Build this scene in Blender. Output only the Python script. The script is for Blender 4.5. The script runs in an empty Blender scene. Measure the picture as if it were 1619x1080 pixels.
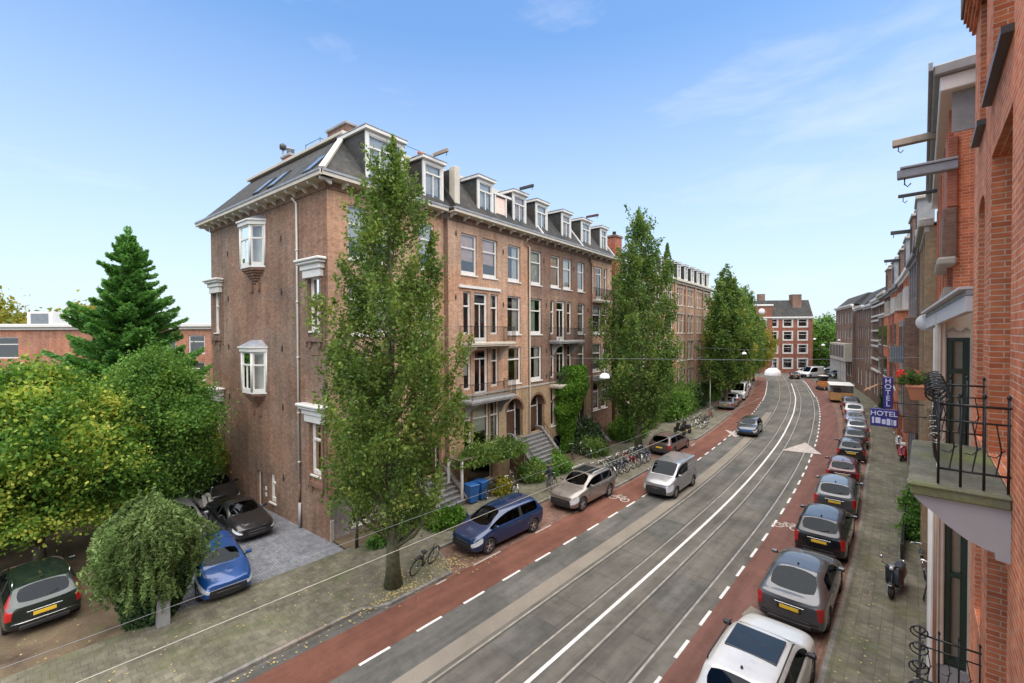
import bpy, bmesh, math, random
import numpy as np
from mathutils import Vector, Matrix
R = math.radians
SC = bpy.context.scene
COL = SC.collection
# ------------------------------------------------------------------ camera
CAM_H = 9.4
cd = bpy.data.cameras.new("camera"); cam = bpy.data.objects.new("camera", cd); COL.objects.link(cam)
cd.sensor_width = 36; cd.lens = 706 / 1619 * 36; cd.clip_end = 3000; cd.clip_start = 0.05
cam.matrix_world = Matrix.Translation((0, 0, CAM_H)) @ Matrix.Rotation(R(42.6), 4, 'Z') @ Matrix.Rotation(R(90 - 0.87), 4, 'X') @ Matrix.Rotation(R(-0.27), 4, 'Z')
SC.camera = cam
# ------------------------------------------------------------------ sky and sun
w = bpy.data.worlds.new("World"); SC.world = w; w.use_nodes = True
nt = w.node_tree; nt.nodes.clear(); N = nt.nodes.new; L = nt.links.new
out = N('ShaderNodeOutputWorld'); bg = N('ShaderNodeBackground')
sky = N('ShaderNodeTexSky'); sky.sky_type = 'NISHITA'; sky.sun_disc = False
SUN_EL, SUN_AZ = 72.0, 108.0        # azimuth: degrees clockwise from +Y
sky.sun_elevation = R(SUN_EL); sky.sun_rotation = R(SUN_AZ)
sky.air_density = 1.0; sky.dust_density = 0.6; sky.ozone_density = 2.0
tc = N('ShaderNodeTexCoord'); mp = N('ShaderNodeMapping'); mp.inputs['Scale'].default_value = (1.6, 1.6, 5.5)
mp.inputs['Rotation'].default_value = (0.0, 0.1, 1.9); mp.inputs['Location'].default_value = (.35, .1, .2)
L(tc.outputs['Generated'], mp.inputs['Vector'])
nz = N('ShaderNodeTexNoise'); nz.inputs['Scale'].default_value = 1.5; nz.inputs['Detail'].default_value = 9; nz.inputs['Roughness'].default_value = .58; nz.inputs['Distortion'].default_value = .25
L(mp.outputs[0], nz.inputs['Vector'])
cr = N('ShaderNodeValToRGB'); cr.color_ramp.elements[0].position = .56; cr.color_ramp.elements[1].position = .86
cr.color_ramp.elements[0].color = (0, 0, 0, 1); cr.color_ramp.elements[1].color = (.48, .48, .48, 1)
L(nz.outputs['Fac'], cr.inputs[0])
# thin high veil that whitens toward the horizon, as real air does
sep = N('ShaderNodeSeparateXYZ'); L(tc.outputs['Generated'], sep.inputs[0])
vr = N('ShaderNodeMapRange'); vr.inputs[1].default_value = 0.0; vr.inputs[2].default_value = 0.55; vr.inputs[3].default_value = .92; vr.inputs[4].default_value = 0.0
L(sep.outputs['Z'], vr.inputs[0])
mx1 = N('ShaderNodeMix'); mx1.data_type = 'RGBA'; mx1.inputs[7].default_value = (5.3, 5.9, 6.6, 1)
gm = N('ShaderNodeMix'); gm.data_type = 'RGBA'; gm.blend_type = 'MULTIPLY'; gm.inputs[0].default_value = 1.0; gm.inputs[7].default_value = (1.34, 1.66, 1.84, 1)
L(sky.outputs[0], gm.inputs[6])
L(vr.outputs[0], mx1.inputs[0]); L(gm.outputs[2], mx1.inputs[6])
mx2 = N('ShaderNodeMix'); mx2.data_type = 'RGBA'; mx2.inputs[7].default_value = (7.2, 7.3, 8.1, 1)
L(cr.outputs[0], mx2.inputs[0]); L(mx1.outputs[2], mx2.inputs[6])
L(mx2.outputs[2], bg.inputs[0]); bg.inputs[1].default_value = 0.0500
L(bg.outputs[0], out.inputs[0])
sl = bpy.data.lights.new("sun", 'SUN'); sl.energy = 2.6; sl.angle = R(105); sl.color = (1.0, .89, .74)
so = bpy.data.objects.new("sun", sl); COL.objects.link(so)
_d = Vector((math.sin(R(SUN_AZ)) * math.cos(R(SUN_EL)), math.cos(R(SUN_AZ)) * math.cos(R(SUN_EL)), math.sin(R(SUN_EL))))
so.rotation_euler = _d.to_track_quat('Z', 'Y').to_euler(); so.location = (0, 0, 40)
SC.view_settings.view_transform = 'Standard'; SC.view_settings.look = 'None'
SC.view_settings.gamma = 1; SC.view_settings.exposure = 1.62
try:
    SC.cycles.max_bounces = 7; SC.cycles.transparent_max_bounces = 10; SC.cycles.glossy_bounces = 3; SC.cycles.transmission_bounces = 3; SC.cycles.diffuse_bounces = 3
    SC.cycles.use_denoising = True; SC.cycles.sample_clamp_indirect = 4
except Exception: pass
# ------------------------------------------------------------------ materials
MATS = {}
def newmat(name):
    m = bpy.data.materials.new(name); m.use_nodes = True; MATS[name] = m
    return m, m.node_tree, m.node_tree.nodes['Principled BSDF']
def coords(nt, kind='Object', scale=1.0):
    t = nt.nodes.new('ShaderNodeTexCoord'); mpp = nt.nodes.new('ShaderNodeMapping')
    mpp.inputs['Scale'].default_value = (scale,) * 3
    nt.links.new(t.outputs[kind], mpp.inputs['Vector']); return mpp.outputs[0]
def worldpos(nt, scale=1.0):
    g = nt.nodes.new('ShaderNodeNewGeometry'); mpp = nt.nodes.new('ShaderNodeMapping')
    mpp.inputs['Scale'].default_value = (scale,) * 3 if not isinstance(scale, tuple) else scale
    nt.links.new(g.outputs['Position'], mpp.inputs['Vector']); return mpp.outputs[0]
def noise(nt, vec, sc, det=4, rough=.55, dist=0):
    n = nt.nodes.new('ShaderNodeTexNoise'); n.inputs['Scale'].default_value = sc; n.inputs['Detail'].default_value = det
    n.inputs['Roughness'].default_value = rough; n.inputs['Distortion'].default_value = dist
    nt.links.new(vec, n.inputs['Vector']); return n.outputs['Fac']
def ramp(nt, fac, stops):
    r = nt.nodes.new('ShaderNodeValToRGB'); e = r.color_ramp.elements
    while len(e) < len(stops): e.new(.5)
    for i, (p, c) in enumerate(stops):
        e[i].position = p; e[i].color = (*c, 1) if len(c) == 3 else c
    nt.links.new(fac, r.inputs[0]); return r.outputs[0]
def mix(nt, fac, a, b, mode='MIX'):
    m = nt.nodes.new('ShaderNodeMix'); m.data_type = 'RGBA'; m.blend_type = mode
    for i, v in ((0, fac), (6, a), (7, b)):
        if isinstance(v, (int, float)): m.inputs[i].default_value = v
        elif isinstance(v, tuple): m.inputs[i].default_value = (*v, 1) if len(v) == 3 else v
        else: nt.links.new(v, m.inputs[i])
    return m.outputs[2]
def bump(nt, bs, h, strength=.3, dist=.02):
    b = nt.nodes.new('ShaderNodeBump'); b.inputs['Strength'].default_value = strength; b.inputs['Distance'].default_value = dist
    nt.links.new(h, b.inputs['Height']); nt.links.new(b.outputs[0], bs.inputs['Normal'])
def grey(v): return (v, v, v)
def plain(name, c, rough=.6, metal=0, var=.12, sc=3.0, coat=0, spec=.5):
    m, nt, b = newmat(name)
    v = worldpos(nt)
    n = noise(nt, v, sc, 6)
    lo = tuple(x * (1 - var) for x in c); hi = tuple(min(1, x * (1 + var)) for x in c)
    L = nt.links.new
    L(ramp(nt, n, [(.3, lo), (.7, hi)]), b.inputs['Base Color'])
    b.inputs['Roughness'].default_value = rough; b.inputs['Metallic'].default_value = metal
    b.inputs['Coat Weight'].default_value = coat; b.inputs['Coat Roughness'].default_value = .04
    b.inputs['Specular IOR Level'].default_value = spec
    return m
def bricks(name, c1, c2, mortar, bw=.22, rh=.0625, mw=.010, stain=.35, bumps=.5, moss=0, rough=.85, big=.35):
    m, nt, b = newmat(name); L = nt.links.new
    t = nt.nodes.new('ShaderNodeUVMap')
    bt = nt.nodes.new('ShaderNodeTexBrick'); L(t.outputs[0], bt.inputs['Vector'])
    bt.inputs['Scale'].default_value = 1; bt.inputs['Brick Width'].default_value = bw; bt.inputs['Row Height'].default_value = rh
    bt.inputs['Mortar Size'].default_value = mw / 2; bt.inputs['Mortar Smooth'].default_value = .3; bt.inputs['Bias'].default_value = -.1
    bt.inputs['Color1'].default_value = (*c1, 1); bt.inputs['Color2'].default_value = (*c2, 1); bt.inputs['Mortar'].default_value = (*mortar, 1)
    v = worldpos(nt)
    n1 = noise(nt, v, big, 6, .6); n2 = noise(nt, v, 6.0, 4)
    c = mix(nt, 1.0, bt.outputs['Color'], ramp(nt, n1, [(.3, grey(1 - stain)), (.7, grey(1 + stain * .4))]), 'MULTIPLY')
    c = mix(nt, 1.0, c, ramp(nt, n2, [(.25, grey(.76)), (.75, grey(1.18))]), 'MULTIPLY')
    vs = worldpos(nt, (2.2, 2.2, .12)); n3 = noise(nt, vs, 1.3, 5)      # vertical weather streaks
    c = mix(nt, 1.0, c, ramp(nt, n3, [(.35, grey(.80)), (.62, grey(1.06))]), 'MULTIPLY')
    if big < .5:                                        # batches of differently fired brick, soot and repairs
        n5 = noise(nt, v, .22, 4, .6, 1.2); c = mix(nt, ramp(nt, n5, [(.42, (0, 0, 0)), (.62, grey(.8))]), c, mix(nt, 1.0, c, (1.15, .95, .84), 'MULTIPLY'))
        n6 = noise(nt, v, .9, 8, .7, .6); c = mix(nt, 1.0, c, ramp(nt, n6, [(.30, grey(.74)), (.46, grey(1.0)), (.72, grey(1.12))]), 'MULTIPLY')
    if moss:
        n4 = noise(nt, v, .8, 6)
        c = mix(nt, ramp(nt, n4, [(.5, (0, 0, 0)), (.75, grey(moss))]), c, (.09, .11, .035))
    L(c, b.inputs['Base Color']); b.inputs['Roughness'].default_value = rough; b.inputs['Specular IOR Level'].default_value = .25
    if bumps: bump(nt, b, bt.outputs['Fac'], -bumps, .01) if False else bump(nt, b, _inv(nt, bt.outputs['Fac']), bumps, .008)
    return m
def _inv(nt, s):
    m = nt.nodes.new('ShaderNodeMath'); m.operation = 'SUBTRACT'; m.inputs[0].default_value = 1; nt.links.new(s, m.inputs[1]); return m.outputs[0]
def ground(name, c, var=.3, sc=.5, fine=40, rough=.9, second=None, streak=0, moss=0, mossc=(.10, .12, .04)):
    m, nt, b = newmat(name); L = nt.links.new
    v = worldpos(nt); n1 = noise(nt, v, sc, 8, .62, .4); n2 = noise(nt, v, fine, 3)
    hi = tuple(x * (1 + var) for x in (second or c)); lo = tuple(x * (1 - var) for x in c)
    col = ramp(nt, n1, [(.3, lo), (.7, hi)])
    col = mix(nt, 1.0, col, ramp(nt, n2, [(.3, grey(.80)), (.7, grey(1.2))]), 'MULTIPLY')
    if streak:
        n5 = noise(nt, worldpos(nt, (1.6, .10, 1)), 1.2, 6, .65); col = mix(nt, 1.0, col, ramp(nt, n5, [(.35, grey(1 - streak)), (.62, grey(1 + streak * .5))]), 'MULTIPLY')
        n6 = noise(nt, v, 2.6, 8, .7); col = mix(nt, 1.0, col, ramp(nt, n6, [(.32, grey(1 - streak * .8)), (.5, grey(1.0)), (.75, grey(1 + streak * .3))]), 'MULTIPLY')
    if moss:
        n4 = noise(nt, v, 1.1, 6)
        col = mix(nt, ramp(nt, n4, [(.48, (0, 0, 0)), (.7, grey(moss))]), col, mossc)
    L(col, b.inputs['Base Color']); b.inputs['Roughness'].default_value = rough; b.inputs['Specular IOR Level'].default_value = .3
    bump(nt, b, n2, .25, .01)
    return m
def leafmat(name, stops, trans=.35, clump=.9, rough=.6):
    m, nt, b = newmat(name); L = nt.links.new
    g = nt.nodes.new('ShaderNodeNewGeometry'); v = worldpos(nt)
    n = noise(nt, v, clump, 3)
    a = nt.nodes.new('ShaderNodeMath'); a.operation = 'MULTIPLY_ADD'; L(g.outputs['Random Per Island'], a.inputs[0]); a.inputs[1].default_value = .45
    s = nt.nodes.new('ShaderNodeMath'); s.operation = 'MULTIPLY_ADD'; L(n, s.inputs[0]); s.inputs[1].default_value = 1.5; s.inputs[2].default_value = -.48
    L(s.outputs[0], a.inputs[2])
    c = ramp(nt, a.outputs[0], stops)
    L(c, b.inputs['Base Color']); b.inputs['Roughness'].default_value = rough; b.inputs['Specular IOR Level'].default_value = .2
    tr = nt.nodes.new('ShaderNodeBsdfTranslucent'); L(mix(nt, 1.0, c, (1.3, 1.35, .7), 'MULTIPLY'), tr.inputs[0])
    ms = nt.nodes.new('ShaderNodeMixShader'); ms.inputs[0].default_value = trans
    L(b.outputs[0], ms.inputs[1]); L(tr.outputs[0], ms.inputs[2]); L(ms.outputs[0], nt.nodes['Material Output'].inputs[0])
    return m
def glassmat(name, tint=(.86, .88, .86), refl=.11, rough=.02):
    m, nt, b = newmat(name); L = nt.links.new; nt.nodes.remove(b)
    tr = nt.nodes.new('ShaderNodeBsdfTransparent'); tr.inputs[0].default_value = (*tint, 1)
    gl = nt.nodes.new('ShaderNodeBsdfGlossy'); gl.inputs[1].default_value = rough; gl.inputs[0].default_value = (1, 1, 1, 1)
    v = worldpos(nt); n = noise(nt, v, 1.4, 2); bp = nt.nodes.new('ShaderNodeBump'); bp.inputs['Strength'].default_value = .04; bp.inputs['Distance'].default_value = .05
    L(n, bp.inputs['Height']); L(bp.outputs[0], gl.inputs['Normal'])
    fr = nt.nodes.new('ShaderNodeFresnel'); fr.inputs[0].default_value = 1.5
    ad = nt.nodes.new('ShaderNodeMath'); ad.operation = 'MULTIPLY_ADD'; ad.inputs[1].default_value = 1.05; ad.inputs[2].default_value = refl; ad.use_clamp = True
    L(fr.outputs[0], ad.inputs[0])
    ms = nt.nodes.new('ShaderNodeMixShader'); L(ad.outputs[0], ms.inputs[0]); L(tr.outputs[0], ms.inputs[1]); L(gl.outputs[0], ms.inputs[2])
    L(ms.outputs[0], nt.nodes['Material Output'].inputs[0])
    return m
# brick walls
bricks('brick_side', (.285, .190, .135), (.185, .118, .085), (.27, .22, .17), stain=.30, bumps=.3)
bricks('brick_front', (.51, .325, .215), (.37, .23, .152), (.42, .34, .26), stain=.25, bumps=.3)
bricks('brick_orange', (.72, .235, .105), (.52, .145, .068), (.66, .48, .35), mw=.013, stain=.22, bumps=.6)
bricks('brick_dark', (.26, .075, .05), (.18, .055, .04), (.42, .30, .23), mw=.012, stain=.2, bumps=.6)
bricks('brick_red', (.42, .14, .085), (.33, .105, .065), (.36, .25, .2), stain=.2)
bricks('brick_far', (.30, .115, .075), (.24, .09, .06), (.28, .2, .16), stain=.2)
bricks('brick_school', (.46, .22, .14), (.36, .165, .105), (.40, .3, .24), stain=.2)
bricks('brick_brown', (.25, .155, .11), (.18, .11, .08), (.22, .18, .15), stain=.25)
bricks('brick_pink', (.50, .33, .22), (.40, .25, .17), (.42, .33, .27), stain=.18)
bricks('brick_yellow', (.40, .31, .19), (.33, .25, .155), (.36, .29, .2), stain=.2)
bricks('plinth_stone', (.33, .31, .30), (.27, .26, .25), (.2, .19, .18), bw=.9, rh=.4, mw=.012, stain=.2)
bricks('paver', (.190, .175, .128), (.140, .130, .095), (.098, .092, .066), bw=.3, rh=.3, mw=.014, stain=.35, bumps=.4, moss=.55, big=.7)
bricks('paver_court', (.26, .27, .29), (.20, .21, .235), (.10, .10, .11), bw=.2, rh=.1, mw=.012, stain=.25, bumps=.4, big=.8)
bricks('paver_bay', (.26, .15, .11), (.18, .105, .085), (.09, .075, .06), bw=.2, rh=.1, mw=.012, stain=.3, bumps=.4, moss=.25, big=.7)
bricks('kerb_stone', (.24, .235, .215), (.19, .185, .17), (.08, .08, .07), bw=1.0, rh=5, mw=.014, stain=.3, moss=.3)
bricks('slate', (.070, .072, .068), (.050, .052, .050), (.03, .03, .03), bw=.3, rh=.16, mw=.010, stain=.3, rough=.85)
bricks('roof_tile', (.13, .10, .09), (.09, .07, .065), (.05, .04, .04), bw=.3, rh=.25, mw=.02, stain=.3, rough=.7)
# ground
ground('asphalt', (.108, .102, .086), .26, .35, 60, second=(.126, .117, .100), streak=.3)
ground('asphalt_dark', (.088, .090, .078), .25, .5, 60, second=(.118, .110, .100), streak=.3)
ground('concrete_strip', (.21, .185, .150), .15, .6, 40)
ground('asphalt_red', (.140, .056, .036), .20, .45, 60, second=(.160, .070, .048), streak=.22)
ground('asphalt_red_worn', (.150, .072, .056), .15, .45, 60, streak=.22)
ground('earth', (.085, .060, .040), .35, .8, 25, second=(.13, .095, .06), moss=.3)
ground('far_ground', (.12, .12, .105), .2, .1, 10)
ground('moss_stone', (.12, .118, .09), .35, 1.4, 30, second=(.16, .155, .115), moss=.8, mossc=(.19, .23, .045))
ground('slab_seam', (.075, .07, .064), .2, 1, 30)
ground('road_paint', (.62, .61, .57), .16, 3, 35, rough=.6)
ground('road_paint_worn', (.42, .37, .33), .28, 3, 25, rough=.7)
# general
plain('white_paint', (.66, .64, .59), .45, var=.07, sc=2.5)
plain('cream_paint', (.52, .47, .38), .5, var=.1)
plain('grey_paint', (.40, .385, .385), .5, var=.06)
plain('green_paint', (.018, .040, .030), .3, var=.1)
plain('dark_paint', (.045, .042, .04), .45)
plain('door_brown', (.085, .045, .032), .4)
plain('black_iron', (.018, .020, .020), .42, var=.3)
plain('rail_steel', (.40, .36, .30), .42, .55, var=.3)
plain('rail_wire', (.42, .42, .36), .5, .3)
plain('bright_steel', (.62, .62, .62), .25, 1.0)
plain('lead', (.27, .28, .30), .55, .2, var=.2)
plain('stone', (.38, .35, .30), .8, var=.2)
plain('stone_grey', (.27, .27, .265), .75, var=.2)
plain('wood_old', (.30, .235, .18), .8, var=.25)
plain('wood_orange', (.47, .25, .10), .65, var=.15)
plain('terracotta', (.50, .19, .10), .75, var=.12)
plain('soil', (.05, .035, .025), .95)
plain('red_flower', (.80, .035, .015), .6, var=.3, sc=20)
plain('pink_flower', (.62, .22, .14), .6, var=.3, sc=20)
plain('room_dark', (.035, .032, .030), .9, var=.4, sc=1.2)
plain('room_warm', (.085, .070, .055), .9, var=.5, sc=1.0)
plain('curtain', (.80, .78, .73), .9, var=.08)
plain('curtain_sky_pink', (.82, .60, .50), .9, var=.10)  # pink cloth tone, also standing in for pinkish sky mirrored in upper panes
plain('curtain_green', (.62, .72, .58), .9, var=.08)
plain('blind_ochre', (.45, .34, .13), .9, var=.08)
plain('awning', (.56, .54, .53), .8, var=.06)
plain('rubber', (.022, .022, .023), .75)
plain('alloy', (.50, .51, .52), .3, .8)
plain('trim_black', (.022, .023, .025), .5)
plain('chrome', (.66, .67, .68), .15, 1.0)
plain('tail_red', (.42, .012, .012), .2, coat=.6)
plain('lamp_clear', (.72, .75, .78), .12, .3, coat=.8)
plain('plate_yellow', (.80, .52, .04), .5, var=.03)
plain('plate_blue', (.03, .08, .40), .5)
plain('sign_blue', (.030, .026, .20), .35, var=.05)
plain('sign_text', (.62, .66, .85), .4, var=.03)
plain('bin_blue', (.02, .10, .30), .45)
plain('step_stone', (.17, .168, .165), .8, var=.3)
plain('white_glass', (.80, .80, .78), .25, var=.03)
plain('skin', (.45, .27, .19), .6)
plain('cloth_dark', (.03, .035, .045), .85)
plain('cloth_grey', (.12, .12, .13), .85)
plain('bark', (.115, .098, .065), .95, var=.45, sc=7)
plain('bark_green', (.105, .110, .058), .95, var=.45, sc=7)
plain('tarp', (.52, .54, .56), .6)
plain('screen_grey', (.17, .19, .20), .6)
plain('autumn_leaf', (.38, .30, .12), .8, var=.5, sc=30)
glassmat('glass')
glassmat('glass_car', (.16, .19, .18), .05, .02)
glassmat('glass_dark', (.42, .46, .44), .07)
def carpaint(name, c, rough=.28, metal=.25):
    m, nt, b = newmat(name); L = nt.links.new
    v = worldpos(nt); n = noise(nt, v, 2.2, 5); n2 = noise(nt, v, 60, 2)
    c1 = ramp(nt, n, [(.3, tuple(x * .88 for x in c)), (.75, tuple(min(1, x * 1.08) for x in c))])
    L(c1, b.inputs['Base Color']); b.inputs['Roughness'].default_value = rough; b.inputs['Metallic'].default_value = metal
    L(ramp(nt, n, [(.2, grey(rough * .8)), (.8, grey(min(1, rough * 1.5)))]), b.inputs['Roughness'])
    b.inputs['Coat Weight'].default_value = 1; b.inputs['Coat Roughness'].default_value = .05
    return m
carpaint('paint_white', (.60, .60, .58), metal=0); carpaint('paint_grey', (.085, .09, .095)); carpaint('paint_black', (.015, .016, .018))
carpaint('paint_blue', (.004, .028, .10)); carpaint('paint_silver', (.30, .30, .31), metal=.5); carpaint('paint_champagne', (.25, .225, .20), metal=.5)
carpaint('paint_green', (.010, .022, .019)); carpaint('paint_miniblue', (.008, .07, .26)); carpaint('paint_red', (.085, .014, .016))
carpaint('paint_estate', (.10, .075, .07)); carpaint('paint_orange', (.60, .22, .05), metal=0); carpaint('paint_taxi', (.55, .60, .64), metal=.2)
carpaint('paint_police', (.03, .12, .30), metal=0); carpaint('paint_graphite', (.05, .053, .056))
leafmat('leaf_columnar', [(.05, (0.050, 0.092, 0.024)), (.4, (0.102, 0.168, 0.038)), (.72, (0.185, 0.260, 0.052)), (1, (0.300, 0.283, 0.086))])
leafmat('leaf_street', [(.05, (0.043, 0.088, 0.024)), (.4, (0.088, 0.161, 0.038)), (.75, (0.168, 0.237, 0.052)), (1, (0.257, 0.279, 0.070))])
leafmat('leaf_autumn', [(.05, (0.092, 0.121, 0.022)), (.4, (0.186, 0.212, 0.033)), (.8, (0.352, 0.288, 0.045)), (1, (0.500, 0.334, 0.061))])
leafmat('leaf_chestnut', [(.0, (0.034, 0.095, 0.020)), (.38, (0.085, 0.192, 0.030)), (.60, (0.232, 0.335, 0.051)), (.82, (0.500, 0.500, 0.092)), (1, (0.500, 0.383, 0.117))], clump=.6)
leafmat('leaf_mid', [(.0, (0.043, 0.110, 0.026)), (.5, (0.110, 0.224, 0.042)), (1, (0.222, 0.336, 0.065))])
leafmat('leaf_conifer', [(.0, (0.063, 0.154, 0.047)), (.5, (0.127, 0.296, 0.072)), (1, (0.249, 0.452, 0.105))], trans=.2)
leafmat('leaf_bush', [(.0, (0.052, 0.097, 0.027)), (.5, (0.128, 0.198, 0.061)), (1, (0.254, 0.333, 0.122))], trans=.25)
leafmat('leaf_vine', [(.0, (0.036, 0.102, 0.012)), (.5, (0.090, 0.198, 0.022)), (1, (0.180, 0.300, 0.036))])
leafmat('leaf_ivy', [(.0, (0.019, 0.045, 0.019)), (.6, (0.048, 0.090, 0.032)), (1, (0.088, 0.128, 0.048))], trans=.15)
leafmat('leaf_geranium', [(.0, (.06, .11, .03)), (.6, (.13, .19, .05)), (1, (.24, .28, .09))])
# ------------------------------------------------------------------ mesh builder
class MB:
    def __init__(s): s.v = []; s.f = []; s.m = []; s.names = []; s.sm = []
    def mi(s, n):
        if n not in s.names: s.names.append(n)
        return s.names.index(n)
    def add(s, vs, fs, mat, smooth=False, M=None):
        k = len(s.v); i = s.mi(mat)
        for p in vs:
            if M is not None: p = M @ Vector(p)
            s.v.append(tuple(p))
        for f in fs: s.f.append(tuple(k + a for a in f)); s.m.append(i); s.sm.append(smooth)
        return s
    def quad(s, a, b, c, d, mat): return s.add([a, b, c, d], [(0, 1, 2, 3)], mat)
    def box(s, x0, x1, y0, y1, z0, z1, mat, M=None):
        if x0 > x1: x0, x1 = x1, x0
        if y0 > y1: y0, y1 = y1, y0
        if z0 > z1: z0, z1 = z1, z0
        vs = [(x0, y0, z0), (x1, y0, z0), (x1, y1, z0), (x0, y1, z0), (x0, y0, z1), (x1, y0, z1), (x1, y1, z1), (x0, y1, z1)]
        return s.add(vs, [(0, 3, 2, 1), (4, 5, 6, 7), (0, 1, 5, 4), (1, 2, 6, 5), (2, 3, 7, 6), (3, 0, 4, 7)], mat, False, M)
    def bbox(s, x0, x1, y0, y1, z0, z1, mat, b=.01, M=None):
        """box with chamfered edges"""
        if x0 > x1: x0, x1 = x1, x0
        if y0 > y1: y0, y1 = y1, y0
        if z0 > z1: z0, z1 = z1, z0
        b = min(b, (x1 - x0) * .45, (y1 - y0) * .45, (z1 - z0) * .45)
        bm = bmesh.new(); bmesh.ops.create_cube(bm, size=1)
        for q in bm.verts: q.co = ((x0 + x1) / 2 + q.co.x * (x1 - x0), (y0 + y1) / 2 + q.co.y * (y1 - y0), (z0 + z1) / 2 + q.co.z * (z1 - z0))
        bmesh.ops.bevel(bm, geom=bm.edges[:], offset=b, segments=1, affect='EDGES')
        vs = [tuple(q.co) for q in bm.verts]; bm.verts.index_update(); fs = [tuple(q.index for q in f.verts) for f in bm.faces]; bm.free()
        return s.add(vs, fs, mat, False, M)
    def tube(s, pts, r, mat, n=8, cap=True, r2=None, M=None):
        pts = [Vector(p) for p in pts]; k = len(pts); vs = []; fs = []
        rr = r if isinstance(r, (list, tuple)) else [r + ((r2 if r2 is not None else r) - r) * i / max(1, k - 1) for i in range(k)]
        up = None
        for i, p in enumerate(pts):
            t = (pts[min(i + 1, k - 1)] - pts[max(i - 1, 0)])
            if t.length < 1e-9: t = Vector((0, 0, 1))
            t.normalize()
            if up is None: up = Vector((0, 0, 1)) if abs(t.z) < .9 else Vector((1, 0, 0))
            a = t.cross(up)
            if a.length < 1e-6: a = t.cross(Vector((0, 1, 0)))
            a.normalize(); b = t.cross(a); up = b.cross(t) if b.length > 0 else up
            for j in range(n):
                g = 2 * math.pi * j / n; vs.append(p + (a * math.cos(g) + b * math.sin(g)) * rr[i])
        for i in range(k - 1):
            for j in range(n): fs.append((i * n + j, i * n + (j + 1) % n, (i + 1) * n + (j + 1) % n, (i + 1) * n + j))
        if cap: fs.append(tuple(range(n))[::-1]); fs.append(tuple((k - 1) * n + j for j in range(n)))
        return s.add(vs, fs, mat, n > 5, M)
    def bar(s, a, b, w, h, mat):
        a = Vector(a); b = Vector(b); t = b - a; l = t.length
        if l < 1e-6: return s
        q = t.to_track_quat('X', 'Z').to_matrix().to_4x4(); return s.box(0, l, -w / 2, w / 2, -h / 2, h / 2, mat, Matrix.Translation(a) @ q)
    def lathe(s, prof, c, mat, n=16, axis='Z', M=None, caps=True):
        vs = []; fs = []; k = len(prof)
        for (r, z) in prof:
            for j in range(n):
                g = 2 * math.pi * j / n; x, y = r * math.cos(g), r * math.sin(g)
                p = (x, y, z) if axis == 'Z' else ((z, x, y) if axis == 'X' else (y, z, x))
                vs.append((p[0] + c[0], p[1] + c[1], p[2] + c[2]))
        for i in range(k - 1):
            for j in range(n): fs.append((i * n + j, i * n + (j + 1) % n, (i + 1) * n + (j + 1) % n, (i + 1) * n + j))
        if caps and prof[0][0] > 1e-5: fs.append(tuple(range(n))[::-1])
        if caps and prof[-1][0] > 1e-5: fs.append(tuple((k - 1) * n + j for j in range(n)))
        return s.add(vs, fs, mat, True, M)
    def prism(s, poly, z0, z1, mat, M=None):
        """poly in XY extruded in z; use M to orient"""
        k = len(poly); vs = [(x, y, z0) for x, y in poly] + [(x, y, z1) for x, y in poly]
        fs = [tuple(range(k))[::-1], tuple(range(k, 2 * k))] + [(i, (i + 1) % k, k + (i + 1) % k, k + i) for i in range(k)]
        return s.add(vs, fs, mat, False, M)
    def build(s, name, parent=None, loc=None, rot=None):
        me = bpy.data.meshes.new(name); me.from_pydata(s.v, [], s.f)
        for nme in s.names: me.materials.append(MATS[nme])
        me.polygons.foreach_set('material_index', s.m); me.polygons.foreach_set('use_smooth', s.sm)
        boxuv(me); me.update()
        o = bpy.data.objects.new(name, me); COL.objects.link(o)
        if parent is not None: o.parent = parent
        if loc is not None: o.location = loc
        if rot is not None: o.rotation_euler = rot
        return o
def boxuv(me):
    n = len(me.loops)
    if n == 0: return
    uv = me.uv_layers.new(name='UVMap')
    vi = np.empty(n, dtype=np.int32); me.loops.foreach_get('vertex_index', vi)
    co = np.empty(len(me.vertices) * 3); me.vertices.foreach_get('co', co); co = co.reshape(-1, 3)
    npol = len(me.polygons); nr = np.empty(npol * 3); me.polygons.foreach_get('normal', nr); nr = nr.reshape(-1, 3)
    lt = np.empty(npol, dtype=np.int32); me.polygons.foreach_get('loop_total', lt)
    nl = np.repeat(nr, lt, axis=0); p = co[vi]
    hor = np.abs(nl[:, 2]) > .75
    tx, ty = -nl[:, 1], nl[:, 0]; ln = np.sqrt(tx ** 2 + ty ** 2) + 1e-9
    u = np.where(hor, p[:, 0], (p[:, 0] * tx + p[:, 1] * ty) / ln); v = np.where(hor, p[:, 1], p[:, 2])
    uv.data.foreach_set('uv', np.stack([u, v], 1).ravel())
def empty(name, loc=(0, 0, 0), rz=0, label=None, cat=None, group=None):
    o = bpy.data.objects.new(name, None); COL.objects.link(o); o.location = loc; o.rotation_euler = (0, 0, rz); o.empty_display_size = .2
    return tag(o, label, cat, group)
def tag(o, label=None, cat=None, group=None, kind=None):
    if label: o['label'] = label
    if cat: o['category'] = cat
    if group: o['group'] = group
    if kind: o['kind'] = kind
    return o
def kids(o): return [c for c in bpy.data.objects if c.parent == o]
TREEKIDS = {}
def copy_tree(src, loc, rz=None, label=None, group=None, _par=None):
    ch = [c for c in COL.objects if c.parent == src]
    c = src.copy(); COL.objects.link(c)
    if _par is None:
        c.location = loc
        if rz is not None: c.rotation_euler = (0, 0, rz)
        if label: c['label'] = label
        if group: c['group'] = group
    else: c.parent = _par
    for k in ch: copy_tree(k, None, _par=c)
    return c
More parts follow.
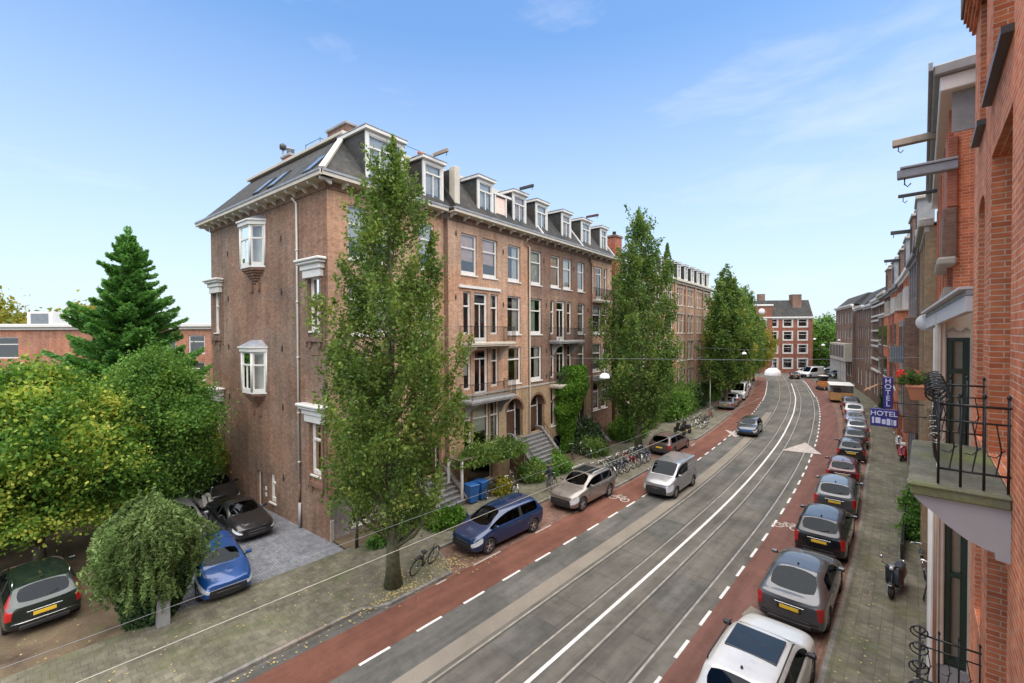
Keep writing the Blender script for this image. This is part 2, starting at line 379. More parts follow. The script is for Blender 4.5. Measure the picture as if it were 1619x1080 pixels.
# ------------------------------------------------------------------ street curve (white line between the tracks)
_WY = np.array([-40, 0, 9, 16, 22, 27.25, 33.75, 43.7, 48.65, 61.45, 75.7, 96.1, 112., 130, 160])
_WX = np.array([-7.8, -7.8, -7.8, -7.8, -7.83, -7.95, -8.27, -9.03, -9.56, -11.15, -13.5, -17.86, -21.8, -26.5, -34.5])
_fy = np.arange(-40, 161, 1.0); _fx = np.interp(_fy, _WY, _WX)
_k = np.exp(-.5 * (np.arange(-9, 10) / 3.2) ** 2); _k /= _k.sum()
_fxs = np.convolve(np.pad(_fx, 9, mode='edge'), _k, 'valid')
_fxs[-12:] = _fx[-12:]
def WX(y): return float(np.interp(y, _fy, _fxs))
def tangent(y):
    d = (WX(y + 1) - WX(y - 1)) / 2; l = math.hypot(d, 1); return (d / l, 1 / l)
def SP(y, o, z=0):
    """point at arc station y, offset o to the right of the white line"""
    tx, ty = tangent(y); return (WX(y) + o * ty, y - o * tx, z)
def SROT(y):  # rotation for an object whose +Y axis should follow the street
    tx, ty = tangent(y); return math.atan2(-tx, ty)
# ================================================================== ground, street
def sheet(name, pts, z, mat, kind='structure'):
    b = MB(); b.add([(x, y, z) for x, y in pts], [tuple(range(len(pts)))], mat); o = b.build(name); tag(o, kind=kind)
    if o.data.polygons[0].normal.z < 0: o.data.flip_normals()
    return o
def strip(name, o0, o1, y0, y1, z, mat, step=1.0, kind='structure', skirt=0):
    f0 = o0 if callable(o0) else (lambda y: o0); f1 = o1 if callable(o1) else (lambda y: o1)
    n = max(1, int(math.ceil((y1 - y0) / step))); b = MB(); vs = []; fs = []
    for i in range(n + 1):
        y = y0 + (y1 - y0) * i / n; vs += [SP(y, f0(y), z), SP(y, f1(y), z)]
        if i: k = 2 * i; fs.append((k - 2, k - 1, k + 1, k))
    b.add(vs, fs, mat)
    # street-following UV so that pavers run along the kerb
    if skirt:
        k0 = len(b.v)
        for i in range(n + 1):
            y = y0 + (y1 - y0) * i / n
            for (o_, q) in ((f0(y), 0), (f1(y), 1)):
                p = SP(y, o_, z); b.v.append((p[0], p[1], z - skirt))
        mi = b.mi(mat)
        for i in range(n):
            for q in (0, 1):
                a = (2 * i + q, 2 * i + 2 + q, k0 + 2 * i + 2 + q, k0 + 2 * i + q)
                b.f.append(a if q == 0 else a[::-1]); b.m.append(mi); b.sm.append(False)
    o = b.build(name); tag(o, kind=kind)
    me = o.data; uvl = me.uv_layers[0].data
    for poly in me.polygons:
        if poly.normal.z > .5:
            for li in poly.loop_indices:
                vi = me.loops[li].vertex_index; i, q = divmod(vi, 2); y = y0 + (y1 - y0) * i / n
                uvl[li].uv = (y, (f1(y) if q else f0(y)))
    return o
def interp(tab):
    ys = [a for a, b in tab]; os_ = [b for a, b in tab]
    return lambda y: float(np.interp(y, ys, os_))
bg_ = MB(); bg_.quad((-700, -200, -.03), (500, -200, -.03), (500, 1500, -.03), (-700, 1500, -.03), 'far_ground'); tag(bg_.build('ground'), kind='structure')
strip('road', -8.6, 7.4, -14, 158, 0.0, 'asphalt', 2)
strip('road_left_lane', -3.98, -2.72, -14, 110, .004, 'asphalt_dark')
strip('concrete_rail_strip', -2.72, -2.12, -14, 60, .004, 'concrete_strip')
strip('cycle_lane_left', -5.65, -3.98, -14, 108, .005, 'asphalt_red')
strip('cycle_lane_right', 2.62, 4.15, -14, 108, .005, 'asphalt_red_worn')
strip('road_gutter_left', -8.0, -5.65, -14, 9, .003, 'asphalt_dark')
strip('parking_bay_left', -8.3, -5.65, 9, 110, .003, 'paver_bay')
strip('parking_bay_right', 4.15, 6.8, -14, 90, .003, 'paver_bay')
# slab seams across the tram bed
b = MB()
for i in range(60):
    y = 1 + i * 2.35
    for (a, c) in ((-1.9, -.66), (.72, 1.98)):
        if random.Random(i * 7 + int(a)).random() < .8:
            p = [SP(y, a, .004), SP(y, c, .004), SP(y + .03, c, .004), SP(y + .03, a, .004)]; b.add(p, [(0, 1, 2, 3)], 'slab_seam')
tag(b.build('tram_bed_seams'), kind='structure')
b = MB(); rr = random.Random(5)
for (y, a, c, l, m) in ((31, -1.9, -.65, 3.2, 'asphalt_dark'), (14.5, .75, 1.95, 2.6, 'asphalt_dark'), (7.2, -3.9, -2.9, 1.6, 'asphalt_dark'), (44, -1.9, -.7, 4, 'asphalt_dark'), (19.5, -1.85, -.65, 2.4, 'asphalt_dark'), (26.5, .8, 1.9, 3.0, 'asphalt_dark'), (9.5, -1.9, -.7, 1.9, 'asphalt_dark')):
    k = 8; vs = []; fs = []
    for i in range(k + 1): vs += [SP(y + l * i / k, a, .0045), SP(y + l * i / k, c, .0045)]
    for i in range(k): fs.append((2 * i, 2 * i + 1, 2 * i + 3, 2 * i + 2))
    b.add(vs, fs, m)
tag(b.build('road_patches'), kind='structure')
for o_ in (-1.95, -.60, .64, 2.06):
    r = strip('tram_rail', o_ - .035, o_ + .035, -14, 112, .009, 'rail_steel')
    tag(r, 'steel tram rail set in the road, ' + {-1.95: 'leftmost of the four', -.60: 'just left of the solid white line', .64: 'just right of the solid white line', 2.06: 'rightmost of the four'}[o_], 'tram rail', 'tram rails in the street'); del r['kind']
    strip('rail_groove', o_ + (.035 if o_ in (-1.95, .64) else -.10), o_ + (.10 if o_ in (-1.95, .64) else -.035), -14, 112, .0085, 'slab_seam')
strip('centre_line', -.06, .06, -14, 97, .0095, 'road_paint')
strip('lane_line_far', -3.95, -3.85, 70, 100, .0095, 'road_paint')
strip('lane_line_far', 2.40, 2.50, 78, 104, .0095, 'road_paint')
b = MB()
def dash(b, y, o_, w=.10, l=1.0, m='road_paint'):
    b.add([SP(y, o_ - w / 2, .0095), SP(y, o_ + w / 2, .0095), SP(y + l, o_ + w / 2, .0095), SP(y + l, o_ - w / 2, .0095)], [(0, 1, 2, 3)], m)
for i in range(-8, 31): dash(b, 8.25 + 1.97 * i, -3.95)
tag(b.build('lane_dashes_left'), kind='structure')
b = MB()
for i in range(-11, 34): dash(b, 12.6 + 1.96 * i, 2.58)
tag(b.build('lane_dashes_right'), kind='structure')
b = MB()
for (y, l) in ((10.3, .5), (12.2, 1.6), (16.2, 1.2), (19.5, .9), (22.4, 1.0), (34.5, 1), (38, 1)): dash(b, y, -5.62, .08, l, 'road_paint_worn')
tag(b.build('bay_edge_dashes'), kind='structure')
def bike_logo(y, o_, flip):
    b = MB(); s = .95; z = .0105
    def P_(a, c): return SP(y + a * s, o_ + c * s * flip, z)
    def ring(ca, cc, r, n=20, wdt=.07):
        vs = []
        for i in range(n):
            g = 2 * math.pi * i / n
            vs.append(P_(ca + r * math.cos(g) * 1.15, cc + r * math.sin(g))); vs.append(P_(ca + (r - wdt) * math.cos(g) * 1.15, cc + (r - wdt) * math.sin(g)))
        b.add(vs, [(2 * i, 2 * i + 1, (2 * i + 3) % (2 * n), (2 * i + 2) % (2 * n)) for i in range(n)], 'road_paint_worn')
    def seg(a, c, wdt=.06):
        d = Vector((c[0] - a[0], c[1] - a[1])); n_ = Vector((-d.y, d.x)).normalized() * wdt / 2
        b.add([P_(a[0] + n_.x, a[1] + n_.y), P_(c[0] + n_.x, c[1] + n_.y), P_(c[0] - n_.x, c[1] - n_.y), P_(a[0] - n_.x, a[1] - n_.y)], [(0, 1, 2, 3)], 'road_paint_worn')
    ring(0, -.38, .27); ring(0, .38, .27)
    for a, c in (((0, -.38), (.48, -.14)), ((.48, -.14), (.04, 0)), ((.04, 0), (0, -.38)), ((.48, -.14), (.42, .26)), ((.42, .26), (.04, 0)), ((0, .38), (.62, .24)), ((.62, .24), (.66, .08)), ((.56, -.24), (.56, -.06))): seg(a, c)
    for f in b.build('cycle_symbol').data.polygons: pass
    return b
for (y, o_, fl) in ((24.8, 3.12, 1), (22.9, -4.85, -1)):
    bike_logo(y, o_, fl)
for o in [o for o in COL.objects if o.name.startswith('cycle_symbol')]: tag(o, kind='structure')
b = MB(); b.add([(-8.28, 41.0, .0115), (-5.69, 41.6, .0115), (-7.35, 45.2, .0115)], [(0, 1, 2)], 'road_paint_worn'); tag(b.build('give_way_triangle'), kind='structure')
b = MB(); b.add([(-12.5, 43.4, .0115), (-12.1, 44.8, .0115), (-14.2, 46.2, .0115)], [(0, 1, 2)], 'road_paint_worn'); tag(b.build('give_way_triangle'), kind='structure')
# pavements
kl = interp([(-14, -6.1), (7.6, -6.15), (8.2, -5.72), (11.3, -5.72), (12.0, -7.7), (23.4, -7.75), (24.2, -5.8), (31.6, -5.8), (32.3, -7.7), (39.2, -7.7), (40.2, -5.9), (56.5, -5.9), (57.5, -8.1), (84, -8.1), (85, -6), (110, -6)])
strip('pavement_left', -10.6, lambda y: kl(y) - .13, -14, 112, .10, 'paver', .4, skirt=.12)
strip('kerb_left', lambda y: kl(y) - .13, kl, -14, 112, .105, 'kerb_stone', .4, skirt=.12)
kr = interp([(-14, 5.85), (36, 5.75), (52, 6.5), (68, 6.75), (92, 6.9), (97, 5.2), (110, 5.2)])
strip('kerb_right', kr, lambda y: kr(y) + .13, -14, 99, .105, 'kerb_stone', 1, skirt=.12)
strip('pavement_right', lambda y: kr(y) + .13, 13.5, -14, 99, .10, 'paver', 1, skirt=.12)
sheet('courtyard', [(-45, 2.9), (-18.1, 2.6), (-18.1, 9.3), (-21.5, 9.3), (-45, 9.0)], .012, 'paver_court')
sheet('garden_earth', [(-60, -16), (-18.2, -16), (-18.2, 2.6), (-45, 2.9), (-45, 30), (-60, 30)], .015, 'earth')
sheet('car_park_strip', [(-40, -3.5), (-25.5, -3.5), (-25.5, -.9), (-40, -.9)], .02, 'paver')
strip('front_garden_left', -16.8, -10.6, 9.3, 112, .085, 'earth', 2)
# leaf litter round the near tree and along the kerb
def litter(name, pts, n, seed, mat='autumn_leaf', z=.11):
    r = random.Random(seed); b = MB()
    for i in range(n):
        cx, cy, sx, sy = r.choice(pts); x = r.gauss(cx, sx); y = r.gauss(cy, sy); a = r.random() * 6.28; s = r.uniform(.02, .045)
        c, d = math.cos(a) * s, math.sin(a) * s
        b.add([(x + c, y + d, z), (x - d, y + c, z + .012), (x - c, y - d, z + .004), (x + d, y - c, z + .01)], [(0, 1, 2, 3)], mat)
    return tag(b.build(name), kind='stuff')
litter('leaf_litter', [(-14.4, 9.3, .5, .8), (-14.2, 11.4, .4, .4), (-13.9, 8.8, .15, .9)], 420, 3)
litter('leaf_litter', [(-14.0, 12.4, .4, .5), (-13.7, 5, .12, 3), (-21, 1, 2.5, 2)], 260, 4, z=.02)
litter('leaf_litter', [(-16, 5, 1.5, 4), (-1.3, 16, .5, 6)], 220, 6)
# small cast covers
b = MB(); b.add([(-4.4, 16.05, .0105), (-3.75, 15.85, .0105), (-3.72, 16.6, .0105), (-4.3, 16.8, .0105)], [(0, 1, 2, 3)], 'concrete_strip'); tag(b.build('drain_cover'), 'pale concrete drain cover in the red lane behind the dark grey car', 'drain cover')
# ================================================================== building kit
V = Vector
class Wall:
    """a wall plane: point P0, direction U (horizontal), inward direction I; coordinates (s along U, z up, d inward)"""
    def __init__(s, P0, U, I): s.P0 = V(P0); s.U = V(U).normalized(); s.I = V(I).normalized()
    def p(s, u, z, d=0): return tuple(s.P0 + s.U * u + s.I * d + V((0, 0, z)))
    def M(s):
        m = Matrix.Identity(4); m.col[0][:3] = s.U; m.col[1][:3] = s.I; m.col[2][:3] = (0, 0, 1); m.col[3][:3] = s.P0; return m
    def box(s, b, u0, u1, d0, d1, z0, z1, mat): return b.box(u0, u1, d0, d1, z0, z1, mat, s.M())
    def bbox(s, b, u0, u1, d0, d1, z0, z1, mat, bv=.012): return b.bbox(u0, u1, d0, d1, z0, z1, mat, bv, s.M())
def wallmesh(b, W, L0, L1, z0, z1, holes, mat, bands=(), depth=.24, room='room_dark', roomd=1.1):
    """front skin split round the holes, reveals and a dark room box behind each hole. bands: [(ztop, mat)] from the bottom"""
    us = sorted({L0, L1} | {h[0] for h in holes} | {h[1] for h in holes}); zs = sorted({z0, z1} | {h[2] for h in holes} | {h[3] for h in holes} | {t for t, m in bands})
    def mt(z):
        for t, m in bands:
            if z < t: return m
        return mat
    for i in range(len(us) - 1):
        for j in range(len(zs) - 1):
            a, c, e, f = us[i], us[i + 1], zs[j], zs[j + 1]
            if c - a < 1e-6 or f - e < 1e-6: continue
            mu, mz = (a + c) / 2, (e + f) / 2
            if any(h[0] < mu < h[1] and h[2] < mz < h[3] for h in holes): continue
            b.quad(W.p(a, e), W.p(c, e), W.p(c, f), W.p(a, f), mt(mz))
    for h in holes:
        a, c, e, f = h[:4]; m = mt((e + f) / 2); d = depth
        b.quad(W.p(a, e), W.p(a, e, d), W.p(a, f, d), W.p(a, f), m); b.quad(W.p(c, e), W.p(c, f), W.p(c, f, d), W.p(c, e, d), m)
        b.quad(W.p(a, f), W.p(a, f, d), W.p(c, f, d), W.p(c, f), m); b.quad(W.p(a, e), W.p(c, e), W.p(c, e, d), W.p(a, e, d), m)
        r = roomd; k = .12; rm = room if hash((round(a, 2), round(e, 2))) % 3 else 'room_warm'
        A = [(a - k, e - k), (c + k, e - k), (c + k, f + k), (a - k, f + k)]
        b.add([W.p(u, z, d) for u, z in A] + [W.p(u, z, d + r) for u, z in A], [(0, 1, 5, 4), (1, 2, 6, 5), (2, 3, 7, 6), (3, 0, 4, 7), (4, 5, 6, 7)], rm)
def window(par, W, x0, x1, z0, z1, d=.10, fm='white_paint', tr=.66, mull=0, curtain=None, sill=True, bot=.14, glass='glass', fw=.075, name='window', sillm=None, sub=True, mid=True):
    """frame mesh (part) with pane, curtain and sill as its own sub-parts"""
    b = MB(); t = .075
    zt = z0 + (z1 - z0) * tr
    W.box(b, x0, x0 + fw, d, d + t, z0, z1, fm); W.box(b, x1 - fw, x1, d, d + t, z0, z1, fm)
    W.box(b, x0 + fw, x1 - fw, d, d + t, z1 - fw, z1, fm); W.box(b, x0 + fw, x1 - fw, d, d + t, z0, z0 + bot, fm)
    if tr < 1: W.box(b, x0 + fw, x1 - fw, d - .012, d + t, zt - .045, zt + .045, fm)
    for i in range(mull):
        xm = x0 + (x1 - x0) * (i + 1) / (mull + 1); W.box(b, xm - .03, xm + .03, d + .01, d + t, z0 + bot, zt - .045 if tr < 1 else z1 - fw, fm)
    # inner sash profile
    q = .03
    for (a, c, e, f) in ((x0 + fw, x0 + fw + q, z0 + bot, z1 - fw), (x1 - fw - q, x1 - fw, z0 + bot, z1 - fw)): W.box(b, a, c, d + .03, d + .055, e, f, fm)
    fr = b.build(name, par)
    if not sub:
        return fr
    g = MB(); g.quad(W.p(x0 + fw, z0 + bot, d + .05), W.p(x1 - fw, z0 + bot, d + .05), W.p(x1 - fw, z1 - fw, d + .05), W.p(x0 + fw, z1 - fw, d + .05), glass); g.build('pane', fr)
    if curtain:
        c = MB(); kind, mat = curtain; dd = d + .16
        def folds(a, e, zz0, zz1):
            n = max(2, int((e - a) / .07)); vs = []; fs = []
            for i in range(n + 1):
                u = a + (e - a) * i / n; off = .02 * (i % 2)
                vs += [W.p(u, zz0, dd + off), W.p(u, zz1, dd + off)]
                if i: k = 2 * i; fs.append((k - 2, k, k + 1, k - 1))
            c.add(vs, fs, mat)
        wd = x1 - x0
        if kind == 'sides': folds(x0 + fw, x0 + fw + wd * .22, z0 + bot, z1 - fw); folds(x1 - fw - wd * .22, x1 - fw, z0 + bot, z1 - fw)
        elif kind == 'full': folds(x0 + fw, x1 - fw, z0 + bot, z1 - fw)
        elif kind == 'left': folds(x0 + fw, x0 + fw + wd * .55, z0 + bot, z1 - fw)
        elif kind == 'right': folds(x1 - fw - wd * .4, x1 - fw, z0 + bot, z1 - fw)
        elif kind == 'top': c.quad(W.p(x0 + fw, zt, dd), W.p(x1 - fw, zt, dd), W.p(x1 - fw, z1 - fw, dd), W.p(x0 + fw, z1 - fw, dd), mat)
        elif kind == 'blind': zb = z0 + (z1 - z0) * .35; c.quad(W.p(x0 + fw, zb, dd), W.p(x1 - fw, zb, dd), W.p(x1 - fw, z1 - fw, dd), W.p(x0 + fw, z1 - fw, dd), mat)
        c.build('curtain', fr)
    if sill:
        s_ = MB(); W.bbox(s_, x0 - .06, x1 + .06, -.07, d + .02, z0 - .09, z0 - .002, sillm or fm); s_.build('sill', fr)
    return fr
def door(par, W, x0, x1, z0, z1, d=.2, leaf='door_brown', fm='white_paint', light=.5, double=False):
    b = MB(); zt = z1 - light
    W.box(b, x0, x0 + .09, d, d + .09, z0, z1, fm); W.box(b, x1 - .09, x1, d, d + .09, z0, z1, fm); W.box(b, x0 + .09, x1 - .09, d, d + .09, z1 - .08, z1, fm)
    if light > 0: W.box(b, x0 + .09, x1 - .09, d, d + .09, zt - .06, zt, fm)
    fr = b.build('door_frame', par)
    l = MB(); W.box(l, x0 + .09, x1 - .09, d + .03, d + .08, z0, (zt - .06) if light > 0 else z1 - .08, leaf)
    for k in ((.12, .45), (.52, .92)):
        h = zt - z0; W.bbox(l, x0 + .22, x1 - .22, d + .018, d + .03, z0 + h * k[0], z0 + h * k[1] - .1, leaf)
    lf = l.build('door', fr)
    h = MB(); h.tube([W.p(x1 - .2, z0 + 1.05, d + .03), W.p(x1 - .2, z0 + 1.05, d - .03), W.p(x1 - .30, z0 + 1.05, d - .03)], .012, 'chrome', 6); h.build('handle', fr)
    if light > 0:
        g = MB(); g.quad(W.p(x0 + .09, zt, d + .05), W.p(x1 - .09, zt, d + .05), W.p(x1 - .09, z1 - .08, d + .05), W.p(x0 + .09, z1 - .08, d + .05), 'glass'); g.build('pane', fr)
    return fr
def fireiron(b, W, u, z):
    W.bbox(b, u - .03, u + .03, -.05, 0, z - .16, z + .16, 'dark_paint', .008); W.bbox(b, u - .07, u + .07, -.045, 0, z - .03, z + .03, 'dark_paint', .008)
def railing(b, pts, z0, h, mat='black_iron', step=.10, r=.012, rail=.018, mids=(.1,)):
    for i in range(len(pts) - 1):
        a = V((pts[i][0], pts[i][1], z0)); c = V((pts[i + 1][0], pts[i + 1][1], z0)); l = (c - a).length; n = max(1, int(l / step))
        b.tube([a + V((0, 0, h)), c + V((0, 0, h))], rail, mat, 6)
        for m in mids: b.tube([a + V((0, 0, m)), c + V((0, 0, m))], rail * .7, mat, 5)
        for j in range(n + 1):
            p = a.lerp(c, j / n); b.tube([p + V((0, 0, mids[0])), p + V((0, 0, h))], r, mat, 4, cap=False)
    for p in pts: b.tube([V((p[0], p[1], z0)), V((p[0], p[1], z0 + h + .05))], rail * 1.3, mat, 6)
def balcony(par, W, u0, u1, z, depth, h=.95, slabm='cream_paint', brackets=True, solid=None):
    s_ = MB(); W.bbox(s_, u0, u1, -depth, 0, z - .16, z, slabm, .02); W.box(s_, u0 + .05, u1 - .05, -depth + .05, 0, z - .24, z - .16, slabm)
    o = s_.build('balcony', par)
    r = MB(); P = [W.p(u0 + .05, 0, 0), W.p(u0 + .05, 0, -depth + .06), W.p(u1 - .05, 0, -depth + .06), W.p(u1 - .05, 0, 0)]
    railing(r, P, z, h); r.build('railing', o)
    if solid:
        q = MB(); W.box(q, u0 + .09, u1 - .09, -depth + .09, -depth + .10, z + .1, z + h - .12, solid); q.build('screen', o)
    if brackets:
        for u in (u0 + .5, u1 - .5):
            k = MB(); pts = [(0, 0), (-depth * .9, 0), (-depth * .8, -.16), (-depth * .45, -.34), (-.16, -.85), (0, -.95)]
            M_ = W.M() @ Matrix.Translation((u - .07, 0, z - .25)) @ Matrix(((0, 0, 1, 0), (1, 0, 0, 0), (0, 1, 0, 0), (0, 0, 0, 1)))
            k.prism(pts, 0, .14, slabm, M_); k.build('bracket', o)
    return o
def stairs(par, W, u0, u1, d_top, d_bot, z_top, z_bot, n, name='stair', rail=True, mat='step_stone'):
    """steps descending outward (d more negative) between cheek walls"""
    b = MB(); 
    for i in range(n):
        a = d_top + (d_bot - d_top) * i / n; c = d_top + (d_bot - d_top) * (i + 1) / n; z = z_top - (z_top - z_bot) * (i) / n
        W.bbox(b, u0, u1, c - .02, a, z_bot, z - .03, mat, .01); W.bbox(b, u0 - .01, u1 + .01, c - .06, a, z - .03, z + .01, 'step_stone', .01)
    o = b.build(name, par)
    for (u, nm) in ((u0 - .22, 'cheek'), (u1, 'cheek')):
        k = MB(); M_ = W.M() @ Matrix.Translation((u, 0, 0)) @ Matrix(((0, 0, 1, 0), (1, 0, 0, 0), (0, 1, 0, 0), (0, 0, 0, 1)))
        k.prism([(d_top + .5, z_bot), (d_bot - .1, z_bot), (d_bot - .1, z_bot + .28), (d_top, z_top + .25), (d_top + .5, z_top + .25)], 0, .22, 'brick_brown', M_)
        k.prism([(d_bot - .14, z_bot + .282), (d_bot - .14, z_bot + .36), (d_top - .02, z_top + .33), (d_top + .52, z_top + .33), (d_top + .52, z_top + .252), (d_top, z_top + .252)], -.03, .25, 'step_stone', M_)
        k.build(nm, o)
    if rail:
        for u in (u0 - .11, u1 + .11):
            r = MB()
            A = [W.p(u, z_top + .33, d_top), W.p(u, z_bot + .36, d_bot - .05)]
            up = V((0, 0, .55)); r.tube([V(A[0]) + up, V(A[1]) + up], .018, 'black_iron', 6)
            for i in range(9): p = V(A[0]).lerp(V(A[1]), i / 8); r.tube([p, p + up], .009, 'black_iron', 4, cap=False)
            r.build('handrail', o)
    return o
def chimney(par, x0, x1, y0, y1, z0, z1, pots=2, mat='brick_side'):
    b = MB(); b.box(x0, x1, y0, y1, z0, z1, mat); b.bbox(x0 - .08, x1 + .08, y0 - .08, y1 + .08, z1, z1 + .14, 'stone_grey', .02)
    o = b.build('chimney', par); r = random.Random(int(x0 * 10 + y0 * 7))
    for i in range(pots):
        f = (i + .5) / pots; px = x0 + (x1 - x0) * (f if x1 - x0 > y1 - y0 else .5); py = y0 + (y1 - y0) * (.5 if x1 - x0 > y1 - y0 else f)
        q = MB(); h = r.uniform(.35, .6); q.lathe([(.12, 0), (.10, h * .8), (.13, h * .82), (.13, h), (.08, h)], (px, py, z1 + .14), r.choice(['terracotta', 'lead', 'terracotta']), 10); q.build('chimney_pot', o)
def dormer(par, W, u0, u1, d0, z0, z1, back, curtain=None, mull=1, cheek='slate', fascia='white_paint', hook=False):
    """box dormer: front at depth d0, cheeks running back to `back`"""
    b = MB(); W.box(b, u0, u0 + .06, d0 + .1, back, z0, z1, cheek); W.box(b, u1 - .06, u1, d0 + .1, back, z0, z1, cheek)
    W.box(b, u0, u0 + .15, d0, d0 + .1, z0, z1, fascia); W.box(b, u1 - .15, u1, d0, d0 + .1, z0, z1, fascia)
    W.box(b, u0 + .15, u1 - .15, d0, d0 + .1, z1 - .18, z1, fascia); W.box(b, u0 + .15, u1 - .15, d0, d0 + .1, z0, z0 + .14, fascia)
    W.box(b, u0 + .08, u1 - .08, d0 + .75, d0 + .8, z0, z1, 'room_warm')
    W.bbox(b, u0 - .12, u1 + .12, d0 - .16, back, z1, z1 + .17, fascia, .02); W.box(b, u0 - .14, u1 + .14, d0 - .18, back, z1 + .172, z1 + .21, 'lead')
    o = b.build('dormer', par)
    window(o, W, u0 + .15, u1 - .15, z0 + .14, z1 - .18, d0 + .03, tr=.74, mull=mull, curtain=None, sill=False, bot=.06, fw=.05, sub=False, name='window')
    g = MB(); g.quad(W.p(u0 + .25, z0 + .2, d0 + .08), W.p(u1 - .25, z0 + .2, d0 + .08), W.p(u1 - .25, z1 - .2, d0 + .08), W.p(u0 + .25, z1 - .2, d0 + .08), 'glass'); g.build('pane', o)
    if curtain:
        c = MB(); c.quad(W.p(u0 + .25, z0 + .2, d0 + .2), W.p(u1 - .25, z0 + .2, d0 + .2), W.p(u1 - .25, z1 - .2, d0 + .2), W.p(u0 + .25, z1 - .2, d0 + .2), curtain); c.build('curtain', o)
    if hook:
        h = MB(); um = (u0 + u1) / 2; W.bbox(h, um - .07, um + .07, d0 - 1.15, d0, z1 + .30, z1 + .50, hook if isinstance(hook, str) else 'wood_old', .02)
        h.tube([W.p(um, z1 + .3, d0 - 1.05), W.p(um, z1 + .18, d0 - 1.05), W.p(um, z1 + .12, d0 - 1.0)], .02, 'black_iron', 5); h.build('hoist_beam', o)
    return o
def gutter(b, W, u0, u1, z, out_=.6, m='cream_paint', e0=0, e1=0):
    W.box(b, u0 - e0, u1 + e1, -out_, 0, z, z + .07, m)                # soffit
    W.box(b, u0 - e0, u1 + e1, -out_ - .06, -out_, z - .0, z + .24, m)  # fascia
    W.box(b, u0 - e0, u1 + e1, -out_ - .10, -out_ - .06, z + .17, z + .27, 'lead')
    W.box(b, u0 - e0, u1 + e1, -out_, .1, z + .26, z + .285, 'lead')
    W.box(b, u0, u1, -.06, 0, z - .34, z, m if False else 'brick_side')
def bracketrow(b, W, u0, u1, z, n, out_=.5):
    for i in range(n):
        u = u0 + (u1 - u0) * i / (n - 1)
        M_ = W.M() @ Matrix.Translation((u - .07, 0, z)) @ Matrix(((0, 0, 1, 0), (1, 0, 0, 0), (0, 1, 0, 0), (0, 0, 0, 1)))
        b.prism([(0, -.24), (-.10, -.22), (-out_ * .5, -.10), (-out_ * .9, -.13), (-out_, -.09), (-out_, -.002), (0, -.002)], 0, .12, 'white_paint', M_)
# ================================================================== the corner building
B1 = empty('apartment_building', (-19.72, 9.22, 0), R(94.7), 'brown brick corner apartment building with slate mansard roof and white bays on its side', 'building')
F = Wall((0, 0, 0), (1, 0, 0), (0, 1, 0)); S = Wall((0, 0, 0), (0, 1, 0), (1, 0, 0)); F2 = Wall((0, -.35, 0), (1, 0, 0), (0, 1, 0))
TOP = 16.1
# --- section 1 front
cur = lambda k, m='curtain': (k, m)
w1 = []
for (zz0, zz1) in ((13.0, 15.55), (9.43, 12.0), (6.08, 8.6), (2.55, 5.15)):
    for (a, c) in ((1.02, 2.1), (2.45, 3.6), (5.3, 6.4)):
        if zz0 < 3 and a > 5: continue
        w1.append((a, c, zz0, zz1))
base1 = [(1.1, 2.3, .35, 1.75), (2.7, 4.1, .35, 1.75)]
d1 = [(5.55, 6.85, 1.5, 4.35)]
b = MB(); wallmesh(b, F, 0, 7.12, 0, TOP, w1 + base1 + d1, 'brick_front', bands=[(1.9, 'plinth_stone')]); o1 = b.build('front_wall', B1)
rr = random.Random(3)
for i, h in enumerate(w1): window(B1, F, *h, curtain=('blind', 'curtain') if i < 3 else rr.choice([cur('left'), cur('sides'), cur('full')]), bot=.2)
for h in base1: window(B1, F, *h, curtain=None, tr=1, bot=.08, fw=.09)
door(B1, F, 5.55, 6.85, 1.5, 4.35, d=.45, light=.7)
stairs(B1, F, 5.0, 6.95, -.02, -1.75, 1.5, .1, 7, rail=True)
# --- section 2 front
rows = {3: (13.0, 15.45), 2: (9.43, 12.0), 1: (6.08, 8.57)}
sing = {3: [(8.17, 9.55), (10.1, 11.5), (12.62, 14.0), (15.25, 16.6), (17.83, 19.18), (19.65, 20.97), (21.96, 23.11)],
        2: [(12.55, 14.02), (15.2, 16.6), (21.96, 23.1), (24.55, 26.2), (26.53, 27.43)],
        1: [(12.55, 14.02), (15.2, 16.6), (21.96, 23.1), (24.55, 26.2), (26.53, 27.43)]}
trip = {2: [((8.34, 8.98), (9.26, 10.52), (10.81, 11.57)), ((17.8, 18.35), (18.65, 19.9), (20.25, 20.95))], 1: [((8.34, 8.98), (9.26, 10.52), (10.81, 11.57)), ((17.8, 18.35), (18.65, 19.9), (20.25, 20.95))],
        3: [((24.42, 24.95), (25.25, 26.45), (26.8, 27.4))]}
specs = []
CUR = {(3, 8.17): ('blind', 'curtain_sky_pink'), (3, 10.1): ('blind', 'curtain_sky_pink'), (3, 12.62): ('right', 'curtain'), (3, 15.25): ('full', 'curtain'), (3, 17.83): ('full', 'curtain_sky_pink'), (3, 19.65): ('full', 'curtain'),  # top-row curtains also stand in for pinkish-white sky reflections in the panes
       (3, 21.96): ('full', 'curtain'), (2, 12.55): ('right', 'curtain'), (2, 15.2): ('left', 'curtain_green'), (1, 15.2): ('right', 'curtain'), (1, 12.55): ('sides', 'curtain_sky_pink'), (1, 24.55): ('full', 'curtain_green'), (2, 21.96): ('right', 'curtain'), (2, 24.55): ('top', 'curtain'), (1, 21.96): ('full', 'curtain_green'), (2, 26.53): ('sides', 'curtain'), (1, 26.53): ('full', 'curtain')}
for r_, lst in sing.items():
    for (a, c) in lst: specs.append((a, c, rows[r_][0], rows[r_][1], 'w', CUR.get((r_, a))))
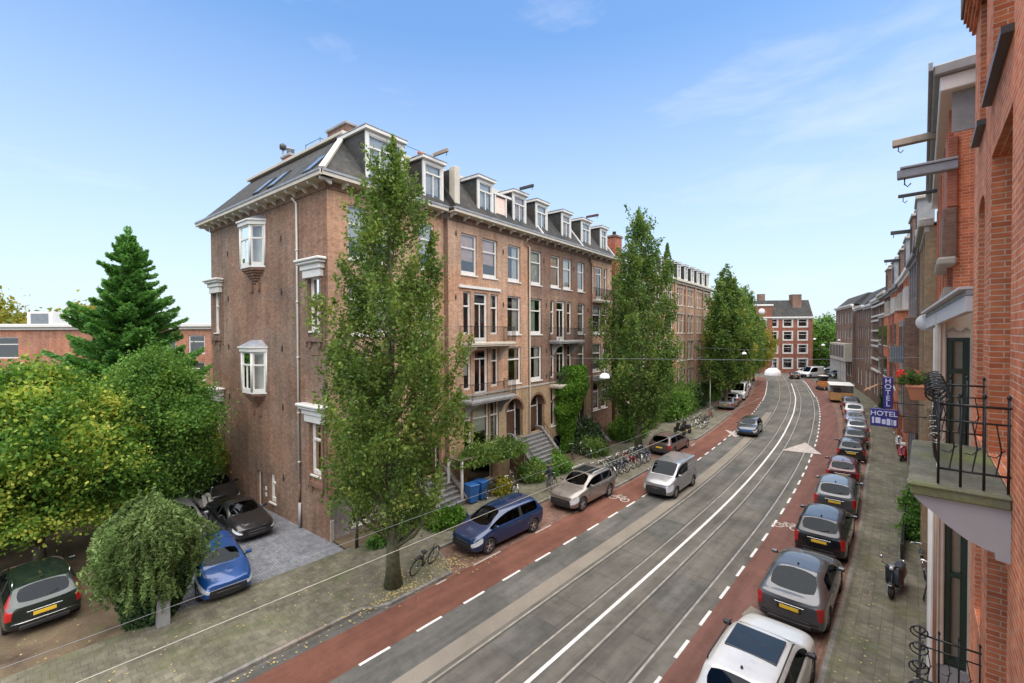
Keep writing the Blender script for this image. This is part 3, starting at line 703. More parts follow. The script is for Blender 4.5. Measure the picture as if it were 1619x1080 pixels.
for r_, lst in trip.items():
    for (l_, m_, n_) in lst:
        zf = rows[r_][0] - .5
        specs.append((*l_, rows[r_][0], rows[r_][1], 'n', ('blind', 'curtain') if r_ == 1 else None)); specs.append((*n_, rows[r_][0], rows[r_][1], 'n', ('left', 'curtain') if l_[0] < 9 else None)); specs.append((*m_, zf, rows[r_][1], 'd', None))
specs += [(8.35, 9.0, 2.4, 5.2, 'n', None), (9.12, 10.6, 2.4, 5.2, 'n', ('blind', 'curtain_green')), (10.75, 11.6, 2.4, 5.2, 'n', ('sides', 'curtain')), (17.8, 18.4, 2.4, 5.2, 'n', None), (18.65, 19.9, 2.4, 5.2, 'n', None), (20.2, 20.9, 2.4, 5.2, 'n', None)]
arch = [(12.38, 14.2, 2.35, 5.05), (15.1, 16.95, 2.35, 5.05), (21.9, 23.4, 2.0, 4.9)]
basem = [(8.6, 10.9, .25, 1.55), (12.7, 13.9, .1, 1.3), (18.2, 20.4, .25, 1.55)]
holes = [s_[:4] for s_ in specs] + arch + basem + [(24.62, 25.85, 2.65, 5.15), (26.15, 27.35, 2.65, 5.15)]
b = MB()
wallmesh(b, F2, 7.12, 14.93, 0, TOP, [h for h in holes if h[1] < 14.93], 'brick_front', bands=[(2.1, 'brick_yellow'), (5.75, 'brick_yellow')])
wallmesh(b, F2, 14.93, 24.24, 0, TOP, [h for h in holes if 14.93 < h[0] < 24.2], 'brick_brown', bands=[(5.75, 'brick_yellow'), (9.1, 'brick_brown'), (12.4, 'brick_side')])
wallmesh(b, F2, 24.24, 28.4, 0, TOP, [h for h in holes if h[0] > 24.3], 'brick_front', bands=[(5.4, 'brick_brown')])
b.quad(F2.p(7.12, 0), F2.p(7.12, 0, .35), F2.p(7.12, TOP, .35), F2.p(7.12, TOP), 'brick_side')
b.quad(F2.p(28.4, 0), F2.p(28.4, 0, 12), F2.p(28.4, TOP, 12), F2.p(28.4, TOP), 'brick_side')
for (a, c, e, f) in arch:                                         # round-headed openings
    r_ = (c - a) / 2; um = (a + c) / 2; zc = f - r_ * .95
    for sg in (-1, 1):
        pts = [(um + sg * r_, f), (um, f)] + [(um + sg * r_ * math.sin(g), zc + r_ * .95 * math.cos(g)) for g in [math.pi / 2 * t / 10 for t in range(11)]]
        vs = [F2.p(u, z, .002) for u, z in pts]; b.add(vs, [tuple(range(len(vs)))], 'brick_yellow' if e < 4 else 'brick_front')
    pts = [(um + r_ * math.cos(g), zc + r_ * .95 * math.sin(g)) for g in [math.pi * t / 16 for t in range(17)]]
    for i in range(16):
        (u0, q0), (u1, q1) = pts[i], pts[i + 1]; b.quad(F2.p(u0, q0, 0), F2.p(u1, q1, 0), F2.p(u1, q1, .9), F2.p(u0, q0, .9), 'brick_brown')
    ro = [(um + (r_ + .16) * math.cos(g), zc + (r_ * .95 + .16) * math.sin(g)) for g in [math.pi * t / 16 for t in range(17)]]
    for i in range(16): b.add([F2.p(*pts[i], -.02), F2.p(*ro[i], -.02), F2.p(*ro[i + 1], -.02), F2.p(*pts[i + 1], -.02)], [(0, 1, 2, 3)], 'brick_brown')
for u in (14.93, 24.24): F2.box(b, u - .06, u + .06, -.05, 0, 5.8, TOP, 'brick_side')
F2.box(b, 7.12, 24.2, -.05, 0, 5.68, 5.80, 'stone'); F2.box(b, 7.95, 11.75, -.10, 0, 12.2, 12.36, 'white_paint')
fw = b.build('front_wall', B1)
for (u, z) in ((7.75, 15.3), (12.1, 14.85), (12.1, 11.4), (12.1, 8.3), (16.9, 14.9), (17.2, 11.6), (17.2, 8.2), (21.3, 14.8), (23.6, 14.9), (23.7, 11.5), (7.7, 11.6), (17.2, 6.3), (12.1, 6.2)): b = MB(); fireiron(b, F2, u, z); b.build('anchor_plate', fw)
for (a, c, e, f, k, cu) in specs:
    if k == 'w': window(B1, F2, a, c, e, f, curtain=cu, bot=.22, fw=.09)
    elif k == 'n': window(B1, F2, a, c, e, f, curtain=cu, bot=.12, fw=.08, sill=e < 6)
    else:
        window(B1, F2, a, c, e, f, curtain=cu, bot=.3, tr=.78, mull=1, fw=.13, sill=False, name='balcony_door')
for (a, c, e, f) in arch[:2] + arch[2:]: door(B1, F2, a + .12, c - .12, e, f - .05, d=.55, light=.85)
for (a, c, e, f) in basem: window(B1, F2, a, c, e, f, tr=1, bot=.08)
for (a, c) in ((24.62, 25.85), (26.15, 27.35)): window(B1, F2, a, c, 2.65, 5.15, curtain=None, bot=.16, fw=.09)
balcony(B1, F2, 8.0, 12.2, 8.95, 1.0, slabm='cream_paint'); balcony(B1, F2, 8.0, 12.2, 5.55, 1.0, slabm='stone_grey')
balcony(B1, F2, 17.55, 21.4, 8.95, .95, slabm='stone_grey'); balcony(B1, F2, 17.55, 21.4, 5.6, .95, slabm='cream_paint')
balcony(B1, F2, 24.3, 27.55, 12.45, .5, slabm='cream_paint', brackets=False, h=1.0)
b = MB(); F2.bbox(b, 24.4, 27.6, -.45, 0, 5.3, 5.75, 'stone_grey'); b.build('bay_roof', B1)
stairs(B1, F2, 13.2, 16.4, -.02, -2.0, 2.3, .1, 10, rail=True); stairs(B1, F2, 21.8, 23.5, -.02, -2.0, 2.0, .1, 9, rail=True)
# --- side wall
sw = [(.62, 1.64, 9.62, 12.12), (.62, 1.64, 2.85, 5.33), (12.45, 13.47, 9.62, 12.12), (12.45, 13.47, 2.85, 5.33), (5.30, 5.98, .55, 2.05), (6.90, 7.55, -.0, 1.95)]
ori = [(6.55, 8.2, 13.25, 15.3), (6.55, 8.2, 6.45, 8.5)]
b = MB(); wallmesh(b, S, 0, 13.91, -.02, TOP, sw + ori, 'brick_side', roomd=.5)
b.quad(S.p(13.91, 0, 0), S.p(13.91, 0, 12), S.p(13.91, TOP, 12), S.p(13.91, TOP, 0), 'brick_side')
for uc in (1.13, 12.96):
    for zb, zt in ((9.0, 12.12), (2.2, 5.33)):
        for sg in (-1, 1): S.box(b, uc + sg * .62 - .09, uc + sg * .62 + .09, -.09, 0, zb + .35, zt, 'brick_side'); S.box(b, uc + sg * .85 - .1, uc + sg * .85 + .1, -.05, 0, zb - .1, zt, 'brick_brown')
        S.box(b, uc - .72, uc + .72, -.12, 0, zb + .12, zb + .34, 'brick_brown'); S.box(b, uc - .55, uc - .3, -.08, 0, zb - .16, zb + .12, 'brick_brown'); S.box(b, uc + .3, uc + .55, -.08, 0, zb - .16, zb + .12, 'brick_brown')
        S.box(b, uc - .4, uc + .4, -.03, 0, zb - .5, zb - .1, 'brick_side')
sidew = b.build('side_wall', B1)
for z in (14.35, 11.65, 8.75, 5.75, 2.1):
    for u in (4.4, 11.2):
        if z > 2.2 or u < 5: b = MB(); fireiron(b, S, u, z); b.build('anchor_plate', sidew)
for i, h in enumerate(sw[:5]): window(B1, S, *h, curtain=[('sides', 'curtain'), ('right', 'curtain'), ('full', 'curtain'), ('sides', 'curtain'), None][i], bot=.2, fw=.08, mull=1 if i == 0 else 0)
door(B1, S, 6.90, 7.55, 0, 1.95, d=.12, light=0)
for uc in (1.13, 12.96):
    for zt in (12.1, 5.35):
        b = MB(); S.bbox(b, uc - .78, uc + .78, -.20, 0, zt, zt + .36, 'white_paint'); S.bbox(b, uc - .88, uc + .88, -.27, 0, zt + .362, zt + .60, 'white_paint'); S.bbox(b, uc - 1.0, uc + 1.0, -.40, 0, zt + .602, zt + .72, 'white_paint', .03)
        S.bbox(b, uc - 1.10, uc + 1.10, -.48, 0, zt + .722, zt + .86, 'white_paint', .04); b.build('window_hood', B1)
# canted bays
for (z0, z1) in ((13.1, 15.35), (6.3, 8.55)):
    E_ = .55; pts = [(6.22, 0), (6.78, -E_), (7.98, -E_), (8.54, 0)]
    b = MB(); M_ = S.M()
    b.prism(pts, z0 - .02, z0 + .14, 'white_paint', M_); b.prism([(6.12, 0), (6.72, -E_ - .1), (8.04, -E_ - .1), (8.64, 0)], z1, z1 + .2, 'white_paint', M_)
    b.prism([(6.05, 0), (6.66, -E_ - .17), (8.10, -E_ - .17), (8.71, 0)], z1 + .202, z1 + .28, 'white_paint', M_)
    # hipped lead cap
    lo = [S.p(u, z1 + .282, d) for u, d in ((6.1, 0), (6.7, -E_ - .12), (8.06, -E_ - .12), (8.66, 0))]; hi = [S.p(u, z1 + .62, d) for u, d in ((6.75, 0), (7.0, -.12), (7.76, -.12), (8.0, 0))]
    b.add(lo + hi, [(0, 1, 5, 4), (1, 2, 6, 5), (2, 3, 7, 6), (4, 5, 6, 7)], 'lead')
    for k in range(4): b.tube([S.p(pts[k][0], z0 + .1, pts[k][1] * .96), S.p(pts[k][0], z1, pts[k][1] * .96)], .07, 'white_paint', 6)
    bay = b.build('bay_window', B1)
    for k in range(3):
        (ua, da), (uc_, dc) = pts[k], pts[k + 1]; A = V(S.p(ua, 0, da)); C = V(S.p(uc_, 0, dc)); U = (C - A).normalized(); I = V((0, 0, 1)).cross(U); I = I if I.x > 0 else -I
        Wk = Wall(A, U, I); Ln = (C - A).length; dbl = k == 1
        window(bay, Wk, .04, Ln - .04, z0 + .14, z1, d=0.0, tr=.66, mull=1 if dbl else 0, fw=.085, bot=.12, sill=False, sub=False)
        g = MB(); g.quad(Wk.p(.1, z0 + .2, .04), Wk.p(Ln - .1, z0 + .2, .04), Wk.p(Ln - .1, z1, .04), Wk.p(.1, z1, .04), 'glass'); g.build('pane', bay)
    g = MB(); g.box(.05, .08, 6.6, 8.15, z0 + .2, z1, 'curtain'); g.quad(S.p(7.2, z0 + .2, -.35), S.p(7.9, z0 + .2, -.35), S.p(7.9, z1, -.35), S.p(7.2, z1, -.35), 'curtain'); g.build('curtain', bay)
    q = MB()                                                        # stepped brick corbel under the bay
    for t in range(6):
        f = 1 - t / 6.2; q.prism([(7.38 - 1.08 * f, 0), (7.38 - .62 * f, -E_ * f * .9), (7.38 + .62 * f, -E_ * f * .9), (7.38 + 1.08 * f, 0)], z0 - .02 - .13 * (t + 1) - .10 * t * 0, z0 - .024 - .13 * t, 'brick_brown', M_)
    for u in (6.95, 7.8): S.box(q, u - .13, u + .13, -.12, 0, z0 - 1.25, z0 - .8, 'brick_brown')
    q.build('corbel', bay)
b = MB(); b.tube([S.p(2.64, 16.0, -.3), S.p(2.64, 15.8, -.08), S.p(2.64, 2.2, -.08)], .055, 'white_paint', 8)
for z in (13.5, 11, 8.3, 5.6, 3.2): b.tube([S.p(2.64, z, -.08), S.p(2.64, z + .08, -.08)], .075, 'white_paint', 8)
b.tube([S.p(2.64, 1.25, -.08), S.p(2.64, 0, -.08)], .075, 'grey_paint', 8); b.tube([S.p(2.64, 2.2, -.08), S.p(2.64, 1.25, -.08)], .05, 'brick_brown', 8); b.build('downpipe', B1)
for u in (14.93, 24.24):
    b = MB(); b.tube([F2.p(u - .5, 16.05, -.35), F2.p(u - .45, 15.8, -.12), F2.p(u, 15.55, -.12), F2.p(u, 5.5 if u < 20 else 3, -.12), F2.p(u, .1, -.12)], .05, 'cream_paint' if u < 20 else 'brick_brown', 8); b.build('downpipe', B1)
b = MB(); S.bbox(b, 6.33, 6.48, -.05, 0, 1.05, 1.25, 'white_paint'); S.bbox(b, 6.33, 6.48, -.05, 0, .72, .92, 'white_paint'); b.build('letter_box', B1)
b = MB(); F.bbox(b, -.02, .16, -.06, .0, 0, 1.0, 'stone'); b.build('corner_post', B1)
# --- eaves and roof
b = MB(); gutter(b, S, -.0, 13.91, TOP + .25, .6, e0=.6, e1=.6); gutter(b, F, .0, 6.9, TOP + .25, .6, e0=.55); gutter(b, F2, 7.2, 28.4, TOP + .25, .6, e1=.4, e0=.15)
b.quad(S.p(0, TOP, .0), S.p(13.91, TOP, 0), S.p(13.91, TOP + .3, 0), S.p(0, TOP + .3, 0), 'brick_side'); b.quad(F.p(0, TOP), F.p(7.12, TOP), F.p(7.12, TOP + .3), F.p(0, TOP + .3), 'brick_front'); b.quad(F2.p(7.12, TOP), F2.p(28.4, TOP), F2.p(28.4, TOP + .3), F2.p(7.12, TOP + .3), 'brick_front')
bracketrow(b, S, -.35, 14.2, TOP + .25, 15, .55); bracketrow(b, F, .75, 6.6, TOP + .25, 6, .5); bracketrow(b, F2, 7.3, 28.2, TOP + .25, 20, .5); b.build('eaves', B1)
b = MB(); k, zt, ze = 2.3, 19.75, TOP + .53
A = (-.5, -.5, ze); Bb = (7.5, -.5, ze); C_ = (k, k, zt); D_ = (7.5, k, zt); E2 = (-.5, 14.4, ze); G_ = (k, 13.5, zt); H_ = (7.5, 14.4, ze); I_ = (7.5, 13.5, zt)
b.add([A, Bb, D_, C_], [(0, 1, 2, 3)], 'slate'); b.add([A, C_, G_, E2], [(0, 1, 2, 3)], 'slate'); b.add([E2, G_, I_, H_], [(0, 1, 2, 3)], 'slate'); b.add([C_, D_, I_, G_], [(0, 1, 2, 3)], 'lead')
b.quad(Bb, D_, I_, H_, 'slate')
k2 = 1.1; z2 = 19.15
b.add([(7.4, -.85, ze), (28.5, -.85, ze), (28.5, k2, z2), (7.4, k2, z2)], [(0, 1, 2, 3)], 'slate'); b.add([(7.4, k2, z2), (28.5, k2, z2), (28.5, 12, z2), (7.4, 12, z2)], [(0, 1, 2, 3)], 'lead'); b.quad((28.5, -.85, ze), (28.5, 12, ze), (28.5, 12, z2), (28.5, k2, z2), 'slate')
b.quad((7.4, -.85, ze), (7.4, k2, z2), (7.4, 12, z2), (7.4, 12, ze), 'slate')
roof = b.build('roof', B1)
b = MB(); b.bar((-.5, -.5, ze + .05), (k, k, zt + .05), .26, .12, 'cream_paint'); b.bbox(k - .25, k + .05, k - .25, 13.6, zt, zt + .18, 'cream_paint', .02); b.bbox(k + .05, 7.6, k - .25, k + .05, zt, zt + .18, 'cream_paint', .02)
b.bbox(7.4, 28.6, k2 - .22, k2 + .05, z2, z2 + .22, 'cream_paint', .02); F2.bbox(b, 7.48, 7.90, -.22, .25, ze, 19.1, 'cream_paint', .02); F2.box(b, 7.55, 7.83, .25, 1.6, ze, 19.0, 'slate')
for u in (16.1, 22.0, 28.0): b.bar((u, -.85, ze + .05), (u, k2, z2 + .05), .14, .08, 'white_paint')
b.build('roof_trim', roof)
def skylight(par, s_, f0, f1, w_):
    b = MB()
    def q(u, f, up): return V((-.5 + (k + .5) * f, 0, ze + (zt - ze) * f)) + V((0, u, 0)) + V((-.74, 0, .65)) * up
    for (u0, u1, a, c, h, m) in ((s_, s_ + w_, f0, f1, .07, 'trim_black'),):
        P8 = [q(u0, a, 0), q(u1, a, 0), q(u1, c, 0), q(u0, c, 0), q(u0, a, h), q(u1, a, h), q(u1, c, h), q(u0, c, h)]
        b.add(P8, [(0, 3, 2, 1), (4, 5, 6, 7), (0, 1, 5, 4), (1, 2, 6, 5), (2, 3, 7, 6), (3, 0, 4, 7)], m)
    fr = b.build('skylight', par); g = MB(); g.add([q(s_ + .07, f0 + .03, .08), q(s_ + w_ - .07, f0 + .03, .08), q(s_ + w_ - .07, f1 - .03, .08), q(s_ + .07, f1 - .03, .08)], [(0, 1, 2, 3)], 'bright_steel'); g.build('pane', fr)
skylight(roof, 1.0, .10, .45, .75); skylight(roof, 5.0, .16, .50, .8); skylight(roof, 6.7, .16, .50, .8)
dormer(B1, F, 1.95, 4.2, -.15, 16.75, 19.3, 2.2, 'curtain', 2); dormer(B1, F, 5.5, 7.0, -.15, 16.75, 19.0, 2.0, 'curtain', 1, hook=True)
for i, (a, c, cu, hk) in enumerate(((9.58, 11.05, 'curtain', False), (13.1, 14.6, 'curtain_sky_pink', 'dark_paint'), (15.8, 17.3, 'curtain', False), (19.35, 20.75, 'curtain_sky_pink', False), (22.5, 24.05, 'curtain', 'paint_red'), (26.0, 27.3, 'curtain', False))):
    dormer(B1, F2, a, c, -.1, 16.72, 19.0, 1.5, cu, 1, hook=hk)
b = MB(); F2.box(b, 11.3, 12.35, .0, .08, 16.75, 18.3, 'curtain_sky_pink'); F2.box(b, 11.2, 11.3, -.1, .1, 16.75, 18.4, 'white_paint'); F2.box(b, 12.3, 12.4, -.1, .1, 16.75, 18.4, 'white_paint'); F2.box(b, 11.05, 12.9, -.12, .8, 18.4, 18.55, 'white_paint'); b.build('roof_loggia', B1)
chimney(B1, 2.3, 3.0, 2.1, 3.9, 19.8, 20.35, 0, 'brick_brown'); chimney(B1, 2.4, 2.95, 8.3, 9.3, 19.8, 20.3, 2, 'brick_red'); chimney(B1, 7.3, 7.9, 2.0, 3.2, 19.1, 20.0, 3, 'brick_red')
chimney(B1, 15.3, 15.8, 3, 4.2, 19.1, 19.6, 2, 'brick_brown'); chimney(B1, 19.5, 20.0, 2.6, 3.6, 19.1, 19.8, 2, 'brick_brown'); chimney(B1, 24.8, 25.6, 2.6, 3.6, 19.1, 19.7, 2, 'lead')
b = MB(); b.tube([(2.6, 9.6, 19.8), (2.6, 9.6, 21.0)], .06, 'lead', 8); b.lathe([(.08, 0), (.2, .05), (.2, .3), (.05, .42)], (2.6, 9.6, 21.0), 'dark_paint', 10); b.build('flue', B1)
b = MB(); railing(b, [(2.6, 2.5), (8.5, 2.5), (8.5, 4)], 19.95, .75, 'black_iron', 2.0, .012, .016, mids=(.05,)); railing(b, [(2.6, 6.8), (2.6, 5.2), (3.6, 5.2)], 19.95, .6, 'black_iron', 2, .012, .016, mids=(.05,)); b.build('roof_railing', B1)
# ================================================================== generic terraced house
def house(name, P, rz, L, H, mat, wins, label, cat='house', depth=9, eave='white_paint', fm='white_paint', flat=True, bands=(), gable=None, hoist=None, group=None, sub=True, seed=1, door_=None, lintel=None, corn=.45, roofz=None, dorm=0, pil=None, surround=None):
    r = random.Random(seed); B = empty(name, P, rz, label, cat, group); Wf = Wall((0, 0, 0), (1, 0, 0), (0, 1, 0))
    b = MB(); hs = [w_[:4] for w_ in wins] + ([door_] if door_ else [])
    wallmesh(b, Wf, 0, L, 0, H, hs, mat, bands=bands, roomd=.5, depth=.2)
    for x in (0, L): b.quad((x, 0, 0), (x, depth, 0), (x, depth, H), (x, 0, H), mat)
    b.quad((0, depth, 0), (L, depth, 0), (L, depth, H), (0, depth, H), mat)
    if lintel:
        for h in hs: Wf.box(b, h[0] - .08, h[1] + .08, -.02, 0, h[3], h[3] + .2, lintel)
    if surround:
        for h in wins: g_ = .22; Wf.box(b, h[0] - g_, h[0], -.05, .0, h[2] - g_, h[3] + g_, surround); Wf.box(b, h[1], h[1] + g_, -.05, .0, h[2] - g_, h[3] + g_, surround); Wf.box(b, h[0], h[1], -.05, .0, h[3], h[3] + g_, surround); Wf.box(b, h[0], h[1], -.05, .0, h[2] - g_, h[2], surround)
    if pil:
        for x in pil: Wf.box(b, x - .18, x + .18, -.14, 0, 0, H, mat)
    b.build('wall', B)
    for w_ in wins:
        c = r.choice([None, ('sides', 'curtain'), ('full', 'curtain'), ('left', 'curtain'), None]) if sub else None
        if sub: window(B, Wf, *w_[:4], curtain=c, fm=fm, bot=.12, fw=.09)
        else:
            fr = window(B, Wf, *w_[:4], fm=fm, bot=.12, fw=.10, sub=False)
            g = MB(); g.quad(Wf.p(w_[0], w_[2], .16), Wf.p(w_[1], w_[2], .16), Wf.p(w_[1], w_[3], .16), Wf.p(w_[0], w_[3], .16), 'glass'); g.build('pane', fr)
    if door_: door(B, Wf, *door_, d=.12, light=.5)
    b = MB(); Wf.bbox(b, -.05, L + .05, -corn, .1, H, H + .32, eave, .03); Wf.bbox(b, 0, L, -corn * .5, 0, H - .25, H - .002, eave, .02); b.build('cornice', B)
    b = MB()
    if roofz:
        b.add([(-.1, 0, H + .3), (L + .1, 0, H + .3), (L + .1, 2.2, roofz), (-.1, 2.2, roofz)], [(0, 1, 2, 3)], 'slate'); b.quad((-.1, 2.2, roofz), (L + .1, 2.2, roofz), (L + .1, depth, roofz), (-.1, depth, roofz), 'lead')
        for x in (-.1, L + .1): b.add([(x, 0, H + .3), (x, 2.2, roofz), (x, depth, roofz), (x, depth, H)], [(0, 1, 2, 3)], 'slate')
    else: b.box(0, L, .1, depth, H + .1, H + .15, 'lead')
    if gable:
        gm_ = 'stone_grey' if seed % 2 else 'brick_brown'
        b.box(L * .30, L * .70, -.22, .45, H + .32, H + gable, gm_); b.bbox(L * .27, L * .73, -.30, .5, H + gable, H + gable + .18, 'stone', .03); b.bbox(L * .42, L * .58, -.1, .3, H + gable + .18, H + gable + .55, gm_, .04)
        b.box(L * .42, L * .58, -.24, -.22, H + .6, H + gable - .5, 'room_dark')
        b.add([(0, .5, H + .3), (L, .5, H + .3), (L, 3.2, H + gable + .2), (0, 3.2, H + gable + .2), (L, depth, H + gable), (0, depth, H + gable)], [(0, 1, 2, 3), (3, 2, 4, 5)], 'roof_tile')
    b.build('roof', B)
    for i in range(dorm):
        a = L * (i + .5) / dorm - .55; dormer(B, Wf, a, a + 1.1, -.1, H + .35, H + 2.2, 1.6, 'curtain', 1)
    if hoist:
        h = MB(); xm = L * .5; zz = H + (gable or .4) * .7; h.bbox(xm - .08, xm + .08, -1.25, .3, zz, zz + .24, hoist, .02); h.tube([(xm, -1.1, zz), (xm, -1.1, zz - .16), (xm + .05, -1.1, zz - .22)], .02, 'black_iron', 5); h.build('hoist_beam', B)
    return B
def grid(L, rows_, cols, ww, margin=.6):
    o = []
    for (z0, z1) in rows_:
        for i in range(cols):
            c = margin + (L - 2 * margin) * (i + .5) / cols; o.append((c - ww / 2, c + ww / 2, z0, z1))
    return o
RW = [(13.0, 15.2), (9.5, 11.9), (6.0, 8.5), (2.4, 4.9)]
# second block on the left: three joined houses along one front
def leftrot(p, q): return math.atan2(q[1] - p[1], q[0] - p[0])
pts = [((-22.25, 39.2), (-22.0, 46.0)), ((-22.05, 46.02), (-22.4, 54.0)), ((-22.45, 54.02), (-22.95, 62.0)), ((-22.97, 62.02), (-23.6, 69.6))]
labs = ['brown brick house just past the corner building, behind the second tall street tree', 'pale pink brick house with arched-top windows rising behind the hedges', 'pale pink brick house with small balcony and a row of white dormers', 'pale brick end house with white dormers beside the third street tree']
for i, (p, q) in enumerate(pts):
    L_ = math.dist(p, q); rz = leftrot(p, q)
    house('terraced_house', (*p, 0), rz, L_, 15.9 if i else 14.5, ['brick_brown', 'brick_pink', 'brick_pink', 'brick_pink'][i], grid(L_, RW if i else RW[1:], 5 if i else 4, .95), labs[i], lintel='stone' if i else None, pil=(.2, L_ / 2, L_ - .2) if i else None, roofz=18.6 if i else 16.8, dorm=3 if i else 2, eave='cream_paint', seed=i + 20, group='houses along the left side of the street')
b = MB(); b.box(-23.4, -22.3, 39.3, 40.6, 14.5, 19.0, 'brick_red'); b.bbox(-23.5, -22.2, 39.2, 40.7, 19.0, 19.2, 'brick_brown'); b.lathe([(.2, 0), (.17, .4), (.22, .45)], (-22.8, 40, 19.2), 'dark_paint', 10)
tag(b.build('chimney_stack'), 'tall red brick chimney stack rising beside the far end of the corner building', 'chimney')
for i, (p, q) in enumerate((((-24.6, 73.5), (-26.3, 82)), ((-26.35, 82), (-28.6, 91)), ((-28.7, 91), (-31.5, 100)))):
    L_ = math.dist(p, q); house('terraced_house', (*p, 0), leftrot(p, q), L_, 14.5, 'brick_red', grid(L_, RW[1:], 4, 1.0), ['red brick house mostly hidden behind the yellowing street trees', 'red brick house behind the farthest pair of street trees', 'red brick house before the far junction on the left'][i], roofz=16.5, seed=40 + i, sub=False, group='houses along the left side of the street')
# red corner building closing the street
p, q = (-36, 113.0), (-19.0, 125.2); L_ = math.dist(p, q)
gw = grid(L_, [(11.0, 12.7), (7.9, 9.8), (4.8, 6.7)], 6, 1.9, .6) + grid(L_, [(1.2, 3.4)], 6, 2.0, .6)
Bf = house('corner_building', (*p, 0), leftrot(p, q), L_, 13.0, 'brick_far', gw, 'dark red brick corner building with white window surrounds closing the far end of the street', 'building', fm='white_paint', roofz=17.4, seed=9, surround='white_paint', depth=14, sub=False)
chimney(Bf, 9.9, 11.3, 2.4, 3.6, 17.2, 18.9, 0, 'brick_brown'); chimney(Bf, 17.0, 19.0, 1.2, 3.0, 13.5, 18.6, 0, 'brick_brown')
b = MB(); b.box(6.3, 11.8, -.3, 2.5, 0, 15.9, 'brick_far'); b.bbox(6.1, 12.0, -.5, 2.6, 15.9, 16.3, 'white_paint', .05); b.lathe([(.1, -.33), (.75, -.33), (.75, -.42), (.1, -.42)], (9.4, 0, 14.6), 'white_paint', 16, 'Y'); b.build('stair_tower', Bf)
for z in (11.0, 7.9, 4.8): b = MB(); b.box(8.4, 10.6, -.36, -.3, z, z + 1.9, 'white_paint'); b.box(8.7, 10.3, -.38, -.36, z + .25, z + 1.65, 'room_dark'); b.build('window', Bf)
for (x, y, rz, L_, H_, m, lab) in ((-33, 150, 45, 12, 16.0, 'brick_far', 'distant red brick house just beyond the red corner building'), ):
    house('distant_house', (x, y, 0), R(rz), L_, H_, m, grid(L_, [(8.6, 10.4), (5.2, 7.2), (1.6, 3.8)], 4, 1.2), lab, seed=3, sub=False)
# left background: long red school building
p = (-74.5, -9.5); q = (-51.8, 13.4); L_ = math.dist(p, q)
sw_ = [(a, a + 4.3, z, z + 2.1) for z in (7.3, 3.9) for a in (1.2, 8.3)] + [(a, a + 1.6, z, z + 1.9) for z in (7.6, 4.9, 2.0) for a in (L_ - 3.4, L_ - 6.2, L_ - 9.0)]
Bs = house('school_building', (*p, 0), leftrot(p, q), L_, 10.35, 'brick_school', sw_, 'long low orange brick building with flat white roof edge behind the conifer', 'building', seed=5, corn=.5, sub=False)
b = MB(); b.bbox(11.5, 14.0, 2, 4.5, 10.4, 12.0, 'white_paint'); b.box(11.9, 13.6, 1.96, 2, 10.7, 11.8, 'screen_grey'); b.build('roof_box', Bs)
# ================================================================== vehicles
plain('cabin', (.030, .030, .032), .8, var=.3, sc=4); plain('seat_cloth', (.085, .083, .08), .8); plain('seat_tan', (.20, .15, .11), .7)
m, nt_, b_ = newmat('car_glass'); nt_.nodes.remove(b_)
_t = nt_.nodes.new('ShaderNodeBsdfTransparent'); _t.inputs[0].default_value = (.20, .23, .23, 1); _g = nt_.nodes.new('ShaderNodeBsdfGlossy'); _g.inputs[1].default_value = .02; _g.inputs[0].default_value = (.40, .45, .50, 1)
_f = nt_.nodes.new('ShaderNodeFresnel'); _f.inputs[0].default_value = 1.5; _m = nt_.nodes.new('ShaderNodeMixShader'); nt_.links.new(_f.outputs[0], _m.inputs[0]); nt_.links.new(_t.outputs[0], _m.inputs[1]); nt_.links.new(_g.outputs[0], _m.inputs[2]); nt_.links.new(_m.outputs[0], nt_.nodes['Material Output'].inputs[0])
plain('black_glass', (.02, .024, .026), .06)
def carprofile(t):
    P = dict(hatch=(4.1, 1.76, 1.48), suv=(4.5, 1.86, 1.66), bigsuv=(4.65, 1.90, 1.68), estate=(4.7, 1.84, 1.50), sedan=(4.6, 1.82, 1.45), mpv=(4.55, 1.78, 1.58), mini=(3.75, 1.70, 1.42), van=(4.4, 1.80, 1.84), bigvan=(5.3, 2.0, 2.4), coupe=(4.75, 1.93, 1.60), cabrio=(4.45, 1.80, 1.36))
    return P[t]
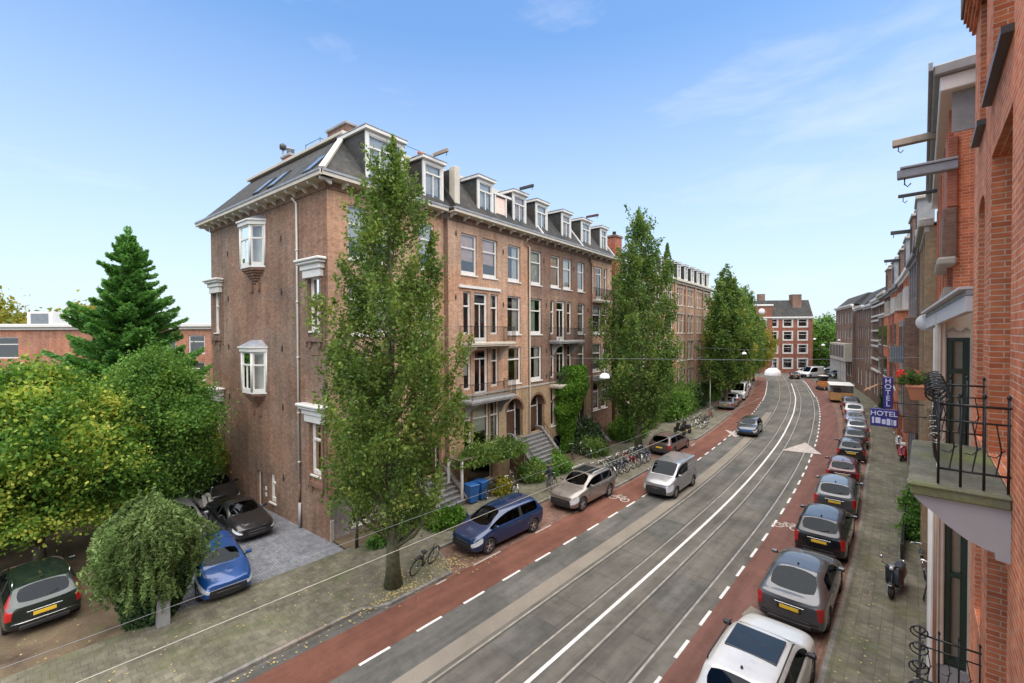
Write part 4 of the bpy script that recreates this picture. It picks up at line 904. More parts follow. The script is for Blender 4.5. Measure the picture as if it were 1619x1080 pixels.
def rings(t):
    L_, W_, H = carprofile(t); h = W_ / 2; f = L_ / 2
    hood = {'hatch': .98, 'suv': 1.10, 'bigsuv': 1.12, 'estate': .96, 'sedan': .94, 'mpv': 1.02, 'mini': .98, 'van': 1.14, 'bigvan': 1.25, 'coupe': 1.06, 'cabrio': .92}[t]
    belt = hood + .0
    cy = f - {'hatch': 1.05, 'suv': 1.25, 'bigsuv': 1.3, 'estate': 1.35, 'sedan': 1.3, 'mpv': .85, 'mini': .95, 'van': .85, 'bigvan': .75, 'coupe': 1.35, 'cabrio': 1.35}[t]
    rf = cy - {'hatch': .80, 'suv': .75, 'bigsuv': .75, 'estate': .80, 'sedan': .82, 'mpv': 1.0, 'mini': .55, 'van': .75, 'bigvan': .62, 'coupe': .85, 'cabrio': .75}[t]
    slope = {'hatch': .45, 'suv': .42, 'bigsuv': .38, 'estate': .42, 'sedan': 1.0, 'mpv': .42, 'mini': .30, 'van': .10, 'bigvan': .08, 'coupe': .95, 'cabrio': 1.0}[t]
    deck = {'sedan': .55, 'coupe': .22, 'cabrio': .60}.get(t, .0)
    rr_ = -f + .10 + deck + slope; tb = -f + .10 + deck
    ro = {'van': .86, 'bigvan': .88, 'suv': .76, 'bigsuv': .77}.get(t, .72)      # roof half-width factor
    zb = .24 if t in ('suv', 'bigsuv', 'van', 'bigvan') else .19
    # each ring: y, then nine (x factor, z)
    def R_(y, lo, mid, be, p5, p6, p7, top, zbb=zb): return (y, [(0, zbb), (lo[0] * .86, zbb), (lo[0], lo[1]), mid, be, p5, p6, p7, (0, top)])
    S_ = []
    zt = belt + .06
    S_.append(R_(-f, (.80, .42), (.86, .62), (.84, belt - .12), (.80, belt - .05), (.72, belt - .01), (.5, belt + .01), belt + .015, .36))
    S_.append(R_(-f + .12, (.93, .34), (.96, .62), (.95, belt - .08), (.92, belt), (.84, zt), (.72, zt + .01), zt + .02))
    if deck: S_.append(R_(tb + .02, (.97, .32), (1.0, .62), (.97, belt - .06), (.93, belt + .02), (.85, zt + .02), (.74, zt + .035), zt + .045))
    gl_in = .90
    S_.append(R_(rr_, (.98, .32), (1.0, .62), (.985, belt - .05), (.93, belt + .02), (ro + .04, H - .15), (ro - .06, H - .05), H - .02))
    S_.append(R_(rr_ + .06, (.98, .32), (1.0, .62), (.985, belt - .05), (.93, belt + .02), (ro + .045, H - .14), (ro - .05, H - .035), H - .005))
    bp = (rr_ + rf) / 2 + .05
    for y in (bp - .05, bp + .05): S_.append(R_(y, (.985, .32), (1.0, .62), (.985, belt - .05), (.935, belt + .01), (ro + .05, H - .13), (ro - .05, H - .02), H + .005))
    S_.append(R_(rf, (.985, .32), (1.0, .62), (.985, belt - .06), (.93, belt), (ro + .03, H - .14), (ro - .06, H - .035), H - .01))
    S_.append(R_(cy, (.98, .32), (1.0, .62), (.98, belt - .09), (.92, belt - .01), (.85, belt + .02), (.77, belt + .03), belt + .055))
    S_.append(R_(cy + .10, (.98, .32), (1.0, .62), (.975, belt - .11), (.90, belt - .03), (.80, belt + .01), (.66, belt + .025), belt + .04))
    S_.append(R_(f - .48, (.96, .32), (.985, .60), (.94, belt - .20), (.85, belt - .12), (.74, belt - .075), (.55, belt - .055), belt - .04))
    S_.append(R_(f - .16, (.90, .30), (.92, .52), (.87, belt - .30), (.80, belt - .22), (.68, belt - .185), (.5, belt - .17), belt - .16))
    S_.append(R_(f, (.70, .32), (.74, .48), (.71, belt - .42), (.68, belt - .34), (.60, belt - .29), (.42, belt - .27), belt - .265, .28))
    return L_, W_, H, S_, dict(tb=1 + (1 if deck else 0), deck=deck, belt=belt, cy=cy, rf=rf, rr=rr_, f=f, ro=ro)
_wheelcache = {}
def wheelmeshes(r, wd=.2):
    if (r,) in _wheelcache: return _wheelcache[(r,)]
    b = MB(); b.lathe([(r * .66, wd / 2 - .012), (r * .6, 0), (r * .66, -wd / 2 + .01), (r * .92, -wd / 2), (r, -wd * .32), (r, wd * .32), (r * .92, wd / 2), (r * .66, wd / 2 - .012)], (0, 0, 0), 'rubber', 24, 'X', caps=False); t = b.build('tyre')
    b = MB(); b.lathe([(.001, -.02), (r * .67, -.03), (r * .68, wd * .40), (r * .64, wd * .42), (r * .60, wd * .20), (.001, wd * .15)], (0, 0, 0), 'trim_black', 24, 'X')
    for i in range(5):
        g = 2 * math.pi * i / 5; M_ = Matrix.Rotation(g, 4, 'X'); b.box(wd * .26, wd * .38, -r * .10, r * .10, r * .05, r * .66, 'alloy', M_)
    b.lathe([(.001, wd * .40), (r * .16, wd * .39), (r * .16, wd * .2)], (0, 0, 0), 'alloy', 12, 'X'); b.lathe([(r * .60, wd * .36), (r * .69, wd * .42), (r * .69, wd * .30), (r * .60, wd * .30)], (0, 0, 0), 'alloy', 24, 'X', caps=False); ri = b.build('rim')
    ms = (t.data, ri.data); bpy.data.objects.remove(t); bpy.data.objects.remove(ri); _wheelcache[(r,)] = ms; return ms
def make_car(t, paint, name='parked_car', rails=False, sunroof=False, low=False, plate='plate_yellow', tall_tail=False):
    L_, W_, H, S_, q = rings(t); h = W_ / 2; ns = len(S_)
    vs = []; idx = []
    for (y, pts) in S_:
        row = []
        for j, (x, z) in enumerate(pts): row.append(len(vs)); vs.append((x * h, y, z))
        for j in range(7, 0, -1): row.append(len(vs)); vs.append((-pts[j][0] * h, y, pts[j][1]))
        idx.append(row)
    fs = []; mt = []
    RR = q['tb'] + 1; B1_ = RR + 2; RF = RR + 4
    van = t in ('van', 'bigvan')
    for i in range(ns - 1):
        for j in range(16):
            a, c = idx[i][j], idx[i][(j + 1) % 16]; d_, e = idx[i + 1][(j + 1) % 16], idx[i + 1][j]
            fs.append((a, c, d_, e)); jj = j if j < 8 else 15 - j; m_ = 0
            if jj == 5:
                if RR <= i < B1_ and not van: m_ = 1
                if i == B1_: m_ = 4 if not van else 0
                if B1_ < i <= RF: m_ = 1
            if jj == 7 and i == RF: m_ = 1
            if jj == 7 and i == RR - 1 and t != 'bigvan': m_ = 1
            if i == 0 and jj in (3, 4): m_ = 3
            if tall_tail and i == 1 and jj == 5: m_ = 3
            if i in (ns - 3, ns - 2) and jj == 3: m_ = 2
            if jj in (0, 1): m_ = 4
            mt.append(m_)
    for (row, flip, end) in ((idx[0], False, 'r'), (idx[-1], True, 'f')):
        r_ = row[:9]; l_ = [row[0]] + row[:8:-1] + [row[8]]
        for j in range(8):
            A = [r_[j], r_[j + 1], l_[j + 1], l_[j]]; A = list(dict.fromkeys(A))
            if not flip: A = A[::-1]
            fs.append(tuple(A)); mt.append((4 if (end == 'f' and j in (2, 3)) or j in (0, 1) else 0))
    me = bpy.data.meshes.new('cage'); me.from_pydata(vs, [], fs); me.polygons.foreach_set('material_index', mt)
    mats = [paint, 'car_glass', 'lamp_clear', 'tail_red', 'trim_black']
    for n_ in mats: me.materials.append(MATS[n_])
    bm = bmesh.new(); bm.from_mesh(me); bmesh.ops.recalc_face_normals(bm, faces=bm.faces[:])
    cl = bm.edges.layers.float.get('crease_edge') or bm.edges.layers.float.new('crease_edge')
    for e in bm.edges:
        lf = e.link_faces
        if len(lf) == 2 and lf[0].material_index != lf[1].material_index: e[cl] = .45
        elif e.calc_length() > .01:
            z_ = (e.verts[0].co.z + e.verts[1].co.z) / 2
            if abs(e.verts[0].co.z - e.verts[1].co.z) < .12 and abs(abs(e.verts[0].co.x / h) - .975) < .03 and z_ > q['belt'] - .25 and z_ < q['belt'] + .02: e[cl] = .35
            if (van) and z_ > q['belt']: e[cl] = .3
    bm.to_mesh(me); bm.free(); me.polygons.foreach_set('use_smooth', [True] * len(me.polygons))
    ob = bpy.data.objects.new('cage', me); COL.objects.link(ob)
    sd = ob.modifiers.new('s', 'SUBSURF'); sd.levels = 1 if low else 2; sd.render_levels = sd.levels
    r = .335 if t not in ('suv', 'bigsuv', 'coupe', 'bigvan') else .365
    if t == 'mini': r = .31
    ax = (q['f'] - .85, -q['f'] + .82 + (.1 if q['deck'] else 0))
    cut = None
    if True:
        c = MB()
        for y in ax: c.lathe([(r + .055, -h * 1.3), (r + .055, h * 1.3)], (0, y, r + .01), 'trim_black', 24, 'X')
        cut = c.build('cut'); cut.data.materials.clear(); 
        for n_ in mats: cut.data.materials.append(MATS[n_])
        cut.data.polygons.foreach_set('material_index', [4] * len(cut.data.polygons))
        bo = ob.modifiers.new('b', 'BOOLEAN'); bo.operation = 'DIFFERENCE'; bo.object = cut; bo.solver = 'EXACT'
    dg = bpy.context.evaluated_depsgraph_get(); dg.update(); full = bpy.data.meshes.new_from_object(ob.evaluated_get(dg))
    bpy.data.objects.remove(ob); bpy.data.objects.remove(cut)
    root = empty(name)
    def part(nm, test, par):
        bm = bmesh.new(); bm.from_mesh(full); dele = [f for f in bm.faces if not test(f)]
        bmesh.ops.delete(bm, geom=dele, context='FACES')
        if not bm.faces: bm.free(); return None
        m2 = bpy.data.meshes.new(nm); bm.to_mesh(m2); bm.free()
        for n_ in full.materials: m2.materials.append(n_) if len(m2.materials) < len(full.materials) else None
        if not m2.uv_layers: m2.uv_layers.new(name='UVMap')
        o = bpy.data.objects.new(nm, m2); COL.objects.link(o); o.parent = par; return o
    body = part('body', lambda f: f.material_index in (0, 4), root)
    part('windscreen', lambda f: f.material_index == 1 and f.normal.y > .35 and abs(f.normal.x) < .75, root)
    part('rear_window', lambda f: f.material_index == 1 and f.normal.y < -.35 and abs(f.normal.x) < .75, root)
    for sg in (-1, 1): part('side_window', lambda f: f.material_index == 1 and not (abs(f.normal.y) > .35 and abs(f.normal.x) < .75) and f.calc_center_median().x * sg > 0, root)
    for sg in (-1, 1):
        part('headlight', lambda f: f.material_index == 2 and f.calc_center_median().x * sg > 0, root)
        part('tail_light', lambda f: f.material_index == 3 and f.calc_center_median().x * sg > 0, root)
    tm, rm = wheelmeshes(r)
    for y in ax:
        for sg in (-1, 1):
            wo = empty('wheel', (sg * (h - .115), y, r), 0); wo.rotation_euler = (random.Random(y).random() * 6, 0, 0) if sg > 0 else (0, 0, math.pi); wo.parent = root
            for nm, mm in (('tyre', tm), ('rim', rm)): o = bpy.data.objects.new(nm, mm); COL.objects.link(o); o.parent = wo
    if not low:
        for sg in (-1, 1):
            b = MB(); b.bbox(sg * h * .96, sg * (h * .96 + .20), q['cy'] - .38, q['cy'] - .26, q['belt'] + .02, q['belt'] + .15, paint if paint != 'paint_white' else 'trim_black', .03); b.bar((sg * h * .9, q['cy'] - .3, q['belt'] + .02), (sg * (h * .98), q['cy'] - .32, q['belt'] + .06), .06, .04, 'trim_black'); b.build('mirror', root)
            for y in ((q['rf'] + q['rr']) / 2 + .32, q['rr'] + .42): 
                b = MB(); b.bbox(sg * (h * .985), sg * (h * .985 + .03), y - .1, y + .08, q['belt'] - .14, q['belt'] - .11, 'chrome' if paint in ('paint_white', 'paint_champagne') else 'trim_black', .006); b.build('door_handle', root)
    zc = q['belt'] - .03; b = MB(); rb = q['tb'] and (-q['f'] + .28 + q['deck'])
    b.box(-h * .84, h * .84, rb, q['cy'] - .04, zc - .3, zc - .28, 'cabin'); b.bbox(-h * .80, h * .80, q['cy'] - .42, q['cy'] - .03, zc - .28, zc + .0, 'cabin', .05)
    for sg in (-1, 1): b.box(sg * h * .84, sg * h * .86, rb, q['cy'] - .1, zc - .3, zc - .01, 'cabin')
    b.box(-h * .84, h * .84, rb, rb + .05, zc - .3, zc - .02, 'cabin'); b.build('cabin_lining', root)
    seatm = 'seat_tan' if paint in ('paint_champagne', 'paint_graphite') else 'seat_cloth'
    if not van:
        for (yy, xs_) in ((q['cy'] - 1.25, (-.38, .38)), (q['cy'] - 2.15, (-.38, .0, .38))):
            if yy - .2 < rb: continue
            for xx in xs_: b = MB(); b.bbox(xx - .22, xx + .22, yy - .12, yy + .02, zc - .28, zc + .16, seatm, .05); b.bbox(xx - .12, xx + .12, yy - .12, yy - .03, zc + .18, zc + .34, seatm, .04); b.build('seat', root)
    b = MB(); ring = [(-.38 + .18 * math.cos(g), q['cy'] - .52 + .06 * math.sin(g), zc + .02 + .17 * math.sin(g)) for g in np.linspace(0, 6.283, 17)]; b.tube(ring, .014, 'trim_black', 5, cap=False); b.build('steering_wheel', root)
    # plates, grille, shut lines
    b = MB(); b.bbox(-.26, .26, -q['f'] - .012, -q['f'] + .015, q['belt'] - .34, q['belt'] - .23, plate, .004); b.build('number_plate', root)
    b = MB(); b.bbox(-.34, .34, -q['f'] - .002, -q['f'] + .03, q['belt'] - .38, q['belt'] - .20, 'trim_black', .01); b.bbox(-h * .62, h * .62, -q['f'] - .006, -q['f'] + .06, .27, .40, 'trim_black', .02); b.build('bumper_insert', root)
    b = MB(); b.bbox(-.26, .26, q['f'] - .045, q['f'] - .006, .42, .53, plate, .004); b.build('number_plate', root)
    if not low:
        b = MB(); b.bbox(-.40, .40, -q['f'] - .004, -q['f'] + .05, q['belt'] - .19, q['belt'] - .17, 'chrome', .004)
        b.tube([(-h * .80, -q['f'] + .02, .50), (-h * .5, -q['f'] - .018, .50), (h * .5, -q['f'] - .018, .50), (h * .80, -q['f'] + .02, .50)], .016, 'trim_black' if not tall_tail else 'chrome', 6); b.build('bumper_trim', root)
        b = MB(); b.lathe([(.001, .06), (.02, .05), (.035, 0)], (0, q['rr'] + .25, H - .005), 'trim_black', 8); b.build('antenna', root)
        if not van and not q['deck']:
            b = MB(); b.tube([(0, q['tb'] and -q['f'] + .14, q['belt'] + .11), (.32, -q['f'] + .2, q['belt'] + .2)], .012, 'trim_black', 5); b.build('wiper', root)
        b = MB()
        for k in range(5): b.box(-.36, .36, q['f'] - .01, q['f'] + .008, q['belt'] - .52 + k * .03, q['belt'] - .508 + k * .03, 'chrome' if k in (0, 4) else 'trim_black')
        b.build('grille', root)
    if rails:
        for sg in (-1, 1):
            b = MB(); x = sg * h * (q['ro'] - .01); b.tube([(x, q['rr'] + .1, H - .06), (x, q['rr'] + .2, H + .035), (x, q['rf'] - .25, H + .035), (x, q['rf'] - .1, H - .04)], .018, 'chrome' if rails == 'c' else 'trim_black', 6); b.build('roof_rail', root)
    if sunroof:
        b = MB(); w_ = h * q['ro'] - .16; b.bbox(-w_, w_, q['rf'] - 1.25, q['rf'] - .2, H - .06, H + .012, 'black_glass', .01); b.box(-w_ + .02, w_ - .02, q['rf'] - .74, q['rf'] - .72, H + .012, H + .015, 'trim_black'); b.build('sunroof', root)
    return root
_protos = {}
def car(t, paint, x, y, rz, label, group, **kw):
    name = kw.pop('name', 'parked_car'); cat = kw.pop('cat', 'car'); key = (t, paint, name, tuple(sorted(kw.items())))
    z = kw.pop('z', .0)
    if key in _protos: o = copy_tree(_protos[key], (x, y, z), rz, label, group)
    else: o = make_car(t, paint, name, **kw); _protos[key] = o; o.location = (x, y, z); o.rotation_euler = (0, 0, rz)
    tag(o, label, cat, group); return o
PI = math.pi
# right-hand row: seen from behind
RG = 'cars parked along the right kerb'
def right(t, paint, yrear, label, dx=0, **kw):
    L_ = carprofile(t)[0]; y = yrear + L_ / 2; kx = SP(y, kr(y) - 1.02 + dx)
    return car(t, paint, kx[0], kx[1], SROT(y) + kw.pop('tw', 0), label, RG, **kw)
right('bigsuv', 'paint_white', 10.35, 'white estate car with black sunroof nearest the camera in the right row', rails=True, sunroof=True)
right('coupe', 'paint_grey', 16.05, 'dark grey sloping-tail car directly in front of the white sunroof car')
right('suv', 'paint_black', 21.85, 'black car with red tail lights beside the cycle symbol on the road')
right('suv', 'paint_grey', 27.45, 'mid grey car, fourth in the right row, in front of the black one')
right('hatch', 'paint_red', 33.3, 'dark red hatchback with pale roof in the right row')
right('hatch', 'paint_black', 39.9, 'black hatchback beside the big white triangle road marking')
right('hatch', 'paint_graphite', 44.9, 'graphite hatchback just beyond the black one in the right row', low=True)
right('hatch', 'paint_silver', 49.7, 'silver hatchback level with the hotel signs', low=True)
right('sedan', 'paint_silver', 54.4, 'silver saloon just before the last white car in the right row', low=True)
right('suv', 'paint_white', 59.6, 'white car, last but one before the builders trailer', low=True)
right('suv', 'paint_black', 65.6, 'black car parked nearest the wooden-sided trailer', low=True)
# left-hand row
LG = 'cars parked along the left kerb'
car('mpv', 'paint_blue', -14.42, 14.75, PI + R(-1), 'dark blue people carrier in the first bay behind the near tree', LG)
car('suv', 'paint_champagne', -14.15, 21.3, PI + R(1), 'champagne coloured car with sunroof beside the bicycle rack', LG, rails='c', sunroof=True)
car('estate', 'paint_estate', -15.0, 35.2, R(3), 'dark estate with red tail lights parked beside the second tree', LG, rails=True)
def left(t, paint, y, label, rot=0, **kw):
    p = SP(y, -7.0); return car(t, paint, p[0], p[1], SROT(y) + rot, label, LG, **kw)
left('sedan', 'paint_silver', 61.2, 'silver saloon at the foot of the third tree, rear toward camera', low=True)
left('hatch', 'paint_silver', 65.8, 'small silver hatchback between the silver saloon and the white van', low=True)
left('sedan', 'paint_silver', 78.5, 'silver car just beyond the parked white van', PI, low=True)
left('hatch', 'paint_white', 84.5, 'white hatchback second beyond the parked white van', PI, low=True)
p_ = SP(71.2, -6.9); car('bigvan', 'paint_white', p_[0], p_[1], SROT(71) + PI, 'tall white delivery van parked at the left kerb facing the camera', 'vans', name='delivery_van', cat='van', low=False)
car('van', 'paint_silver', -11.2, 26.35, PI + R(1.5), 'silver grey small panel van driving toward the camera', 'vans', name='panel_van', cat='van')
tx = car('hatch', 'paint_graphite', -11.95, 46.1, PI + SROT(46), 'dark car with blue front driving toward the camera', 'cars driving on the street', name='moving_car')
b = MB(); b.bbox(-.5, .5, 2.0, 2.075, .50, .74, 'paint_police', .02); b.build('bonnet_panel', tx)
p_ = SP(108, 1.2); car('hatch', 'paint_black', p_[0], p_[1], SROT(106), 'dark car driving away near the far junction', 'cars driving on the street', name='moving_car', low=True)
# courtyard
CG = 'cars parked in the courtyard and car park'
car('estate', 'paint_green', -22.95, .12, R(90 + 4), 'very dark green estate with tall red tail lights in the left corner', CG, rails='c', tall_tail=True)
mn = car('mini', 'paint_miniblue', -19.85, 4.85, R(-94), 'bright blue small hatchback beside the ivy bush', CG)
car('cabrio', 'paint_black', -24.6, 6.95, R(-88), 'black low car parked against the side wall of the corner building', CG)
car('hatch', 'paint_silver', -25.6, 4.7, R(-90), 'silver hatchback behind the bright blue one', CG)
car('hatch', 'paint_black', -30.0, 7.2, R(-90), 'black hatchback at the back of the courtyard by the wall', CG)
for (x, y, rz, pnt, lab) in ((-19.2, 117, 150, 'paint_white', 'white car beyond the junction beside the lorry'), (-16.5, 121, 160, 'paint_silver', 'silver car farthest up the side street'), (-13.2, 115, 150, 'paint_black', 'dark car waiting at the junction on the right')):
    car('suv', pnt, x, y, R(rz), lab, 'cars beyond the junction', low=True)
car('bigvan', 'paint_white', -17.2, 112.5, R(155), 'white van in front of the cars beyond the junction', 'vans', name='delivery_van', cat='van', low=True)
# trailer and orange digger
t = empty('builders_trailer', (-8.35, 76.2, 0), SROT(76), 'builders trailer with wooden sides and a pale canopy top', 'trailer')
b = MB(); b.bbox(-1.25, 1.25, -2.2, 2.2, .35, 1.35, 'wood_orange'); b.build('side_boards', t)
b = MB(); b.bbox(-1.3, 1.3, -1.0, 2.3, 1.352, 2.3, 'tarp', .1); b.bbox(-1.35, 1.35, -2.3, 2.35, 2.302, 2.45, 'white_paint', .04); b.build('canopy', t)
b = MB()
for x in (-1.2, 1.2): b.box(x - .04, x + .04, -2.15, -2.07, 1.352, 2.3, 'trim_black')
b.box(-1.16, 1.16, -2.14, -2.08, 2.22, 2.3, 'trim_black'); b.build('tail_frame', t)
b = MB(); b.bbox(-.9, -.1, -2.0, -1.4, 1.352, 1.9, 'trim_black', .05); b.build('load', t)
for y in (-.5, .5):
    for sg in (-1, 1):
        o = bpy.data.objects.new('wheel', wheelmeshes(.335)[0]); COL.objects.link(o); o.parent = t; o.location = (sg * 1.05, y, .335)
t = empty('mini_digger', (-11.9, 89.5, 0), SROT(89) + R(20), 'small orange digger working at the kerb beyond the trailer', 'digger')
b = MB(); b.bbox(-.8, .8, -1.0, 1.0, .55, 1.15, 'paint_orange', .06); b.bbox(-.75, .1, -.6, .6, 1.152, 1.5, 'paint_orange', .05); b.build('body', t)
b = MB(); b.bbox(-.7, .3, -.5, .7, 1.502, 2.3, 'black_glass', .06); b.bbox(-.75, .35, -.55, .75, 2.302, 2.4, 'white_paint', .03); b.build('cab', t)
b = MB(); b.bar((.5, .9, 1.1), (.5, 2.0, 2.4), .22, .26, 'paint_orange'); b.bar((.5, 2.0, 2.4), (.5, 3.1, 1.2), .18, .2, 'paint_orange'); b.bbox(.2, .8, 2.9, 3.4, .6, 1.2, 'trim_black', .05); b.build('arm', t)
for sg in (-1, 1): b = MB(); b.bbox(sg * .55, sg * .95, -1.2, 1.2, 0, .55, 'rubber', .2); b.build('track', t)
# ================================================================== vegetation
def leafmesh(name, P, size, mat, par, seed=0, aspect=1.6, up=0.0, droop=0.0, dirs=None, extra=None):
    """P: (n,3) leaf centres. One small folded leaf (two triangles sharing a rib) each."""
    rg = np.random.default_rng(seed); n = len(P)
    a = rg.normal(size=(n, 3)) if dirs is None else dirs + rg.normal(size=(n, 3)) * .35
    a[:, 2] -= droop; a /= np.linalg.norm(a, axis=1)[:, None] + 1e-9
    b = rg.normal(size=(n, 3)); b[:, 2] += 0; b -= (b * a).sum(1)[:, None] * a; 
    if up: b[:, 2] *= (1 - up)
    b /= np.linalg.norm(b, axis=1)[:, None] + 1e-9
    s = size * rg.uniform(.6, 1.35, n)[:, None]
    nn = np.cross(a, b)
    v0 = P - a * s * .5 * aspect; v2 = P + a * s * .5 * aspect; v1 = P + b * s * .5 + nn * s * .12; v3 = P - b * s * .5 + nn * s * .12
    co = np.stack([v0, v1, v2, v3], 1).reshape(-1, 3)
    me = bpy.data.meshes.new(name); me.vertices.add(n * 4); me.vertices.foreach_set('co', co.ravel())
    me.loops.add(n * 4); me.loops.foreach_set('vertex_index', np.arange(n * 4, dtype=np.int32)); me.polygons.add(n)
    me.polygons.foreach_set('loop_start', np.arange(0, n * 4, 4, dtype=np.int32)); me.update(calc_edges=True)
    me.materials.append(MATS[mat]); o = bpy.data.objects.new(name, me); COL.objects.link(o); o.parent = par; return o
def profile(tab):
    z = [a for a, b in tab]; r = [b for a, b in tab]; return lambda t: np.interp(t, z, r)
def tree(name, loc, h, prof, label, cat='tree', group=None, mat='leaf_street', n=22000, size=.11, trunk_r=.16, trunk_top=None, seed=1, bark='bark', lean=(0, 0), clumps=260, cs=.42, shell=.55, upright=.8, bare=0, gaps=.12, leaders=None, spray=None):
    """prof(t) -> crown radius at height fraction; limbs rise from the trunk and carry leaf clumps"""
    rg = np.random.default_rng(seed); root = empty(name, loc, 0, label, cat, group)
    zs = [a for a, b in prof]; pr = profile(prof); z0 = zs[0]
    # irregular lobes
    ph = rg.uniform(0, 6.28, 6); am = rg.uniform(.06, .20, 6)
    def rad(z, g): return pr(z) * (1 + am[0] * np.sin(2 * g + ph[0] + z * .4) + am[1] * np.sin(3 * g + ph[1] - z * .8) + am[2] * np.sin(5 * g + ph[2] + z * 1.3) + am[3] * .8 * np.sin(z * 2.2 + ph[3] + g))
    # clump centres
    C = []
    tries = 0
    while len(C) < clumps and tries < clumps * 30:
        tries += 1; z = rg.uniform(z0, zs[-1]); 
        if rg.random() > (pr(z) / max(b for a, b in prof)) ** 1.2 + .06: continue
        g = rg.uniform(0, 6.283); rr_ = rad(z, g) * (1 - shell * rg.random() ** 1.6) 
        if math.sin(g * 3 + z * 1.1 + ph[4]) > 1 - gaps * 2 and rg.random() < .8: continue
        C.append((lean[0] * z + rr_ * math.cos(g), lean[1] * z + rr_ * math.sin(g), z))
    C = np.array(C)
    b = MB(); tt = trunk_top or zs[-1] * .82; pts = []; nseg = 9
    for i in range(nseg + 1):
        z = tt * i / nseg; pts.append((lean[0] * z + rg.normal() * .03 * i / nseg * 3, lean[1] * z + rg.normal() * .03 * i / nseg * 3, z))
    b.tube(pts, [trunk_r * (1.35 if i == 0 else 1) * (1 - .88 * (i / nseg)) + .012 for i in range(nseg + 1)], bark, 10); b.build('trunk', root)
    b = MB(); k = 0
    for c in C[::max(1, len(C) // 70)]:
        zb = max(z0 * .55, c[2] - (.5 + upright * 1.6 * rg.uniform(.6, 1.3))); zb = min(zb, tt * .97); f = zb / tt
        A = V((lean[0] * zb, lean[1] * zb, zb)); Cc = V(c); mid = A.lerp(Cc, .55) + V((0, 0, -.12 * upright * (Cc - A).length)); r0 = max(.018, trunk_r * (1 - .88 * f) * .5)
        b.tube([A, mid, Cc], [r0, r0 * .6, .008], bark, 5, cap=False)
    b.build('limb', root)
    per = max(4, n // len(C)); off = rg.normal(size=(len(C), per, 3)) * cs * rg.uniform(.55, 1.2, (len(C), 1, 1)); off[:, :, 2] *= .85
    if spray:                                            # upswept leafy sprays instead of round clumps
        ln, rd = spray; u_ = rg.random((len(C), per, 1)); hd = C[:, :2] / (np.linalg.norm(C[:, :2], axis=1)[:, None] + .3); dr = np.concatenate([hd * .42 + rg.normal(size=(len(C), 2)) * .22, np.ones((len(C), 1))], 1)[:, None, :]
        lk = rg.uniform(.5, 1.35, (len(C), 1, 1)) * ln; off = dr * (u_ - .45) * lk + rg.normal(size=(len(C), per, 3)) * rd * (1.15 - u_ * .85)
    P = (C[:, None, :] + off).reshape(-1, 3)
    ext = []
    for (ex, ey, ez, er, en) in (leaders or []):        # thin leading shoots above the crown
        t = rg.random(en); g = rg.uniform(0, 6.28, en); rr_ = er * (1 - t) * np.sqrt(rg.random(en)) + .03; ext.append(np.stack([ex + rr_ * np.cos(g), ey + rr_ * np.sin(g), ez[0] + (ez[1] - ez[0]) * t], 1))
    if ext: P = np.concatenate([P] + ext)
    P = P[P[:, 2] > z0 * .8]
    leafmesh('crown', P, size, mat, root, seed); return root
ST = 'street trees along the left pavement'
tree('street_tree', (-14.42, 9.1, .1), 16.6, [(2.5, .5), (3.2, 1.65), (4.5, 2.25), (6.5, 2.5), (8.5, 2.3), (10.5, 1.9), (12.5, 1.5), (14, 1.0), (15.0, .6), (15.8, .2)], 'nearest tall columnar street tree with a bicycle against its mossy trunk', group=ST, mat='leaf_columnar', n=58000, size=.080, trunk_r=.25, bark='bark_green', clumps=520, cs=.36, shell=.80, gaps=.25, seed=11, spray=(1.25, .19), leaders=[(.1, .1, (14.4, 16.6), .42, 700), (-.7, .5, (13.3, 15.0), .4, 500), (.9, 1.2, (11.3, 13.2), .35, 400), (.7, -1.0, (12.4, 14.0), .35, 400)])
tree('street_tree', (-16.85, 33.4, .1), 18, [(2.6, .7), (3.4, 2.3), (5.5, 2.95), (8, 2.95), (11, 2.4), (13.5, 1.75), (15.5, 1.35), (17.3, .75), (18.6, .25)], 'second street tree with two leading tops just past the corner building', group=ST, n=46000, size=.12, trunk_r=.26, bark='bark_green', clumps=480, cs=.45, seed=12, spray=(1.6, .26), leaders=[(0, 0, (17, 19.2), .5, 400), (1.3, 2.5, (13.5, 16.8), .8, 900)])
def st(y, o_, h, r, label, seed, mat='leaf_street', n=20000, **kw):
    r *= .86
    p = SP(y, o_); tree('street_tree', (p[0], p[1], .1), h, [(3.1, .5 * r), (4.2, .8 * r), (h * .42, r), (h * .62, .85 * r), (h * .8, .5 * r), (h * .93, .2 * r), (h, .05)], label, group=ST, mat=mat, n=n, size=.17, trunk_r=.22, clumps=300, cs=.5, seed=seed, spray=(1.7, .32), **kw)
st(59.3, -7.0, 17.6, 3.0, 'third street tree, columnar, at the silver saloon', 13, n=30000)
st(66.5, -7.6, 16.6, 3.2, 'yellowish street tree just behind the third one', 14, 'leaf_autumn', n=22000)
st(74, -7.3, 16.4, 3.3, 'green street tree with pointed top beside the white delivery van', 15)
st(83, -6.9, 16.8, 3.0, 'slim dark green street tree rising to a needle point in the far group', 16)
st(91, -6.6, 14.2, 3.9, 'yellow green street tree before the far junction', 17, 'leaf_autumn')
st(98, -6.2, 12.0, 4.0, 'low round yellowing tree nearest the red corner building', 18, 'leaf_autumn')
